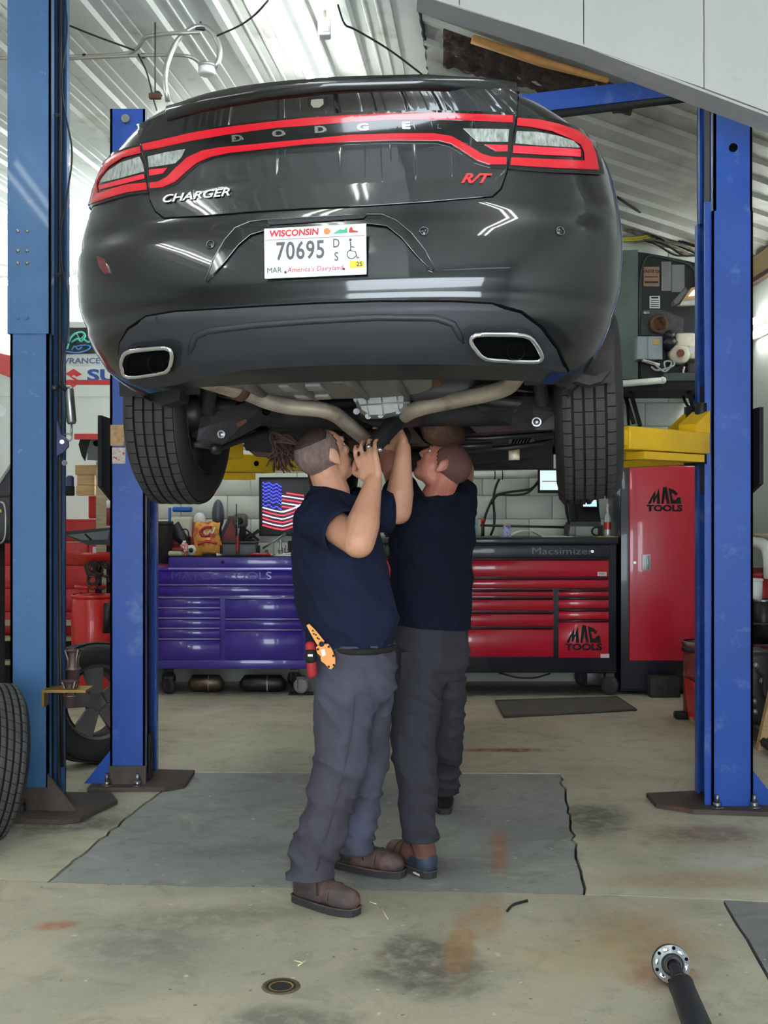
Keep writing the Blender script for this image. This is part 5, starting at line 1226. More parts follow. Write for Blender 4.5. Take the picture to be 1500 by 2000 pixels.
# ------------------------------------------------------------ second mechanic
m2 = thing('person', 'mechanic in dark navy shirt with short hair looking up under the car', 'person', G(845, 1690)[:], group='mechanics under the car')
hc2, nk2 = A(866, 910, 4.80), A(852, 972, 4.84)
sL2, eL2, wL2 = A(795, 992, 4.74), A(772, 930, 4.98), A(750, 862, 4.98)
sR2, eR2, wR2 = A(893, 990, 4.96), A(905, 918, 5.16), A(862, 866, 5.20)
R2 = frame((-.80, .22, .62), (.62, -.05, .80))
b = BD(); q2 = head(b, hc2, R2, 1.0)
b.cap(nk2, .066, hc2 + Vector((.015, 0, -.035)), .062); b.cap(nk2 + Vector((0, 0, -.06)), .085, nk2, .068)
b.chain([(sL2, .058), (eL2, .050), (eL2.lerp(wL2, .4), .046), (wL2, .03)]); b.chain([(sR2, .058), (eR2, .050), (eR2.lerp(wR2, .4), .048), (wR2, .031)])
hand(b, wL2, A(738, 838, 5.0) - wL2, (.6, .5, .2), 1, .6, k=1.05); hand(b, wR2, A(838, 850, 5.22) - wR2, (0, .4, .8), -1, .6, k=1.05)
b.chain([(nk2 + Vector((0, 0, -.12)), .07), (A(842, 1060, 4.86), .09), (A(838, 1180, 4.86), .10), (A(836, 1250, 4.86), .10)])
b.chain([(A(815, 1275, 4.80), .09), (A(812, 1440, 4.66), .05), (A(817, 1560, 4.58), .035)]); b.chain([(A(860, 1275, 4.95), .09), (A(868, 1420, 5.10), .05), (A(868, 1480, 5.2), .035)])
body2 = remesh(b, .0056, skin2_m, 'body', m2, 3); face_parts(q2, R2, 1.0, body2)
skull(R2, hc2, 1.0, -.030, .003, .052, stub_m, 'shaved_hair', body2, .001)
b = BD(); Rt = frame((-.62, .78, 0), (0, 0, 1))
b.loft([(A(x, y, 4.86), rx, ry) for x, y, rx, ry in ((852, 966, .10, .085), (851, 985, .165, .10), (848, 1010, .198, .118), (846, 1060, .203, .138), (842, 1120, .192, .142), (838, 1170, .186, .146), (840, 1205, .188, .15), (841, 1235, .186, .15))], Rt)
b.cap(nk2 + Vector((0, 0, -.05)), .088, nk2 + Vector((.01, 0, .0)), .080)
b.cap(A(840, 1000, 4.85), .10, sL2, .090); b.cap(sL2, .090, sL2.lerp(eL2, .12), .086); b.cap(A(858, 1000, 4.87), .10, sR2, .088); b.cap(sR2, .088, sR2.lerp(eR2, .1), .084)
sh2 = remesh(b, .009, shirt2_m, 'shirt', m2, 8, folds(.011, .9, 8.0), cuts=[(nk2 + Vector((.0, 0, .002)), (-.25, .1, 1), .13), (A(840, 1222, 4.86), (-.1, 0, -1), .3)])
sleeve_(sL2, eL2, .55, .090, .08, shirt2_m, sh2); sleeve_(sR2, eR2, .42, .088, .08, shirt2_m, sh2)
obj('collar', MB().tube([nk2 + Rt @ Vector((.074 * math.cos(t), .074 * math.sin(t), -.008)) for t in [k * math.pi / 12 for k in range(24)]], .012, 8, closed=True), shirt2_m, sh2)
b = BD(); b.loft([(A(x, y, 4.86), rx, ry) for x, y, rx, ry in ((838, 1198, .175, .135), (838, 1225, .178, .14), (836, 1260, .186, .158), (836, 1295, .182, .155), (836, 1325, .16, .13))], Rt)
b.chain([(A(814, 1290, 4.80), .118), (A(812, 1370, 4.74), .112), (A(808, 1450, 4.67), .096), (A(815, 1540, 4.60), .080), (A(820, 1610, 4.53), .073), (A(821, 1648, 4.50), .070)])
b.chain([(A(858, 1290, 4.94), .112), (A(868, 1370, 5.02), .098), (A(868, 1440, 5.10), .084), (A(868, 1500, 5.24), .074), (A(867, 1555, 5.34), .066)])
tr2 = remesh(b, .009, pants2_m, 'trousers', m2, 6, folds(.010, 1.7, 11.0, (.4, .7)), cuts=[(A(821, 1638, 4.50), (0, 0, -1), .13), (A(867, 1548, 5.34), (0, 0, -1), .12), (A(838, 1210, 4.86), (0, 0, 1), .3)])
obj('back_pocket', MB().rbox(A(806, 1300, 4.70) + Vector((0, -.01, 0)), (.11, .012, .12), .01, Matrix.Rotation(.35, 3, 'Z')), pants2_m, tr2)
hl_, to_ = G(846, 1716), G(752, 1672); bt = boot(m2, hl_, to_, A(821, 1625, 4.51), boot2_m, label='brown leather boot with dark blue heel', L=.31)
f_ = (to_ - hl_).normalized(); rr_ = f_.cross(Vector((0, 0, 1)))
b = BD(); P = lambda x, y, z: hl_ + f_ * x + rr_ * y + Vector((0, 0, z)); b.ell(P(.05, 0, .062), (.049, .049, .058)); b.cap(P(.045, 0, .05), .045, P(.11, 0, .045), .044)
remesh(b, .007, M('blue_heel_leather', (48, 58, 76), 0.6), 'heel_counter', bt, 4, flat=.025)
lettering('heel_mark', 'carhartt', .014, white, P(.05, -.0475, .015), -f_, (0, 0, 1), bt, .001, bold=.0005)
boot(m2, G(868, 1592), G(862, 1560), A(868, 1530, 5.37), matte, label='black rear boot', L=.30)
# ------------------------------------------------------------ what they hold and wear
t = thing('work_light', 'black inspection light gripped in the raised hands under the car', 'flashlight', A(745, 850, 4.2)[:])
obj('handle', MB().tube([A(716, 886, 4.20), A(738, 862, 4.24), A(775, 822, 4.30)], [.026, .034, .034], 14), matte, t); obj('light_head', MB().tube([A(772, 826, 4.30), A(800, 808, 4.34)], [.036, .03], 14), black, t)
for px, py in ((716, 872), (738, 878)): obj('steel_ring', MB().ball(A(px + 4, py, 4.06), .010, 10), chrome, t)
kn_m = M('orange_plastic', (240, 150, 50), 0.45, var=.06)
t = thing('sheath_knife', 'bright orange knife with drilled handle sheathed at the belt', 'knife', A(628, 1262, 4.10)[:])
dK = 4.115
def outl(l, d): return [(W(x, y, d).x, W(x, y, d).z) for x, y in l]
hk = obj('knife_handle', MB().prism(outl([(599, 1221), (604, 1218), (618, 1232), (634, 1252), (630, 1257), (620, 1259), (610, 1242)], dK), dK - .012, dK), kn_m, t)
for px, py in ((611, 1232), (617, 1240), (623, 1248), (613, 1238), (620, 1246)): p = W(px, py, dK - .0125); obj('drilled_hole', MB().cyl(p, p + Vector((0, -.001, 0)), .0035, seg=8), matte, hk)
shk = obj('sheath', MB().prism(outl([(618, 1263), (625, 1257), (642, 1257), (650, 1270), (655, 1284), (655, 1298), (647, 1306), (641, 1303), (636, 1296), (628, 1290), (626, 1280), (620, 1274)], dK), dK - .02, dK + .004), kn_m, t)
for px, py in ((642, 1263), (651, 1281), (652, 1299), (642, 1302), (621, 1268), (624, 1283)): p = W(px, py, dK - .021); obj('sheath_rivet', MB().cyl(p, p + Vector((0, -.002, 0)), .0045, seg=8), matte, shk)
obj('blade_window', MB().prism(outl([(627, 1268), (634, 1266), (637, 1278), (630, 1281)], dK), dK - .022, dK - .02), steel, shk); obj('lock_button', MB().cyl(W(628, 1258, dK - .013), W(628, 1258, dK - .025), .010, seg=12), matte, shk)
t = thing('belt_pouch', 'small red and black knife pouch on the belt', 'pouch', A(607, 1290, 4.13)[:])
obj('pouch_body', MB().rbox(A(608, 1288, 4.15), (.038, .04, .135), .015, Matrix.Rotation(-.06, 3, 'Y')), M('red_nylon', (170, 40, 46), 0.7, bump=.1, bscale=300), t); obj('pouch_flap', MB().rbox(A(607, 1281, 4.145), (.041, .044, .055), .014, Matrix.Rotation(-.06, 3, 'Y')), matte, t); obj('pouch_tab', MB().bb(*(lambda p: (p.x - .009, p.x + .009, p.y - .003, p.y, p.z - .004, p.z + .004))(A(606, 1280, 4.122))), white, t)
# ================================================================== TOOL CHESTS AND THE BENCH LINE
def PX(x0, x1, y0, y1, d, t):     # box whose front face is the given pixel rectangle at depth d, t metres deep
    a, b = W(x0, y1, d), W(x1, y0, d); return (a.x, b.x, d, d + t, a.z, b.z)
def pbox(mb, x0, x1, y0, y1, d, t): return mb.bb(*PX(x0, x1, y0, y1, d, t))
def prbox(mb, x0, x1, y0, y1, d, t, r=.01, seg=2):
    a = PX(x0, x1, y0, y1, d, t); return mb.rbox(((a[0] + a[1]) / 2, (a[2] + a[3]) / 2, (a[4] + a[5]) / 2), (a[1] - a[0], a[3] - a[2], a[5] - a[4]), r, seg=seg)
purple = M('purple_enamel', (62, 38, 150), 0.3, var=0.05, scale=2, coat=0.5); lav = M('lavender_trim', (150, 138, 190), 0.3, 0.5)
cred = M('tool_chest_red', (206, 28, 54), 0.3, var=0.05, scale=2, coat=0.5); navy = M('chest_black', (24, 26, 38), 0.35, var=0.1, coat=0.3)
tyrw = M('caster_rubber', (46, 46, 48), 0.6)
def caster(parent, p, r, wmat=tyrw):
    c = obj('caster', MB().bb(p.x - .035, p.x + .035, p.y - .03, p.y + .03, p.z + r * 1.9, p.z + r * 2.1 + .01).bb(p.x - .03, p.x - .024, p.y - .02, p.y + .02, p.z + r * .7, p.z + r * 2).bb(p.x + .024, p.x + .03, p.y - .02, p.y + .02, p.z + r * .7, p.z + r * 2), dsteel, parent)
    mb = MB(); vs, fs = xl([(0, -.02), (r * .6, -.02), (r * .96, -.018), (r, -.01), (r, .01), (r * .96, .018), (r * .6, .02), (0, .02)], 24)
    Rz = Matrix.Rotation(1.1, 3, 'Z'); mb.add([Rz @ Vector(v) + Vector((p.x, p.y, p.z + r)) for v in vs], fs, True); obj('caster_wheel', mb, wmat, c)
    return c
def drawer(parent, x0, x1, y0, y1, d, mat, trim, th=4, tmat2=None):
    dr = obj('drawer', prbox(MB(), x0, x1, y0 + th, y1, d - .012, .03, .004, 1), mat, parent)
    obj('drawer_handle', prbox(MB(), x0 + 1, x1 - 1, y0, y0 + th, d - .026, .03, .003, 1), trim, dr); return dr
# ---- purple chest
DP = 9.0; t = thing('tool_chest', 'purple rolling tool chest with lavender drawer trims under a cluttered top', 'tool chest', W(450, 1345, DP)[:])
obj('chest_body', prbox(MB(), 262, 598, 1108, 1306, DP, .55, .008), purple, t)
ld = obj('lid', prbox(MB(), 329, 597, 1089, 1109, DP - .01, .55, .006), purple, t); obj('lid_trim', pbox(MB(), 329, 597, 1109, 1112, DP - .02, .04), lav, ld)
obj('lid_lock', MB().cyl(W(435, 1098, DP - .012), W(435, 1098, DP - .022), .014), matte, ld)
obj('inlay', pbox(MB(), 329, 597, 1086.5, 1089, DP + .02, .5), matte, ld)
for r in ((270, 588, 1112, 1141), (270, 588, 1141, 1163), (270, 430, 1166, 1187), (270, 430, 1186, 1207), (270, 430, 1206, 1227), (270, 430, 1226, 1247), (270, 430, 1247, 1289), (439, 590, 1167, 1208), (439, 590, 1208, 1229), (439, 590, 1229, 1289)):
    drawer(t, *r, DP, purple, lav if r[2] > 1120 else purple, 3)
lettering('embossed_name', 'MATCO TOOLS', .085, M('lit_emboss_purple', (78, 54, 168), 0.3, coat=.5), W(432, 1125, DP - .0125), FR, FU, t, .002, sx=1.35)  # lighter copy of the enamel: the relief's highlight is put into the colour
obj('bottom_rail', prbox(MB(), 262, 600, 1289, 1306, DP - .008, .04, .004), purple, t)
for px, dd in ((330, .06), (588, .06), (330, .48), (575, .48)):
    p = W(px, 1345, DP + dd); p.z = 0; caster(t, p, .062, M('white_caster', (150, 150, 148), 0.5) if px == 588 else tyrw)
obj('caster_pad', MB().bb(*(lambda p: (p.x - .1, p.x + .1, p.y - .08, p.y + .08, 0.0, .004))(Vector((W(588, 1345, DP).x, DP + .06, 0)))), matte, t)
# two exhaust parts stored below
cat_m = M('catalyst_steel', (120, 104, 88), 0.4, 0.8, 0.3, 12)
for px, w_, lab, mt_ in ((403, .14, 'brownish steel exhaust canister lying under the purple chest', cat_m), (515, .19, 'shiny ribbed exhaust shield lying under the purple chest', dsteel)):
    c0 = Vector((W(px, 1320, 9.15).x, 9.15, .07)); q = thing('exhaust_part', lab, 'exhaust part', (c0.x, c0.y, 0)); obj('shell', MB().tube([c0 + Vector((-w_, 0, -.01)), c0 + Vector((-w_ * .8, 0, 0)), c0 + Vector((w_ * .7, 0, 0)), c0 + Vector((w_, 0, -.02))], [.025, .068, .068, .03], 18), mt_, q)
    obj('weld_flange', MB().tube([c0 + Vector((w_ * .15, 0, 0)), c0 + Vector((w_ * .2, 0, 0))], .071, 18), pipe_m, q)
# ---- red and black chest
DR = 8.95; t = thing('tool_chest', 'red and black rolling tool chest behind the second mechanic', 'tool chest', W(980, 1360, DR)[:])
obj('chest_body', prbox(MB(), 745, 1204, 1062, 1314, DR, .6, .006), navy, t)
wt = obj('worktop', prbox(MB(), 742, 1208, 1050, 1063, DR - .03, .66, .01), navy, t)
obj('upper_panel', prbox(MB(), 752, 1192, 1064, 1091, DR - .01, .05, .008), navy, t)
lettering('embossed_name', 'Macsimizer', .075, M('lit_emboss_black', (104, 106, 120), 0.25), W(1098, 1077, DR - .011), FR, FU, t, .002, sx=1.45)  # grey lettering colour stands in for light catching the embossed letters
obj('lock', MB().cyl(W(1157, 1077, DR - .01), W(1157, 1077, DR - .02), .012), steel, t)
for r in ((752, 1189, 1090, 1127), (752, 1189, 1128, 1149), (752, 1081, 1151, 1165), (752, 1081, 1167, 1193), (752, 1081, 1195, 1223), (752, 1081, 1225, 1283), (1091, 1189, 1151, 1165), (1091, 1189, 1167, 1188), (1091, 1189, 1190, 1210), (1091, 1189, 1211, 1285)):
    drawer(t, *r, DR, cred, M('drawer_trim_black', (60, 34, 44), 0.3, 0.4), 4)
for x0, x1, y0, y1 in ((1167, 1185, 1117, 1125), (1173, 1190, 1277, 1285)): obj('maker_tag', pbox(MB(), x0, x1, y0, y1, DR - .016, .006), M('tag_pink_white', (224, 200, 206), 0.5), t)
lettering('maker_mark', 'MAC', .02, navy, W(1176, 1121, DR - .0165), FR, FU, t, .0005)
def mac_logo(cx, cy, wpx, d, parent):
    """three letters cut to a half dome with a second word below"""
    s = d / F; w_ = wpx * s; o = W(cx, cy, d); h = w_ * .5
    for l in ([(-1, 0), (-.56, .80), (-.53, .42), (-.33, .93), (-.26, 0), (-.46, 0), (-.46, .40), (-.60, .05), (-.69, .05), (-.70, .36), (-.82, 0)],
              [(-.20, 0), (-.09, 1.0), (.13, 1.0), (.30, 0), (.13, 0), (.10, .22), (.065, .22), (.03, .66), (-.005, .22), (-.035, .22), (-.055, 0)],
              [(.37, 0), (.23, .95), (.58, .82), (.80, .60), (.66, .48), (.55, .60), (.42, .64), (.50, .26), (.64, .22), (.74, .36), (.93, .40), (1.0, 0)]):
        obj('logo_letter', MB().prism([(o.x + x * w_ / 2, o.z + .012 + y * h) for x, y in l], d - .001, d + .002), matte, parent)
    lettering('logo_lettering', 'TOOLS', .072 * w_ / .29, matte, o + Vector((0, -.001, -.022 * w_ / .29 * 1.2)), FR, FU, parent, .0006, sx=1.32, bold=.0035)
mac_logo(1140, 1258, 68, DR - .0125, t)
for px, dd in ((1190, .06), (800, .06), (1140, .5), (800, .5)):
    p = W(px, 1360, DR + dd); p.z = 0; caster(t, p, .078)
obj('caster_mount', prbox(MB(), 1146, 1175, 1314, 1338, DR + .02, .1, .006), dsteel, t)
obj('hanging_cord', MB().tube(bend([W(975, 1314, DR + .1), W(1010, 1324, DR + .1), W(1045, 1325, DR + .1), W(1075, 1315, DR + .1)]), .008, 6), cable, t)
# ---- tall red locker
t = thing('locker', 'tall black locker with a red door right of the red chest', 'locker', W(1295, 1350, 9.0)[:])
obj('cabinet', prbox(MB(), 1212, 1384, 904, 1346, 9.0, .5, .006), navy, t); ldr = obj('door', prbox(MB(), 1229, 1368, 910, 1291, 8.975, .03, .008), cred, t)
hp = obj('handle_plate', prbox(MB(), 1254, 1271, 1083, 1114, 8.965, .015, .003), M('handle_grey', (206, 200, 204), 0.4, 0.3), ldr); obj('handle_grip', prbox(MB(), 1264, 1268, 1085, 1112, 8.955, .012, .002), steel, hp); obj('key_lock', MB().cyl(W(1240, 1099, 8.975), W(1240, 1099, 8.965), .012), steel, ldr)
mac_logo(1298, 987, 66, 8.974, ldr)
obj('plinth', prbox(MB(), 1212, 1384, 1310, 1350, 9.01, .5, .004), matte, t)
# ---- on the back wall: flag of lights, pipe, tablet, cords
YW = 9.66
t = thing('light_flag', 'dark panel with a waving flag made of blue, red and white lights', 'light panel', W(555, 1045, YW)[:])
obj('panel', prbox(MB(), 507, 606, 934, 1046, 9.665, .03, .006), M('panel_grey', (62, 62, 68), 0.5), t)
for r in ((506, 509, 933, 1047), (506, 607, 932, 935), (506, 607, 1044, 1047)): obj('frame_edge', pbox(MB(), *r, 9.655, .04), matte, t)
bl, rd, wh_ = M('blue_led', (60, 60, 255), .4, emit=(50, 60, 255), estr=3.0), M('red_led', (255, 60, 70), .4, emit=(255, 50, 70), estr=2.4), M('white_led', (230, 225, 255), .4, emit=(225, 220, 255), estr=1.8)
dots = {0: MB(), 1: MB(), 2: MB()}
def dot(px, py, k): p = W(px, py, 9.66); dots[k].bb(p.x - .0045, p.x + .0045, 9.657, 9.667, p.z - .0045, p.z + .0045)
def wave(u): return 14 * u * 1.0 + 6 * math.sin(u * 3.2) if u < .4 else 14 * .4 + 6 * math.sin(1.28) + (u - .4) * -26 * (u - .2)
for i in range(13):
    for j in range(26):
        u = j / 25; px = 514 + 78 * u; py = 943 + i * 6.9 + (12 * u if i < 6 else 9 * math.sin(u * 2.6) - 24 * max(0, u - .5)) + (10 * max(0, .6 - u) * 0)
        if i < 7:
            if u < .46: dot(px, py + 2 * math.sin(j * 1.3), 0)
            elif py > 957: dot(px, py + 6, 1 if i % 2 else 2)
        else: dot(px, py, 2 if i % 2 else 1)
for k in range(7): dot(576 + (k % 2) * 2, 1010 + k * 4, 0)
for k, nm, mt_ in ((0, 'blue_lights', bl), (1, 'red_lights', rd), (2, 'white_lights', wh_)): obj(nm, dots[k], mt_, t)['kind'] = 'stuff'
cdt = M('white_conduit', (222, 224, 218), 0.45, var=.06)
t = thing('wall_pipe', 'white painted pipe along the block wall above the red chest', 'pipe', W(980, 926, YW)[:]); obj('pipe', MB().tube([W(880, 928, 9.6), W(950, 928, 9.6), W(1150, 924, 9.6)], .035, 14), cdt, t)
for px in (966, 981): obj('pipe_band', MB().tube([W(px, 928, 9.6) + Vector((-.004, 0, 0)), W(px, 928, 9.6) + Vector((.004, 0, 0))], .038, 14), matte, t)
t = thing('wall_screen', 'thin black framed wall screen showing a pale page', 'screen', W(1090, 962, 9.5)[:]); obj('screen_frame', prbox(MB(), 1051, 1160, 915, 963, 9.5, .03, .005), matte, t); obj('display', pbox(MB(), 1055, 1156, 919, 957, 9.496, .01), M('pale_screen', (200, 218, 225), .3, emit=(190, 215, 225), estr=.7), t)
obj('page_line', pbox(MB(), 1059, 1100, 939, 941, 9.493, .004), M('page_red', (214, 140, 150), .5), t)
obj('screen_arm', MB().tube(bend([W(1104, 963, 9.5), W(1106, 1000, 9.45), W(1112, 1020, 9.4), W(1108, 1045, 9.35)]), .012, 8), matte, t)
for k, (l, lab) in enumerate((([(978, 930), (968, 950), (963, 975), (966, 1005), (965, 1030), (958, 1046)], 'black cord hanging down the block wall from the white pipe'), ([(1055, 935), (1040, 955), (1020, 958), (985, 962), (965, 968), (950, 1000), (944, 1025)], 'black cord curving left from the wall screen'), ([(1052, 942), (1030, 965), (1000, 968), (970, 965), (960, 985)], 'short black cord looping under the wall screen'))):
    o = tag(obj('extension_cord', MB().tube(bend([W(x, y, 9.62) for x, y in l]), .010, 6), cable), lab, 'cord')
t = thing('wall_rail', 'thin metal rail standing behind the items on the red chest', 'rail', W(1020, 1050, 9.5)[:]); obj('bar', MB().tube([W(938, 1026, 9.5), W(1112, 1030, 9.5)], .010, 8), dsteel, t)
obj('upright', MB().tube([W(943, 1016, 9.5), W(943, 1052, 9.5)], .014, 8), dsteel, t); obj('upright', MB().tube([W(1108, 1020, 9.5), W(1108, 1052, 9.5)], .014, 8), dsteel, t); obj('red_cap', MB().tube([W(943, 1012, 9.5), W(943, 1022, 9.5)], .016, 8), redp, t)
# ---- things standing on the red chest
TOPR = W(0, 1050, DR).z
def stand(name, lab, cat, px, d, group=None): p = W(px, 1050, d); return thing(name, lab, cat, (p.x, d, TOPR), 0, group), Vector((p.x, d, TOPR))
t, p = stand('spray_bottle', 'pale blue squeeze bottle with white cap on the red chest', 'bottle', 926, 9.2); obj('bottle_body', MB().lathe([(0, 0), (.030, 0), (.032, .02), (.030, .13), (.022, .16), (.012, .18), (0, .18)], p, 18), M('pale_blue_plastic', (170, 205, 225), .4), t); obj('cap', MB().lathe([(.012, .175), (.012, .215), (.006, .235), (0, .235)], p, 14), white, t)
t, p = stand('drink_can', 'small white and violet can on the red chest', 'can', 990, 9.2); obj('can_body', MB().lathe([(0, 0), (.028, 0), (.032, .008), (.032, .085), (.027, .095), (0, .095)], p, 18), M('violet_white_label', (196, 196, 222), .4, var=.1, scale=40, col2=(110, 110, 190), mixs=30, mixt=(.5, .55)), t); obj('can_lid', MB().lathe([(.027, .095), (.025, .104), (0, .104)], p, 18), M('orange_lid', (210, 130, 70), .4), t)
for k, (x0, x1, dd, lab, mt_) in enumerate(((996, 1060, 9.15, 'open paper sheets curling on the red chest', paper), (1060, 1122, 9.1, 'flat white papers beside the phone', paper), (1166, 1208, 9.1, 'narrow yellow note pad at the chest corner', M('yellow_paper', (226, 216, 130), .8)), (978, 1000, 9.05, 'small lilac card on the red chest', M('lilac_card', (170, 160, 196), .8)))):
    a, b_ = W(x0, 1050, dd).x, W(x1, 1050, dd).x; n = 10; mb = MB(); hgt = .05 if k == 0 else .004
    for i in range(n + 1):
        u = i / n; z = TOPR + .004 + hgt * math.sin(math.pi * u) * (1 if k == 0 else .3); x = a + (b_ - a) * u; mb.v += [(x, dd, z), (x, dd + .2, z + .002), (x, dd, z - .003), (x, dd + .2, z - .001)]
    for i in range(n):
        q = i * 4
        for f_ in ((q, q + 4, q + 5, q + 1), (q + 2, q + 3, q + 7, q + 6), (q, q + 2, q + 6, q + 4), (q + 1, q + 5, q + 7, q + 3)): mb.f.append(f_); mb.m.append(0); mb.sm.append(False)
    tag(obj('paper_sheet', mb, mt_), lab, 'paper', 'papers on the red chest')
t, p = stand('desk_phone', 'black desk phone with a small lit blue screen on a stand', 'phone', 1145, 9.2)
ph = obj('phone_body', MB().prism([(0, .10), (.02, .10), (.16, .26), (.16, .29), (.13, .29), (0, .125)], p.x - .13, p.x + .12, ax=lambda a, b, c: (c, p.y + a, p.z + b)), black, t)
obj('handset', MB().rbox(p + Vector((-.10, .06, .20)), (.055, .04, .20), .018, Matrix.Rotation(-.72, 3, 'X')), matte, t); obj('phone_screen_bezel', MB().rbox(p + Vector((.035, .05, .275)), (.15, .03, .085), .008, Matrix.Rotation(-.35, 3, 'X')), matte, t)
obj('phone_screen', MB().box(p + Vector((.035, .033, .275)), (.11, .003, .055), Matrix.Rotation(-.35, 3, 'X')), M('lcd_blue', (150, 180, 255), .3, emit=(140, 175, 255), estr=1.2), t)
for i in range(3):
    for j in range(4): obj('key', MB().rbox(p + Vector((.0 + .03 * i, .03 + .018 * (3 - j), .135 + .022 * (3 - j))), (.02, .008, .012), .002, Matrix.Rotation(-.7, 3, 'X')), M('key_grey', (120, 124, 130), .5), ph)
obj('stand_shelf', MB().bb(p.x - .15, p.x + .14, p.y - .01, p.y + .2, p.z + .085, p.z + .098), black, t)
for dx in (-.145, .135): obj('stand_leg', MB().bb(p.x + dx - .006, p.x + dx + .006, p.y, p.y + .18, p.z, p.z + .086), black, t)
obj('coil_cord', MB().tube([p + Vector((.09 + .04 * math.cos(k * .5), .02, .045 + .035 * math.sin(k * .5))) for k in range(13)], .008, 6), cable, t)
t, p = stand('sauce_bottle', 'clear bottle with red label beside the desk phone', 'bottle', 1187, 9.2); obj('glass', MB().lathe([(0, 0), (.028, 0), (.03, .02), (.03, .15), (.012, .2), (.012, .25), (0, .25)], p, 16), M('clear_bottle', (190, 190, 196), .15, .2), t); obj('label_band', MB().lathe([(.031, .06), (.031, .12)], p, 16), redp, t); obj('cap', MB().lathe([(.013, .245), (.013, .27), (0, .27)], p, 12), M('pinkish_cap', (214, 180, 184), .5), t)
t, p = stand('pen_light', 'small green-lit pen light standing between the two mechanics', 'flashlight', 757, 9.1); obj('barrel', MB().rbox(p + Vector((0, 0, .075)), (.06, .04, .13), .018), matte, t); obj('light_strip', MB().rbox(p + Vector((0, -.021, .08)), (.018, .006, .075), .003), M('pale_strip', (196, 200, 150), .4, emit=(200, 205, 150), estr=.4), t); obj('tip', MB().cyl(p, p + Vector((0, 0, .012)), .02), matte, t)
# ---- things on the purple chest
TOPP = W(0, 1086.5, DP).z
def st2(name, lab, cat, px, d, group=None): p = Vector((W(px, 1086, d).x, d, TOPP)); return thing(name, lab, cat, p[:], 0, group), p
t, p = st2('chip_bag', 'orange and red crisp bag standing on the purple chest', 'snack bag', 405, 9.12)
mb = MB(); n, m_ = 10, 12; wv = .105; hv = .27
for sgn in (-1, 1):
    for j in range(m_ + 1):
        v = j / m_
        for i in range(n + 1):
            u = i / n * 2 - 1; th_ = .045 * (1 - abs(u) ** 2.2) * math.sin(math.pi * min(1, v * 1.02)) ** .6; wr = .006 * mnoise.noise(Vector((u * 3, v * 5, sgn)))
            mb.v.append((p.x + u * wv * (1.12 - .18 * v) + .01 * math.sin(v * 7), p.y + sgn * (th_ + .001) + wr * (1 if 0 < i < n else 0), p.z + .003 + hv * v + .008 * math.sin(u * 6) * v))
N1 = (n + 1) * (m_ + 1)
for k in range(2):
    for j in range(m_):
        for i in range(n): a = k * N1 + j * (n + 1) + i; mb.f.append((a, a + 1, a + n + 2, a + n + 1)); mb.m.append(0); mb.sm.append(True)
obj('bag', mb, M('orange_foil', (232, 168, 74), .3, .15, var=.1, scale=10, col2=(196, 84, 60), mixs=14, mixt=(.5, .58)), t)
def bagc(px, py): return W(px, py, 9.062)
obj('printed_swirl', MB().tube(bend([bagc(*q) for q in ((414, 1030), (400, 1030), (391, 1038), (396, 1047), (410, 1046))], 5), .012, 6), M('bag_crimson', (170, 24, 60), .35), t); obj('printed_swirl', MB().tube(bend([bagc(*q) for q in ((398, 1036), (404, 1048), (410, 1034), (414, 1044), (420, 1030))], 4), .006, 6), white, t); obj('printed_band', MB().tube(bend([bagc(*q) for q in ((386, 1064), (404, 1056), (424, 1062))], 4), .012, 6), M('bag_red', (200, 60, 50), .35), t)
t, p = st2('jug', 'white plastic jug with blue handle at the back of the purple chest', 'jug', 355, 9.42); obj('jug_body', MB().rbox(p + Vector((0, 0, .16)), (.19, .12, .32), .03, seg=3), M('milky_plastic', (214, 210, 190), .4), t); obj('jug_handle', MB().rbox(p + Vector((.01, -.02, .375)), (.16, .08, .045), .014), M('blue_plastic', (40, 100, 190), .4), t); obj('jug_strap', MB().rbox(p + Vector((-.09, -.05, .33)), (.022, .03, .12), .006), M('blue_plastic', (40, 100, 190), .4), t)
t, p = st2('oil_funnel', 'black plastic funnel lying beside the blue handled jug', 'funnel', 352, 9.25); obj('cone', MB().tube([p + Vector((-.07, 0, .22)), p + Vector((.05, 0, .1)), p + Vector((.09, 0, .06))], [.08, .035, .014], 18), black, t); obj('loop_handle', MB().tube(bend([p + Vector((-.02, -.03, .2)), p + Vector((.07, -.03, .22)), p + Vector((.08, -.03, .12))]), .006, 6), black, t)
t, p = st2('grease_tub', 'dark tall bucket standing at the post end of the purple chest', 'bucket', 322, 9.0 + .1); obj('tub', MB().lathe([(0, -.06), (.058, -.06), (.064, .26), (.068, .28), (.06, .28), (.056, -.05)], p, 20), M('brown_black_plastic', (44, 38, 38), .5), t); obj('rim_band', MB().lathe([(.066, .245), (.071, .25), (.071, .27), (.066, .275)], p, 20), black, t)
t, p = st2('cleaner_bottle', 'white domed cleaner bottle behind the crisp bag', 'bottle', 390, 9.4); obj('bottle_body', MB().lathe([(0, 0), (.055, 0), (.058, .25), (.05, .31), (.03, .345), (0, .352)], p, 20), white, t); obj('label_band', MB().lathe([(.059, .12), (.059, .27)], p, 20), M('orange_band', (206, 140, 96), .4), t)
t, p = st2('tray', 'low red metal tray behind the crisp bag', 'tray', 358, 9.36); obj('tray_body', MB().bb(p.x - .14, p.x + .2, p.y - .06, p.y + .08, p.z, p.z + .15), M('dull_red', (150, 40, 44), .5), t); obj('tray_rim', MB().tube([(p.x - .14, p.y - .06, p.z + .15), (p.x + .2, p.y - .06, p.z + .15)], .007, 6), redp, t)
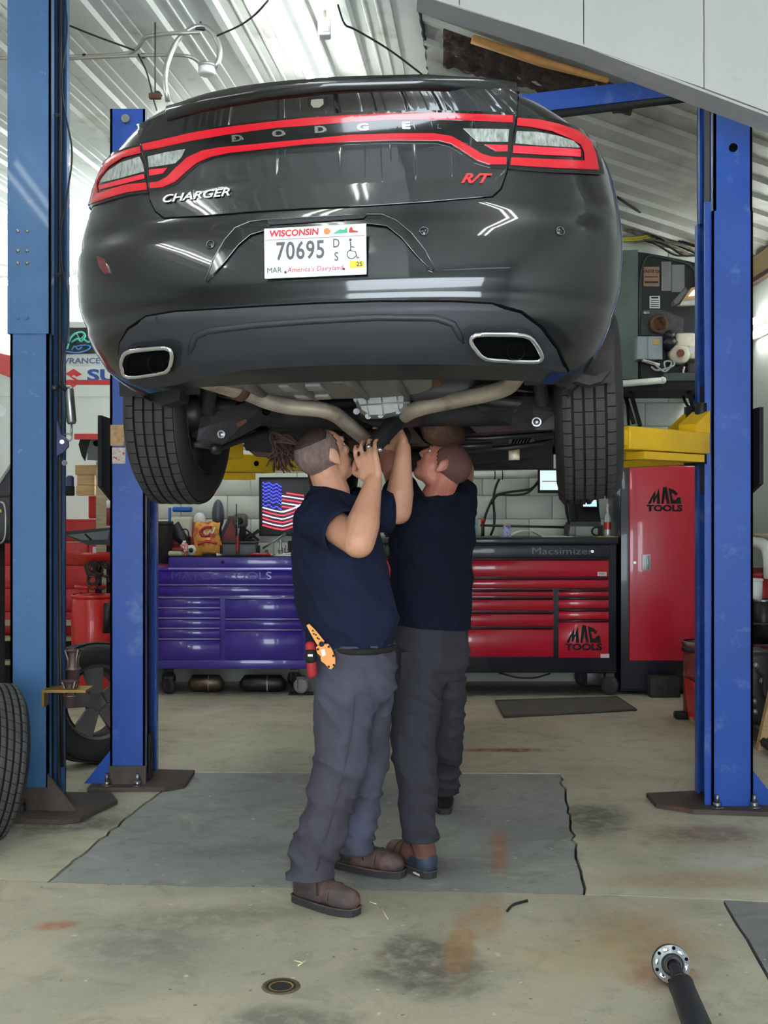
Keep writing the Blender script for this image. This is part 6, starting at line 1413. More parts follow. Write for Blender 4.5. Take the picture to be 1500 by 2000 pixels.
t, p = st2('paint_can', 'small red and white can in front of the red tray', 'can', 360, 9.12); obj('can_body', MB().lathe([(0, 0), (.036, 0), (.036, .085), (.022, .10), (.012, .112), (0, .112)], p, 18), M('red_print', (200, 90, 84), .45, var=.1, scale=60, col2=(226, 210, 204), mixs=55, mixt=(.5, .53)), t); obj('can_top', MB().lathe([(.014, .10), (.014, .122), (0, .122)], p, 12), white, t)
t, p = st2('cloth', 'pale green folded cloth at the left of the small can', 'cloth', 343, 9.1); obj('fold', MB().rbox(p + Vector((0, 0, .02)), (.12, .1, .04), .016, seg=3), M('pale_green_cloth', (176, 186, 150), .9), t); obj('fold', MB().rbox(p + Vector((.02, 0, .05)), (.09, .09, .03), .012, seg=3), M('maroon_rag', (130, 60, 60), .9), t)
t, p = st2('tape_spool', 'white roll of tape with dark core by the small can', 'tape', 374, 9.13); obj('roll', MB().tube([p + Vector((0, -.02, .045)), p + Vector((0, .02, .045))], .042, 18), white, t); obj('core', MB().tube([p + Vector((0, -.022, .045)), p + Vector((0, .022, .045))], .02, 14), M('dark_green_core', (40, 60, 50), .6), t)
t, p = st2('face_shield', 'dark grey rounded shell upright behind the crisp bag', 'shell', 426, 9.45); obj('shell', MB().ball(p + Vector((0, 0, .33)), (.052, .05, .13), 18), M('grey_shell', (84, 86, 90), .35), t); obj('shell_stem', MB().tube([p, p + Vector((0, 0, .25))], .03, 12), black, t)
t, p = st2('tool_caddy', 'red sloping tool caddy right of the crisp bag', 'caddy', 440, 9.38); obj('caddy_body', MB().prism([(-.06, 0), (.085, 0), (.085, .30), (.05, .32), (-.06, .08)], p.y, p.y + .12, ax=lambda a, b, c: (p.x + a, c, p.z + b)), M('maroon_metal', (130, 38, 40), .45), t); obj('caddy_lining', MB().prism([(-.04, .11), (.05, .30), (.03, .32), (-.06, .12)], p.y - .01, p.y + .1, ax=lambda a, b, c: (p.x + a, c, p.z + b)), black, t)
t, p = st2('cordless_drill', 'dark cordless drill standing in front of the block wall', 'drill', 470, 9.35); obj('motor', MB().rbox(p + Vector((0, 0, .28)), (.12, .09, .12), .03), M('olive_grey', (92, 92, 84), .5), t); obj('grip', MB().rbox(p + Vector((.01, 0, .16)), (.05, .06, .16), .018, Matrix.Rotation(.15, 3, 'Y')), matte, t); obj('battery', MB().rbox(p + Vector((.02, 0, .06)), (.12, .09, .08), .012), matte, t); obj('chuck', MB().cyl(p + Vector((.0, -.05, .28)), p + Vector((0, -.10, .28)), .03, .02), matte, t); obj('antenna', MB().tube([p + Vector((-.03, -.04, .1)), p + Vector((-.03, -.04, .42))], .005, 6), matte, t)
t, p = st2('tangled_cords', 'bundle of black cords right of the drill', 'cord', 492, 9.4)
rnd = random.Random(12); 
for k in range(6): obj('cord_loop', MB().tube(bend([p + Vector((rnd.uniform(-.09, .09), rnd.uniform(-.03, .03), rnd.uniform(.02, .24))) for _ in range(5)]), .008, 6), cable, t)
t, p = st2('tool_case', 'dark grey plastic tool case lying in front of the drill', 'case', 469, 9.1); obj('case_body', MB().rbox(p + Vector((0, 0, .05)), (.28, .12, .10), .012), M('case_grey', (74, 78, 80), .45), t); obj('case_lid', MB().rbox(p + Vector((0, .0, .108)), (.285, .125, .02), .006), black, t); 
for dx in (-.145, .15): obj('case_latch', MB().rbox(p + Vector((dx, -.02, .05)), (.02, .08, .07), .006), matte, t)
t, p = st2('screwdriver', 'red handled screwdriver upright before the grey case', 'screwdriver', 464, 9.0); obj('handle', MB().lathe([(0, .03), (.014, .035), (.016, .06), (.013, .08), (.016, .10), (.013, .125), (.014, .15), (.006, .165)], p, 12), M('red_handle', (150, 40, 36), .4), t); obj('blade', MB().tube([p + Vector((0, 0, .16)), p + Vector((0, 0, .30))], .004, 6), steel, t); obj('pommel', MB().ball(p + Vector((0, 0, .018)), .014, 10), M('teal_pommel', (40, 60, 60), .4), t)
t, p = st2('ratchet', 'long chrome ratchet propped below the flag of lights', 'ratchet', 535, 9.1); obj('shank', MB().tube([p + Vector((-.09, 0, .06)), p + Vector((.08, 0, .17))], .008, 8), steel, t); obj('head', MB().cyl(p + Vector((.085, -.012, .172)), p + Vector((.085, .012, .172)), .016), dsteel, t)
for px, h_, lab in ((548, .13, 'short chrome socket extension standing upright under the flag'), (521, .05, 'dark socket lying left of the chrome ratchet'), (560, .09, 'chrome socket adapter right of the ratchet')):
    t, p = st2('socket', lab, 'socket', px, 9.06, 'sockets on the purple chest'); obj('barrel', MB().lathe([(0, 0), (.018, 0), (.018, h_ * .5), (.012, h_ * .55), (.012, h_), (0, h_)], p, 12), steel if px > 530 else dsteel, t); obj('band', MB().lathe([(.0185, h_ * .3), (.0195, h_ * .32), (.0185, h_ * .36)], p, 12), dsteel, t)
t, p = st2('clamp', 'black workshop clamp at the right end of the purple chest', 'clamp', 572, 9.2); obj('jaw', MB().rbox(p + Vector((0, 0, .06)), (.08, .06, .12), .01), matte, t); obj('jaw', MB().rbox(p + Vector((.01, 0, .15)), (.035, .05, .08), .008), dsteel, t); obj('screw', MB().tube([p + Vector((-.07, -.02, .05)), p + Vector((0, -.02, .06))], .010, 8), steel, t)
t, p = st2('paper_stack', 'white papers at the right front corner of the purple chest', 'paper', 556, 9.03); obj('sheet', MB().bb(p.x - .11, p.x + .12, p.y, p.y + .15, p.z, p.z + .012), paper, t); obj('sheet', MB().box(p + Vector((.02, .07, .02)), (.2, .14, .008), Matrix.Rotation(-.1, 3, 'Y')), paper, t)
for k, px in enumerate((430, 500, 513)): t, p = st2('pliers', ['small pliers with a white knob beside the crisp bag', 'red handled pliers in front of the sockets', 'second red handled pliers lying further right'][k], 'pliers', px - 22 if k == 0 else px, 9.02, 'pliers on the purple chest'); obj('handle', MB().tube(bend([p + Vector((-.05, 0, .012)), p + Vector((0, -.01, .02)), p + Vector((.06, 0, .012))]), .010, 6), redp if k else matte, t); obj('jaws', MB().tube([p + Vector((.06, 0, .012)), p + Vector((.10, .01, .012))], [.012, .005], 6), steel if k else white, t)
# ---- floor mat, wooden block, drum, red box by the right post
mt = [G(968, 1372), G(1205, 1364), G(1243, 1389), G(984, 1403)]
mb = MB(); mb.add([p + Vector((0, 0, .0)) for p in mt] + [p + Vector((0, 0, .012)) for p in mt], [(0, 1, 2, 3), (7, 6, 5, 4), (0, 4, 5, 1), (1, 5, 6, 2), (2, 6, 7, 3), (3, 7, 4, 0)], False)
t = thing('floor_mat', 'grey rubber mat lying in front of the red chest', 'mat', mt[0][:]); obj('mat_sheet', mb, M('grey_rubber_mat', (92, 90, 82), .85, var=.15, scale=9, bump=.3, bscale=120), t)
mb = MB(); mb.tube([p + Vector((0, 0, .012)) for p in mt], .008, 6, closed=True); obj('mat_edge', mb, M('mat_edge_rubber', (70, 68, 62), .85), t)
t = thing('wood_block', 'blackened heavy block standing at the foot of the locker', 'block', G(1300, 1363)[:]); g = G(1300, 1363); obj('block_body', MB().rbox(g + Vector((0, .08, .08)), (.235, .16, .16), .008), M('charred_wood', (52, 48, 46), .85, var=.5, scale=14, bump=.3), t); obj('iron_strap', MB().bb(g.x - .008, g.x + .008, g.y - .003, g.y + .165, .0, .165), dsteel, t)
g = G(1378, 1402); g.z = 0; t = thing('oil_drum', 'rusty red and grey steel drum half hidden by the blue post', 'drum', g[:]); drm = M('drum_red', (140, 54, 46), .55, .3, .3, 8, col2=(120, 112, 108), mixs=5, mixt=(.5, .65)); 
obj('drum_shell', MB().lathe([(0, .0), (.15, .0), (.155, .01), (.152, .3), (.157, .305), (.152, .31), (.152, .50), (.16, .51), (.16, .53), (.15, .53), (.148, .04)], g, 28), drm, t); obj('drum_rim', MB().lathe([(.158, .47), (.166, .475), (.166, .50), (.158, .505)], g, 28), dsteel, t); obj('rim_band', MB().lathe([(.158, .515), (.165, .52), (.165, .54), (.155, .545)], g, 28), steel, t); obj('foot_clamp', MB().rbox(g + Vector((-.19, -.05, .03)), (.09, .07, .05), .012), matte, t)
t = thing('parts_bin', 'bright red open parts bin tilted against the blue post', 'bin', G(1368, 1425)[:]); d0 = 7.6
q = [(1355, 1335), (1400, 1345), (1400, 1432), (1364, 1418)]; mb = MB().prism([(W(x, y, d0).x, W(x, y, d0).z) for x, y in q], d0, d0 + .02); obj('bin_front', mb, M('bin_red', (214, 44, 42), .4), t); q = [(1355, 1335), (1360, 1335), (1368, 1420), (1364, 1418)]; obj('bin_side', MB().prism([(W(x, y, d0).x, W(x, y, d0).z) for x, y in q], d0 + .02, d0 + .25), M('bin_red', (214, 44, 42), .4), t); obj('bin_label', MB().prism([(W(x, y, d0).x, W(x, y, d0).z) for x, y in [(1361, 1370), (1378, 1374), (1378, 1390), (1361, 1385)]], d0 - .003, d0), M('bin_label_dark', (120, 30, 30), .6), t); obj('wood_chock', MB().bb(*(lambda p: (p.x - .03, p.x + .04, p.y, p.y + .2, 0, .05))(G(1372, 1425))), wood, t)
# ================================================================== LEFT SIDE: truck beyond the low wall, wheels, tank
def ppoly(l, d): return [(W(x, y, d).x, W(x, y, d).z) for x, y in l]
twhite = M('white_truck_paint', (222, 228, 222), .3, var=.03, coat=.6); DT = 10.6
tk = thing('truck', 'white pickup with a topper and sponsor lettering in the bay behind the red wall', 'truck', (W(100, 1000, DT).x, DT + .9, 0))
# body side with the wheel openings cut into the outline
def arch(cx, cy, r, a0, a1, n=14): return [(cx + r * math.cos(math.radians(a0 + (a1 - a0) * k / n)), cy + r * math.sin(math.radians(a0 + (a1 - a0) * k / n))) for k in range(n + 1)]
def circ(x, z, r): return [(x + r * math.cos(math.pi * (1 - k / 14)), z + r * math.sin(math.pi * (1 - k / 14))) for k in range(15)]
xr, zr = W(215, 905, DT).x, .62; xf, zf = W(-30, 930, DT).x, .62; zb_ = .62; zt_ = W(0, 716, DT).z
poly = [(xf - 1.0, zb_)] + circ(xf, zf, .46) + circ(xr, zr, .46) + [(xr + .9, zb_), (xr + .9, zt_), (xf - 1.0, zt_)]
bs = obj('body_side', MB().prism(poly, DT, DT + 1.7), twhite, tk)
obj('wheel_well', MB().bb(xr - .46, xr + .46, DT + .05, DT + 1.5, .62, 1.6), matte, tk); obj('wheel_well', MB().bb(xf - .46, xf + .46, DT + .05, DT + 1.5, .62, 1.6), matte, tk)
obj('body_crease', MB().bb(xf - 1.0, xr + .9, DT - .012, DT, W(0, 772, DT).z - .012, W(0, 772, DT).z), twhite, bs)
obj('topper', MB().prism([(xf + .35, zt_), (xr + .9, zt_), (xr + .9, W(0, 628, DT).z), (xf + .55, W(0, 626, DT).z)], DT + .06, DT + 1.6), twhite, tk)
wn = obj('topper_window', MB().prism(ppoly([(118, 640), (205, 640), (215, 690), (118, 692)], DT + .05), DT + .045, DT + .07), M('tinted_glass', (30, 34, 36), .1, coat=1), tk)
cyan, lblue = M('aqua_decal', (110, 222, 200), .5), M('light_blue_decal', (90, 150, 220), .5)
def ln(l, r, m_, nm='fish_decal'): obj(nm, MB().tube(bend([W(x, y, DT + .04) for x, y in l], 4), r, 5), m_, wn)
ln([(131, 682), (137, 660), (148, 650), (162, 648), (168, 657), (160, 664)], .010, cyan); ln([(140, 668), (152, 660), (158, 668), (164, 662), (172, 670), (182, 660)], .010, cyan); ln([(150, 652), (156, 664), (166, 652)], .006, cyan); ln([(176, 662), (180, 670), (183, 656)], .008, cyan)
ln([(128, 686), (150, 690), (172, 684), (178, 676), (165, 674), (150, 676)], .008, lblue); ln([(140, 684), (146, 674), (152, 684), (160, 678)], .008, lblue)
navy_d = M('navy_decal', (96, 110, 150), .5); blue_d = M('blue_decal', (52, 82, 168), .5); red_d = M('red_decal', (216, 60, 62), .5)
lettering('decal_lettering', 'LOWRANCE', .072, navy_d, W(143, 705, DT - .004) + Vector((0, 0, 0)), FR, FU, bs, .001, sx=1.25, bold=.002, shear=.05)
lettering('decal_lettering', 'SUZUKI', .15, blue_d, W(170, 734, DT - .004), FR, FU, bs, .001, sx=1.7, bold=.005, align='LEFT')
SZ = [(128, 730), (144, 720), (160, 731), (150, 736), (144, 732), (140, 735), (159, 745), (143, 757), (127, 745), (136, 741), (143, 746), (147, 743)]
obj('red_emblem', MB().prism(ppoly(SZ, DT - .004), DT - .006, DT), red_d, bs)['label'] = 'red angular S emblem'
obj('door_stripe', MB().prism(ppoly([(-60, 685), (0, 690), (26, 696), (26, 740), (0, 730), (-60, 722)], DT - .004), DT - .006, DT), M('coral_decal', (226, 96, 92), .5), bs)
obj('door_stripe', MB().prism(ppoly([(-60, 805), (0, 790), (12, 800), (8, 812), (-60, 830)], DT - .004), DT - .006, DT), M('pale_decal', (235, 240, 240), .5), bs)
for x in (xr, xf):
    w_ = obj('truck_wheel', MB().tube([Vector((x, DT + .02, .40)), Vector((x, DT + .05, .40)), Vector((x, DT + .25, .40)), Vector((x, DT + .28, .40))], [.34, .37, .37, .34], 32), rubber_side, tk); obj('wheel_disc', MB().lathe([(0, .02), (.1, .03), (.21, .0), (.22, -.02)], Vector((x, DT + .02, .40)), 24, Matrix.Rotation(math.pi / 2, 3, 'X')), dsteel, w_)
# red bars of a rack between the posts
rk = thing('red_rack', 'red bar rack standing behind the bright blue left post', 'rack', W(165, 870, 9.9)[:]); rbm = M('rack_red', (214, 62, 60), .45)
obj('bar', pbox(MB(), 120, 219, 742, 751, 9.4, .04), rbm, rk); obj('bar', pbox(MB(), 145, 197, 847, 858, 9.4, .04), rbm, rk); obj('rack_upright', MB().tube([W(219, 742, 9.42), Vector((W(219, 0, 9.42).x, 9.42, 0))], .02, 8), rbm, rk)
pm = thing('spring_part', 'grey steel suspension bracket hanging below the red bar', 'bracket', W(180, 880, 9.5)[:]); obj('strap', MB().prism(ppoly([(178, 858), (196, 858), (197, 900), (170, 898), (172, 875)], 9.45), 9.45, 9.48), M('grey_primer', (88, 92, 88), .6), pm); obj('strap', MB().prism(ppoly([(155, 858), (176, 858), (170, 876), (164, 900), (158, 890), (152, 868)], 9.47), 9.49, 9.52), matte, pm); obj('eyelet', MB().cyl(W(188, 866, 9.44), W(188, 866, 9.46), .025), gapm, pm)
# wood standing on and against the red wall
t = thing('timber_post', 'weathered whitish timber post leaning on the red wall', 'post', W(195, 1060, 9.5)[:]); obj('post_body', MB().bb(W(184, 900, 9.5).x, W(206, 900, 9.5).x, 9.56, 9.66, 0, W(0, 900, 9.5).z), oldwood, t); obj('post_split', MB().bb(W(205, 900, 9.5).x, W(213, 900, 9.5).x, 9.57, 9.66, 0, W(0, 925, 9.5).z), M('pale_plaster', (206, 206, 200), .8), t)
for k, (x0, x1, y0, y1, d, lab) in enumerate(((146, 200, 897, 917, 9.66, 'longest pine block on top of the small stack'), (150, 184, 917, 937, 9.66, 'middle pine block of the small stack'), (148, 184, 937, 957, 9.66, 'bottom pine block resting on the red wall'))):
    t = thing('pine_block', lab, 'wood block', W((x0 + x1) / 2, y1, d + .08)[:], group='pine blocks on the red wall'); a_ = list(PX(x0, x1, y0, y1, d, .14)); dz_ = 1.602 - W(0, 957, d).z; a_[4] += dz_; a_[5] += dz_; obj('block_body', MB().rbox(((a_[0] + a_[1]) / 2, d + .09, (a_[4] + a_[5]) / 2), (a_[1] - a_[0], .16, a_[5] - a_[4] - .002), .004), wood, t)
t = thing('spray_can', 'blue and black can beside the pine blocks', 'can', (W(137, 957, 9.75).x, 9.75, 1.6)); p = Vector((W(137, 957, 9.75).x, 9.75, 1.6)); obj('can_body', MB().lathe([(0, 0), (.033, 0), (.033, .16), (.02, .175), (0, .175)], p, 16), M('blue_can', (50, 60, 110), .4), t); obj('can_base', MB().lathe([(.034, .0), (.038, .01), (.038, .08), (.034, .085)], p, 16), matte, t)
# pallet planks at the foot of the wall
t = thing('pallet', 'weathered wooden pallet frame at the foot of the red wall', 'pallet', (W(30, 1300, 9.3).x, 9.3, 0))
for y0, y1 in ((1244, 1252), (1291, 1299), (1213, 1222)): obj('plank', MB().bb(-3.6, -2.05, 9.3, 9.4, W(0, y1, 9.3).z, W(0, y0, 9.3).z), oldwood, t)
for px in (-30, 35, 95, 150): obj('upright', MB().bb(W(px, 0, 9.35).x, W(px + 14, 0, 9.35).x, 9.36, 9.46, 0, W(0, 1213, 9.3).z), M('dark_timber', (92, 74, 62), .8), t)
obj('shelf_back', MB().bb(-3.6, -2.05, 9.5, 9.6, 0, W(0, 1252, 9.3).z), matte, t)
# red pressure tank with funnel bowl (waste oil drainer)
g = Vector((W(182, 1300, 8.6).x, 8.6, 0)); t = thing('oil_drainer', 'red waste oil drain tank with a wide bowl between the two left posts', 'oil drainer', g[:]); tr_ = M('tank_red', (206, 40, 38), .35, var=.06, coat=.3)
zt2 = W(0, 1165, 8.6).z; obj('tank', MB().lathe([(0, .08), (.13, .09), (.162, .13), (.162, zt2 - .03), (.13, zt2 + .02), (0, zt2 + .03)], g, 30), tr_, t)
obj('tank_rim', MB().lathe([(.150, zt2 - .01), (.168, zt2), (.168, zt2 + .018), (.150, zt2 + .02)], g, 30), tr_, t)
obj('ring_handle', MB().tube([g + Vector((-.02 + .11 * math.cos(a), .09 * math.sin(a), zt2 + .075)) for a in [k * .4 for k in range(16)]], .014, 8, closed=True), tr_, t); obj('handle_stem', MB().tube([g + Vector((-.10, 0, zt2)), g + Vector((-.10, 0, zt2 + .07))], .012, 8), tr_, t)
zbw = W(0, 1092, 8.6).z; obj('bowl', MB().lathe([(.0, zbw - .06), (.08, zbw - .055), (.20, zbw + .0), (.235, zbw + .035), (.24, zbw + .045)], g + Vector((.04, 0, 0)), 30), tr_, t); obj('stem', MB().tube([g + Vector((.04, 0, zt2)), g + Vector((.04, 0, zbw - .05))], .025, 12), dsteel, t)
obj('tray', MB().prism(ppoly([(126, 1038), (218, 1030), (216, 1064), (170, 1064), (128, 1046)], 8.45), 8.45, 8.70), black, t); obj('tray_mesh', MB().prism(ppoly([(132, 1045), (214, 1036), (210, 1054), (160, 1055)], 8.44), 8.44, 8.455), M('tray_grey', (96, 100, 102), .5), t); obj('tray_bar', MB().tube([W(166, 1043, 8.43), W(178, 1054, 8.43)], .008, 6), matte, t)
obj('bowl_plate', pbox(MB(), 181, 188, 1068, 1080, 8.36, .01), M('lilac_plate', (200, 170, 190), .5), t); 
rnd = random.Random(21)
for k in range(9):
    c0 = W(176 + rnd.uniform(0, 36), 1105 + rnd.uniform(0, 48), 8.42); obj('hose_coil', MB().tube([c0 + Vector((.045 * math.cos(a) * rnd.uniform(.6, 1.1), .02 * math.sin(a), .05 * math.sin(a))) for a in [q * .6 for q in range(10)]], .009, 6), cable if k % 3 else rust_m, t)
obj('gauge', MB().cyl(W(183, 1102, 8.4), W(183, 1102, 8.36), .028), matte, t); obj('sight_glass', MB().cyl(W(210, 1178, 8.42), W(208, 1236, 8.42), .03), black, t)
for a in (0, 2.1, 4.2): obj('wheel', MB().lathe([(0, -.02), (.035, -.02), (.035, .02), (0, .02)], g + Vector((.12 * math.cos(a), .12 * math.sin(a), .036)), 14, Matrix.Rotation(math.pi / 2, 3, 'X')), matte, t)
t = thing('can_stack', 'red and grey striped can peeking past the bright blue left post', 'can', W(212, 1070, 8.9)[:]); p = W(220, 1066, 8.95); p.z = W(0, 1066, 8.95).z
for z0, z1, mt_ in ((0, .08, redp), (.08, .16, M('grey_label', (160, 150, 150), .5)), (.16, .30, M('dark_red', (140, 34, 36), .5)), (.30, .36, white)): obj('can_band', MB().lathe([(0, z0), (.05, z0), (.05, z1), (0, z1)], p, 16), mt_, t)
obj('support', MB().bb(p.x - .04, p.x + .04, p.y - .04, p.y + .04, 0, p.z), matte, t)
# black power unit box and arm brace at the far left edge
t = thing('power_unit', 'black box with a looped grey handle behind the left front post', 'power unit', W(-10, 1062, 7.5)[:]); obj('casing', MB().rbox(W(-25, 1015, 7.5) + Vector((0, .1, 0)), (.34, .2, .32), .03), black, t); obj('handle_loop', MB().tube(bend([W(-20, 982, 7.42), W(6, 980, 7.42), W(11, 995, 7.42), W(11, 1050, 7.42), W(2, 1062, 7.42), W(-20, 1060, 7.42)]), .008, 8), steel, t); obj('cord', MB().tube([W(-5, 1000, 7.41), W(3, 998, 7.41)], .012, 6), M('yellow_tag', (200, 170, 90), .5), t)
obj('brace', MB().prism(ppoly([(-30, 985), (26, 900), (26, 960), (0, 985)], 7.6), 7.6, 7.63), M('dark_brace', (46, 46, 50), .5), t); obj('brace_edge', MB().tube([W(-25, 980, 7.59), W(25, 903, 7.59)], .010, 6), M('brace_edge_grey', (140, 134, 140), .4), t); obj('support', MB().bb(W(-40, 0, 7.5).x, W(-5, 0, 7.5).x, 7.55, 7.65, 0, W(0, 1062, 7.5).z), matte, t)
# ---- tyre leaning in the near left corner
tl_me = fixn(tread_mesh(.225, .345, 150, 6, .9, .007).mesh('tread', [M('new_tyre_tread', (62, 62, 62), .7, var=.15, scale=14), groove])); tc_me = fixn(carcass(.225, .341, .215).mesh('tyre', rubber_side))
def loose_tyre(name, lab, loc, yaw, tilt, rim=False):
    t = thing(name, lab, 'tyre', loc, rot=(0, tilt, yaw), local=True, group=None); a = put('tyre_carcass', tc_me, t); b_ = put('tread', tl_me, t); return t
loose_tyre('loose_tyre', 'black tyre with fresh tread leaning at the left edge of the floor', (-1.77, 5.0, .355), math.radians(32), math.radians(8))
# alloy wheel between the posts
t = loose_tyre('spare_wheel', 'mounted tyre with a dull alloy rim leaning between the left posts', (W(190, 1400, 6.55).x - .03, 6.55, .355), math.radians(-52), math.radians(-8)); aw = M('dull_alloy', (112, 106, 102), .45, .6, .2, 9)
mb = MB(); mb.add(*xl([(.215, -.10), (.205, -.095), (.19, -.05), (.185, .05), (.2, .09), (.214, .10)], 40), True); obj('rim_barrel', mb, aw, t)
mb = MB(); mb.add(*xl([(0, .055), (.06, .05), (.075, .06)], 24), True); rf = obj('rim_hub', mb, aw, t)
for k in range(5):
    an = 2 * math.pi * k / 5 + .4; d_ = Vector((0, math.cos(an), math.sin(an))); e_ = Vector((0, -math.sin(an), math.cos(an))); X = Vector((.055, 0, 0))
    mb = MB(); q = [d_ * .05 + e_ * .035, d_ * .195 + e_ * .062, d_ * .195 - e_ * .062, d_ * .05 - e_ * .035]; mb.add([X + v for v in q] + [X + v + Vector((.03, 0, 0)) for v in q], [(0, 1, 2, 3), (7, 6, 5, 4), (0, 4, 5, 1), (1, 5, 6, 2), (2, 6, 7, 3), (3, 7, 4, 0)], False); obj('spoke', mb, aw, t)
# red battery pack on the floor at the left edge
t = thing('jack_tool', 'small red and black battery tool standing at the left edge of the floor', 'power tool', G(15, 1600)[:]); p = G(14, 1597); obj('battery', MB().rbox(p + Vector((0, .06, .03)), (.15, .10, .06), .01), M('battery_blue_black', (34, 40, 54), .45), t); obj('battery_top', MB().rbox(p + Vector((0, .06, .071)), (.14, .10, .022), .006), M('tool_red', (196, 34, 40), .4), t); obj('tool_grip', MB().rbox(p + Vector((.0, .07, .12)), (.04, .05, .10), .012), matte, t)
# ================================================================== RIGHT BACK: waste oil furnace on its shelf, wall clutter
DF = 9.15; t = thing('furnace', 'dark green waste oil furnace with a cream burner on a wall shelf', 'furnace', W(1300, 745, DF)[:]); fg = M('furnace_green_black', (44, 52, 50), .45, var=.15, scale=5); fp = M('furnace_panel_black', (28, 30, 33), .4, var=.2)
obj('casing', MB().prism(ppoly([(1150, 490), (1246, 488), (1246, 745), (1150, 745)], DF), DF, DF + .45), M('furnace_side_grey', (92, 106, 98), .5, var=.12), t)
n_ = [(1246, 492)] + [(1246 + (1362 - 1246) * k / 10, 492 + 22 * (k / 10) ** 1.2) for k in range(11)] + [(1368, 530), (1372, 560), (1372, 745), (1246, 745)]
obj('front_panel', MB().prism(ppoly(n_[1:], DF + .02), DF + .02, DF + .45), fp, t)
ed = [W(x, y, DF + .012) for x, y in ((1249, 740), (1249, 495), (1300, 504), (1345, 514), (1358, 530), (1360, 560))]; obj('panel_edge', MB().tube(bend(ed), .012, 6), fg, t)
sg = obj('waste_oil_sign', pbox(MB(), 1257, 1288, 521, 559, DF + .008, .012), M('sign_tan', (150, 118, 96), .6, var=.12), t)
lettering('sign_lettering', 'WASTE OIL', .034, M('sign_dark', (56, 42, 40), .6), W(1272, 530, DF + .007), FR, FU, sg, .0006, bold=.001); obj('printed_line', pbox(MB(), 1260, 1285, 540, 541.5, DF + .006, .003), M('sign_dark', (56, 42, 40), .6), sg); obj('printed_line', pbox(MB(), 1259, 1286, 549, 553, DF + .006, .003), M('sign_dark', (56, 42, 40), .6), sg)
for x0, x1, y0, y1 in ((1292, 1311, 511, 568), (1312, 1337, 517, 570)): pg = obj('instruction_sheet', pbox(MB(), x0, x1, y0, y1, DF + .01, .008), M('grey_sheet', (124, 126, 126), .7), t)
wl_ = obj('white_label', pbox(MB(), 1269, 1289, 578, 602, DF + .01, .01), M('label_white', (206, 208, 206), .6), t)
for k in range(4): obj('printed_line', pbox(MB(), 1271, 1287, 586 + 4 * k, 587.5 + 4 * k, DF + .008, .003), matte, wl_)
obj('printed_line', pbox(MB(), 1272, 1286, 580, 583, DF + .008, .003), matte, wl_)
obj('burner_door', MB().prism(ppoly([(1252, 605), (1290, 605), (1336, 622), (1334, 650), (1252, 655)], DF + .01), DF + .005, DF + .03), M('door_grey', (60, 62, 64), .5, var=.4, scale=16), t); obj('flame_tube', MB().lathe([(0, .02), (.05, .02), (.055, .05), (.075, .05), (.078, 0)], W(1284, 634, DF), 20, Matrix.Rotation(math.pi / 2, 3, 'X')), rust_m, t); obj('latch', MB().rbox(W(1262, 611, DF), (.05, .03, .03), .008), steel, t)
jb = obj('junction_box', MB().rbox(W(1268, 680, DF - .1) + Vector((0, .06, 0)), (.20, .16, .185), .006), M('box_grey', (150, 160, 164), .45), t); obj('box_lid', prbox(MB(), 1266, 1294, 657, 702, DF - .13, .03, .004), M('box_grey', (150, 160, 164), .45), jb); obj('box_label', pbox(MB(), 1276, 1288, 663, 673, DF - .135, .006), M('orange_label', (196, 156, 96), .6), jb)
bc = W(1336, 680, DF - .12); bn = obj('burner_head', MB().lathe([(0, .05), (.035, .055), (.04, .03), (.07, .025), (.085, 0), (.09, -.1), (0, -.1)], W(1329, 690, DF - .12), 22, Matrix.Rotation(math.pi / 2, 3, 'X')), M('burner_cream', (216, 208, 186), .5, var=.15, scale=14), t)
obj('burner_body', MB().rbox(bc + Vector((.01, .03, .06)), (.16, .12, .12), .02), M('burner_cream', (216, 208, 186), .5, var=.15, scale=14), bn); obj('burner_foot', MB().rbox(bc + Vector((.1, .03, -.06)), (.12, .1, .05), .012), M('burner_cream', (216, 208, 186), .5, var=.15, scale=14), bn); obj('port_plug', MB().cyl(W(1329, 690, DF - .165), W(1329, 690, DF - .18), .032), M('maroon_plug', (120, 40, 40), .5), bn)
obj('valve_disc', MB().cyl(W(1351, 683, DF - .16), W(1351, 683, DF - .19), .028), white, bn); obj('motor', MB().tube([W(1300, 662, DF - .1), W(1315, 676, DF - .1)], .06, 16), black, t); obj('motor_cap', MB().ball(W(1308, 655, DF - .12), .045, 14), black, t); obj('pump', MB().rbox(W(1356, 722, DF - .05), (.14, .12, .11), .02), M('pump_brown', (62, 50, 46), .6), t)
wc = M('grey_wire', (176, 180, 176), .5)
for l in ([(1254, 705), (1275, 708), (1290, 722), (1300, 728), (1312, 712), (1310, 705), (1296, 706), (1300, 722)], [(1272, 716), (1280, 724), (1296, 722), (1318, 714), (1316, 704)], [(1337, 716), (1333, 728), (1342, 742), (1348, 746)]): obj('wire', MB().tube(bend([W(x, y, DF - .13) for x, y in l], 4), .008, 6), wc, t)
obj('wire_sleeve', MB().tube([W(1256, 704, DF - .12), W(1288, 713, DF - .12)], .013, 8), white, t)
t = thing('wall_shelf', 'dark steel shelf carrying the furnace on the block wall', 'shelf', W(1300, 765, DF)[:]); obj('deck', MB().bb(W(1150, 0, DF).x, W(1385, 0, DF).x, DF - .2, DF + .5, W(0, 766, DF).z, W(0, 746, DF).z), matte, t); obj('front_angle', prbox(MB(), 1297, 1378, 728, 744, DF - .21, .02, .003), M('angle_green', (60, 72, 68), .5), t)
for px in (1232, 1345): obj('bracket', MB().tube([W(px, 766, DF - .1), W(px + 18, 830, DF + .5)], .02, 6), matte, t)
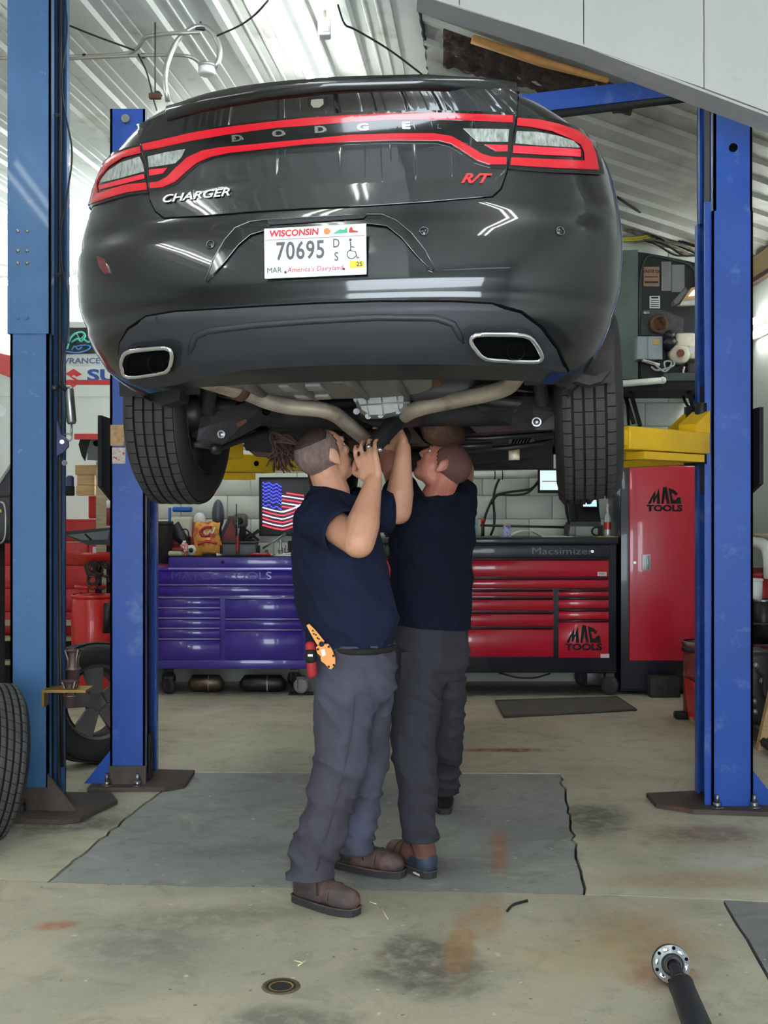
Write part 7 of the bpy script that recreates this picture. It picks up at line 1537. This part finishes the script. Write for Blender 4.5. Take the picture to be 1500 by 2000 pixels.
pt_ = W(1222, 745, DF - .22); tt = thing('shelf_lamp', 'short white tube lamp along the shelf edge under the furnace', 'lamp', pt_[:]); obj('tube', MB().tube([W(1190, 750, DF - .23), W(1222, 749, DF - .23), W(1296, 743, DF - .23)], .026, 14), cdt, tt); obj('end_cap', MB().ball(W(1294, 743, DF - .23), .030, 12), white, tt)
t = thing('shop_lamp', 'tilted wooden framed lamp box beside the furnace', 'lamp', W(1360, 575, 8.6)[:]); obj('lamp_housing', MB().prism(ppoly([(1316, 588), (1336, 566), (1340, 560), (1342, 568), (1325, 592), (1318, 594)], 8.6), 8.6, 8.7), M('lamp_grey', (120, 122, 126), .4, .4), t); obj('lamp_front', MB().prism(ppoly([(1328, 594), (1350, 562), (1384, 554), (1384, 592)], 8.62), 8.62, 8.72), M('lamp_tan', (206, 176, 130), .5), t); obj('diffuser', MB().prism(ppoly([(1345, 578), (1354, 567), (1384, 560), (1384, 574)], 8.61), 8.61, 8.622), M('warm_diffuser', (240, 232, 206), .4, emit=(255, 240, 205), estr=.8), t); obj('lamp_lip', MB().prism(ppoly([(1328, 596), (1332, 589), (1384, 584), (1384, 594)], 8.605), 8.605, 8.62), white, t); obj('lamp_bracket', MB().tube([W(1380, 575, 8.66), W(1400, 560, 9.2)], .02, 8), matte, t)
# wires bundled under the roof at the right
rnd = random.Random(31); yw, gw_ = M('yellow_cord', (206, 186, 70), .5), M('grey_cable', (120, 116, 106), .6)
t = thing('wire_bundle', 'tangled grey and yellow cables where the roof meets the back wall', 'cables', W(1310, 470, 9.4)[:])
for l in ([(1215, 466), (1250, 464), (1280, 456), (1300, 450)], [(1215, 470), (1255, 468), (1290, 458), (1310, 452)], [(1335, 456), (1350, 470), (1366, 484), (1380, 490)]): obj('yellow_cord', MB().tube(bend([W(x, y, 9.45) for x, y in l]), .012, 6), yw, t)
for k in range(16):
    x0 = 1225 + rnd.uniform(0, 70); y0 = 440 + (x0 - 1225) * .17 + rnd.uniform(5, 30); obj('cable_strand', MB().tube(bend([W(x0 + 32 * j + rnd.uniform(-10, 10), y0 + 8 * j + rnd.uniform(-9, 9), 9.40 + rnd.uniform(-.05, .08)) for j in range(4)]), .008, 5), [gw_, cable, oldwood][k % 3], t)
obj('overhead_cord', MB().tube(bend([W(1205, 385, 8.6), W(1250, 415, 9.0), W(1310, 450, 9.4), W(1378, 470, 9.5)]), .010, 6), cable, t)
# pipe, hoses and wall things below the shelf
t = thing('air_regulator', 'dark air regulator with small fittings on the wall above the yellow arm', 'regulator', W(1358, 800, 9.4)[:]); obj('body', MB().rbox(W(1362, 782, 9.4), (.07, .07, .17), .015), black, t); obj('fitting', MB().ball(W(1360, 786, 9.34), .03, 10), steel, t); obj('fitting', MB().ball(W(1364, 794, 9.33), .02, 8), M('red_knob', (170, 50, 50), .4), t); obj('hose', MB().tube(bend([W(1332, 768, 9.45), W(1340, 790, 9.42), W(1352, 800, 9.4), W(1360, 810, 9.4)]), .012, 6), cable, t)
t = thing('floor_jack_handle', 'pair of dark rods leaning on the block wall behind the tyre', 'rod', W(1228, 830, 9.5)[:]); obj('rod', MB().tube([W(1220, 770, 9.55), W(1238, 828, 9.5)], .018, 8), dsteel, t); obj('rod', MB().tube([W(1224, 768, 9.55), W(1228, 830, 9.45)], .012, 8), matte, t)
# strip right of the post: light on the side wall, board, pipes, boxes
t = fixture(3.11, 8.93, 2.99, 1.22, 0, 1.0, 'twin tube light on the side wall right of the post'); t.rotation_euler = (0, math.radians(90), 0)
t = thing('plywood_board', 'bare plywood sheet fixed high on the right wall', 'board', W(1490, 540, 8.9)[:]); obj('sheet', MB().bb(3.10, 3.145, 8.2, 9.62, 3.42, 3.60), M('plywood', (190, 160, 118), .75, var=.2, scale=5, stretch=(1, 1, 7)), t); obj('edge_batten', MB().bb(3.085, 3.145, 8.2, 9.62, 3.38, 3.42), M('brown_batten', (90, 66, 54), .8), t)
t = thing('drain_pipe', 'white plastic pipe elbow on the right wall', 'pipe', W(1490, 1060, 8.9)[:]); obj('pipe', MB().tube(bend([W(1440, 1052, 9.2), W(1490, 1062, 8.9), W(1502, 1075, 8.8), W(1504, 1130, 8.8)], 8), .05, 14), cdt, t); obj('top_rail', MB().tube([W(1460, 1044, 9.1), W(1520, 1048, 8.6)], .015, 8), oldwood, t)
for k, (x, y0, y1, dd, r, mt_, lab) in enumerate(((1486, 1205, 1120, 9.0, .09, M('red_pail', (170, 40, 40), .5), 'red pail on the rack right of the post'), (1474, 1190, 1130, 8.8, .06, white, 'white tub on the rack right of the post'), (1490, 1250, 1170, 8.7, .08, black, 'black canister with light rim right of the post'))):
    p = W(x, y0, dd); h_ = W(0, y1, dd).z - p.z; q = thing('pail', lab, 'pail', p[:], group='pails right of the post'); obj('pail_body', MB().lathe([(0, 0), (r * .9, 0), (r, h_), (r * .95, h_), (r * .85, .02)], p, 20), mt_, q); obj('pail_rim', MB().lathe([(r, h_ - .02), (r + .008, h_ - .012), (r, h_)], p, 20), steel if k == 2 else mt_, q)
t = thing('side_rack', 'red and black steel rack against the right wall', 'rack', (W(1490, 0, 8.8).x, 8.8, 0)); 
for z in (W(0, 1252, 8.8).z, W(0, 1207, 9.0).z): obj('shelf', MB().bb(W(1455, 0, 8.8).x, 3.14, 8.6, 9.2, z - .012, z - .002), dsteel, t)
obj('side_panel', MB().bb(W(1462, 0, 9.1).x, 3.14, 9.2, 9.22, .2, W(0, 1110, 9.1).z), M('rack_panel_red', (130, 40, 38), .5), t)
for x in (W(1458, 0, 8.7).x, 3.12): obj('leg', MB().bb(x, x + .02, 8.62, 8.64, 0, W(0, 1207, 9.0).z), matte, t)
t = thing('lumber', 'pine board leaning low against the side rack', 'board', G(1490, 1470)[:]); obj('board_body', MB().prism([(W(1480, 0, 6.9).x, 0.0), (W(1494, 0, 6.9).x, 0.0), (W(1512, 0, 7.2).x, .75), (W(1500, 0, 7.2).x, .75)], 6.9, 6.95), wood, t)
t = thing('cable_reel', 'black machine with chrome fittings behind the right post', 'machine', (W(1480, 0, 7.6).x, 7.6, 0)); obj('frame_box', MB().rbox((W(1490, 0, 7.6).x, 7.75, .27), (.2, .3, .5), .04), black, t)
for x, y in ((1476, 1300), (1488, 1330), (1474, 1370), (1474, 1390)): obj('fitting', MB().ball(W(x, y, 7.5), .02, 10), steel, t)
obj('hose', MB().tube(bend([W(1480, 1310, 7.48), W(1495, 1320, 7.48), W(1490, 1350, 7.48), W(1505, 1375, 7.48)]), .016, 8), cable, t)
t = thing('jack_rail', 'dark steel rail lying on the floor behind the right post', 'rail', G(1485, 1460)[:]); obj('rail_bar', MB().tube([Vector((W(1460, 0, 7.3).x, 7.3, .05)), Vector((W(1520, 0, 6.6).x, 6.6, .05))], .03, 6), dsteel, t); obj('rail_bar', MB().tube([Vector((W(1470, 0, 7.3).x, 7.35, .06)), Vector((W(1530, 0, 6.6).x, 6.65, .06))], .02, 6), matte, t)

# ================================================================== CEILING: conduit, flexible loop, wires, box
emt = M('conduit_metal', (170, 168, 160), .4, .5, .1); zc = lambda px, py: (4.24 - EYE) * F / (1000 - py)
def K(px, py, drop=0.0): d = (4.24 - drop - EYE) * F / (1000 - py); return W(px, py, d)
t = thing('conduit', 'thin metal conduit crossing the ribbed ceiling at upper left', 'conduit', K(260, 108)[:])
obj('conduit_run', MB().tube(bend([K(-40, 114, .03), K(60, 113, .03), K(250, 107, .03), K(272, 92, .03), K(282, 72, .03), K(320, 66, .03), K(390, 63, .03)]), .012, 8), emt, t); obj('conduit_run', MB().tube(bend([K(126, 115, .05), K(250, 109, .05), K(340, 107, .05), K(375, 110, .06), K(400, 132, .08)]), .011, 8), emt, t)
for px, py in ((165, 110), (280, 109)): obj('strap', MB().tube([K(px - 3, py, .03), K(px + 3, py, .03)], .017, 8), dsteel, t)
t = thing('flex_loop', 'looped flexible metal conduit ending in a round box under the ceiling', 'conduit', K(405, 140, .1)[:])
obj('flex_hose', MB().tube(bend([W(328, 198, 6.5), W(322, 160, 6.5), W(325, 125, 6.5), W(345, 78, 6.5), W(372, 56, 6.5), W(395, 49, 6.5), W(418, 66, 6.5), W(430, 92, 6.5), W(428, 118, 6.5), W(418, 134, 6.5)], 6), .016, 10), M('flex_metal', (184, 186, 182), .35, .7, .1, 200), t)
obj('round_box', MB().lathe([(0, 0), (.045, 0), (.05, .012), (.048, .04), (0, .04)], W(404, 146, 6.5), 20), M('box_white', (224, 224, 218), .5), t); obj('box_collar', MB().lathe([(.03, .04), (.05, .045), (.05, .06), (0, .06)], W(404, 146, 6.5), 16), emt, t); obj('clamp', MB().rbox(W(392, 56, 6.5), (.06, .03, .02), .006), dsteel, t); obj('hanger_rod', MB().tube([W(392, 56, 6.5), W(392, 56, 6.5) + Vector((0, 0, .08))], .006, 6), dsteel, t)
for k, (l, lab) in enumerate((([(126, 46), (180, 68), (262, 98)], 'black wire sagging from the left post to the conduit'), ([(424, 70), (470, 50), (500, 28), (530, -6)], 'black wire running from the flexible loop to the top edge'), ([(270, 106), (285, 135), (292, 160), (300, 195), (306, 215)], 'thin wire dropping behind the left post top'), ([(660, 10), (672, 50), (690, 55), (760, 96), (830, 150)], 'thin wire crossing the ceiling right of the long lamp'))):
    tag(obj('ceiling_wire', MB().tube(bend([K(x, y, .05 if k < 2 else .08) for x, y in l]), .006, 6), cable), lab, 'wire')
t = thing('ceiling_box', 'small white outlet box on the ceiling right of the long lamp', 'outlet box', K(634, 60)[:]); p = K(634, 56, .06); obj('box', MB().rbox(p, (.07, .08, .10), .008), M('box_white', (224, 224, 218), .5), t); obj('outlet_face', MB().rbox(p + Vector((0, -.042, -.015)), (.055, .006, .04), .003), M('outlet_beige', (190, 192, 182), .5), t); obj('stem', MB().tube([p, p + Vector((0, 0, .10))], .010, 8), emt, t)
t = thing('cobweb_bracket', 'small rusty bracket hanging by the left post top', 'bracket', W(303, 188, 6.4)[:]); obj('strap', MB().rbox(W(303, 188, 6.4), (.07, .03, .035), .008), rust_m, t); obj('rod', MB().tube([W(303, 188, 6.4), W(303, 188, 6.4) + Vector((0, 0, .42))], .004, 6), dsteel, t); obj('hook', MB().tube(bend([W(293, 192, 6.4), W(300, 182, 6.4), W(310, 178, 6.4), W(316, 188, 6.4)]), .006, 6), dsteel, t)

# ================================================================== SMALL THINGS ON THE FLOOR
g = G(549, 1927); t = thing('floor_drain', 'small round rusty drain cup set in the front slab', 'drain', g[:]); rr = .046
obj('ring', MB().lathe([(rr, .001), (rr + .004, .004), (rr + .012, .0035), (rr + .014, .0)], g, 28), M('rust_ring', (104, 92, 78), .7, .4, .3, 40), t); obj('cup', MB().lathe([(rr, .0035), (rr - .003, .002), (rr - .010, .0015), (rr - .012, .0012), (0, .0012)], g, 28), M('drain_dark', (34, 30, 26), .7, var=.4, scale=40), t); obj('inner_ring', MB().lathe([(rr - .013, .0012), (rr - .010, .003), (rr - .007, .0015)], g, 28), M('brass_ring', (180, 150, 96), .4, .7), t)
tag(obj('rubber_strip', MB().tube(bend([G(991, 1782) + Vector((0, 0, .006)), G(1000, 1770) + Vector((0, 0, .006)), G(1030, 1762) + Vector((0, 0, .006))]), .005, 6), cable), 'short curved black rubber strip lying on the front slab', 'rubber strip')
straw = M('straw', (222, 214, 178), .8)
for k, (a, b_, lab) in enumerate((((722, 1763), (735, 1767), 'short pale splinter in front of the second pair of boots'), ((743, 1773), (758, 1797), 'long pale splinter right of the scuffed boot'), ((575, 1878), (590, 1882), 'pale splinter above the round drain'), ((582, 1888), (598, 1878), 'crossed pale splinter above the round drain'))):
    tag(obj('wood_splinter', MB().tube([G(*a) + Vector((0, 0, .003)), G(*b_) + Vector((0, 0, .003))], [.003, .002], 5), straw), lab, 'splinter', 'pale splinters on the floor')
# half shaft lying at lower right with its bolt flange towards the lens
a = G(1325, 1935); a = G(1310, 1920); fc = Vector((a.x, a.y, .075)); t = thing('axle_shaft', 'drive axle with a silver bolt flange lying at the lower right', 'axle shaft', (fc.x, fc.y, 0))
endp = W(1410, 2070, 2.72); endp.z = .075; ax2 = (endp - fc); ax2 = Vector((ax2.x, ax2.y, .0)).normalized(); ax2 = (ax2 + Vector((0, 0, .30))).normalized(); Rq = ax2.to_track_quat('Z', 'Y').to_matrix()
rf_ = .057; fc = Vector((a.x, a.y, .060))
fl_ = obj('flange', MB().lathe([(0, 0), (rf_ * .86, 0), (rf_, .006), (rf_, .016), (rf_ * .96, .02), (rf_ * .6, .022), (rf_ * .55, .03), (0, .03)], fc, 36, Rq), M('silver_flange', (186, 192, 200), .35, .75, .12, 14), t); obj('flange_back', MB().lathe([(0, -.014), (rf_ * .98, -.014), (rf_ * 1.02, -.004), (rf_ * 1.02, .004)], fc, 36, Rq), rust_m, t)
for k in range(6):
    an = k * math.pi / 3 + .35; c_ = fc + Rq @ Vector((rf_ * .84 * math.cos(an), rf_ * .84 * math.sin(an), .0185)); obj('bolt_hole', MB().cyl(c_, c_ + ax2 * .0035, .0055, seg=12), gapm, fl_)
for k in range(6):
    an = k * math.pi / 3 + .87; c_ = fc + Rq @ Vector((rf_ * .78 * math.cos(an), rf_ * .78 * math.sin(an), .02)); obj('flange_pad', MB().rbox(c_, (.012, .022, .004), .002, Rq @ Matrix.Rotation(an, 3, 'Z')), chrome, fl_)
bt_ = M('boot_rubber_dark', (40, 42, 46), .5); obj('boot_cup', MB().lathe([(rf_ * .58, .028), (rf_ * .6, .04), (rf_ * .45, .05), (rf_ * .30, .045), (0, .045)], fc, 28, Rq), bt_, t); obj('clamp_ring', MB().lathe([(.022, .044), (.025, .048), (.025, .060), (.021, .064)], fc, 24, Rq), steel, t)
dn = Vector((ax2.x, ax2.y, 0)).normalized(); p0 = fc + ax2 * .045; P = [p0, p0 + dn * .07 + Vector((0, 0, .008)), p0 + dn * .12 + Vector((0, 0, .0)), p0 + dn * .15, p0 + dn * .45 + Vector((0, 0, -.004)), p0 + dn * .55, p0 + dn * .9]
obj('shaft', MB().tube(P, [.017, .019, .024, .036, .040, .02, .018], 22), bt_, t); obj('shaft_band', MB().tube([p0 + dn * .148, p0 + dn * .156], .0375, 22), dsteel, t)
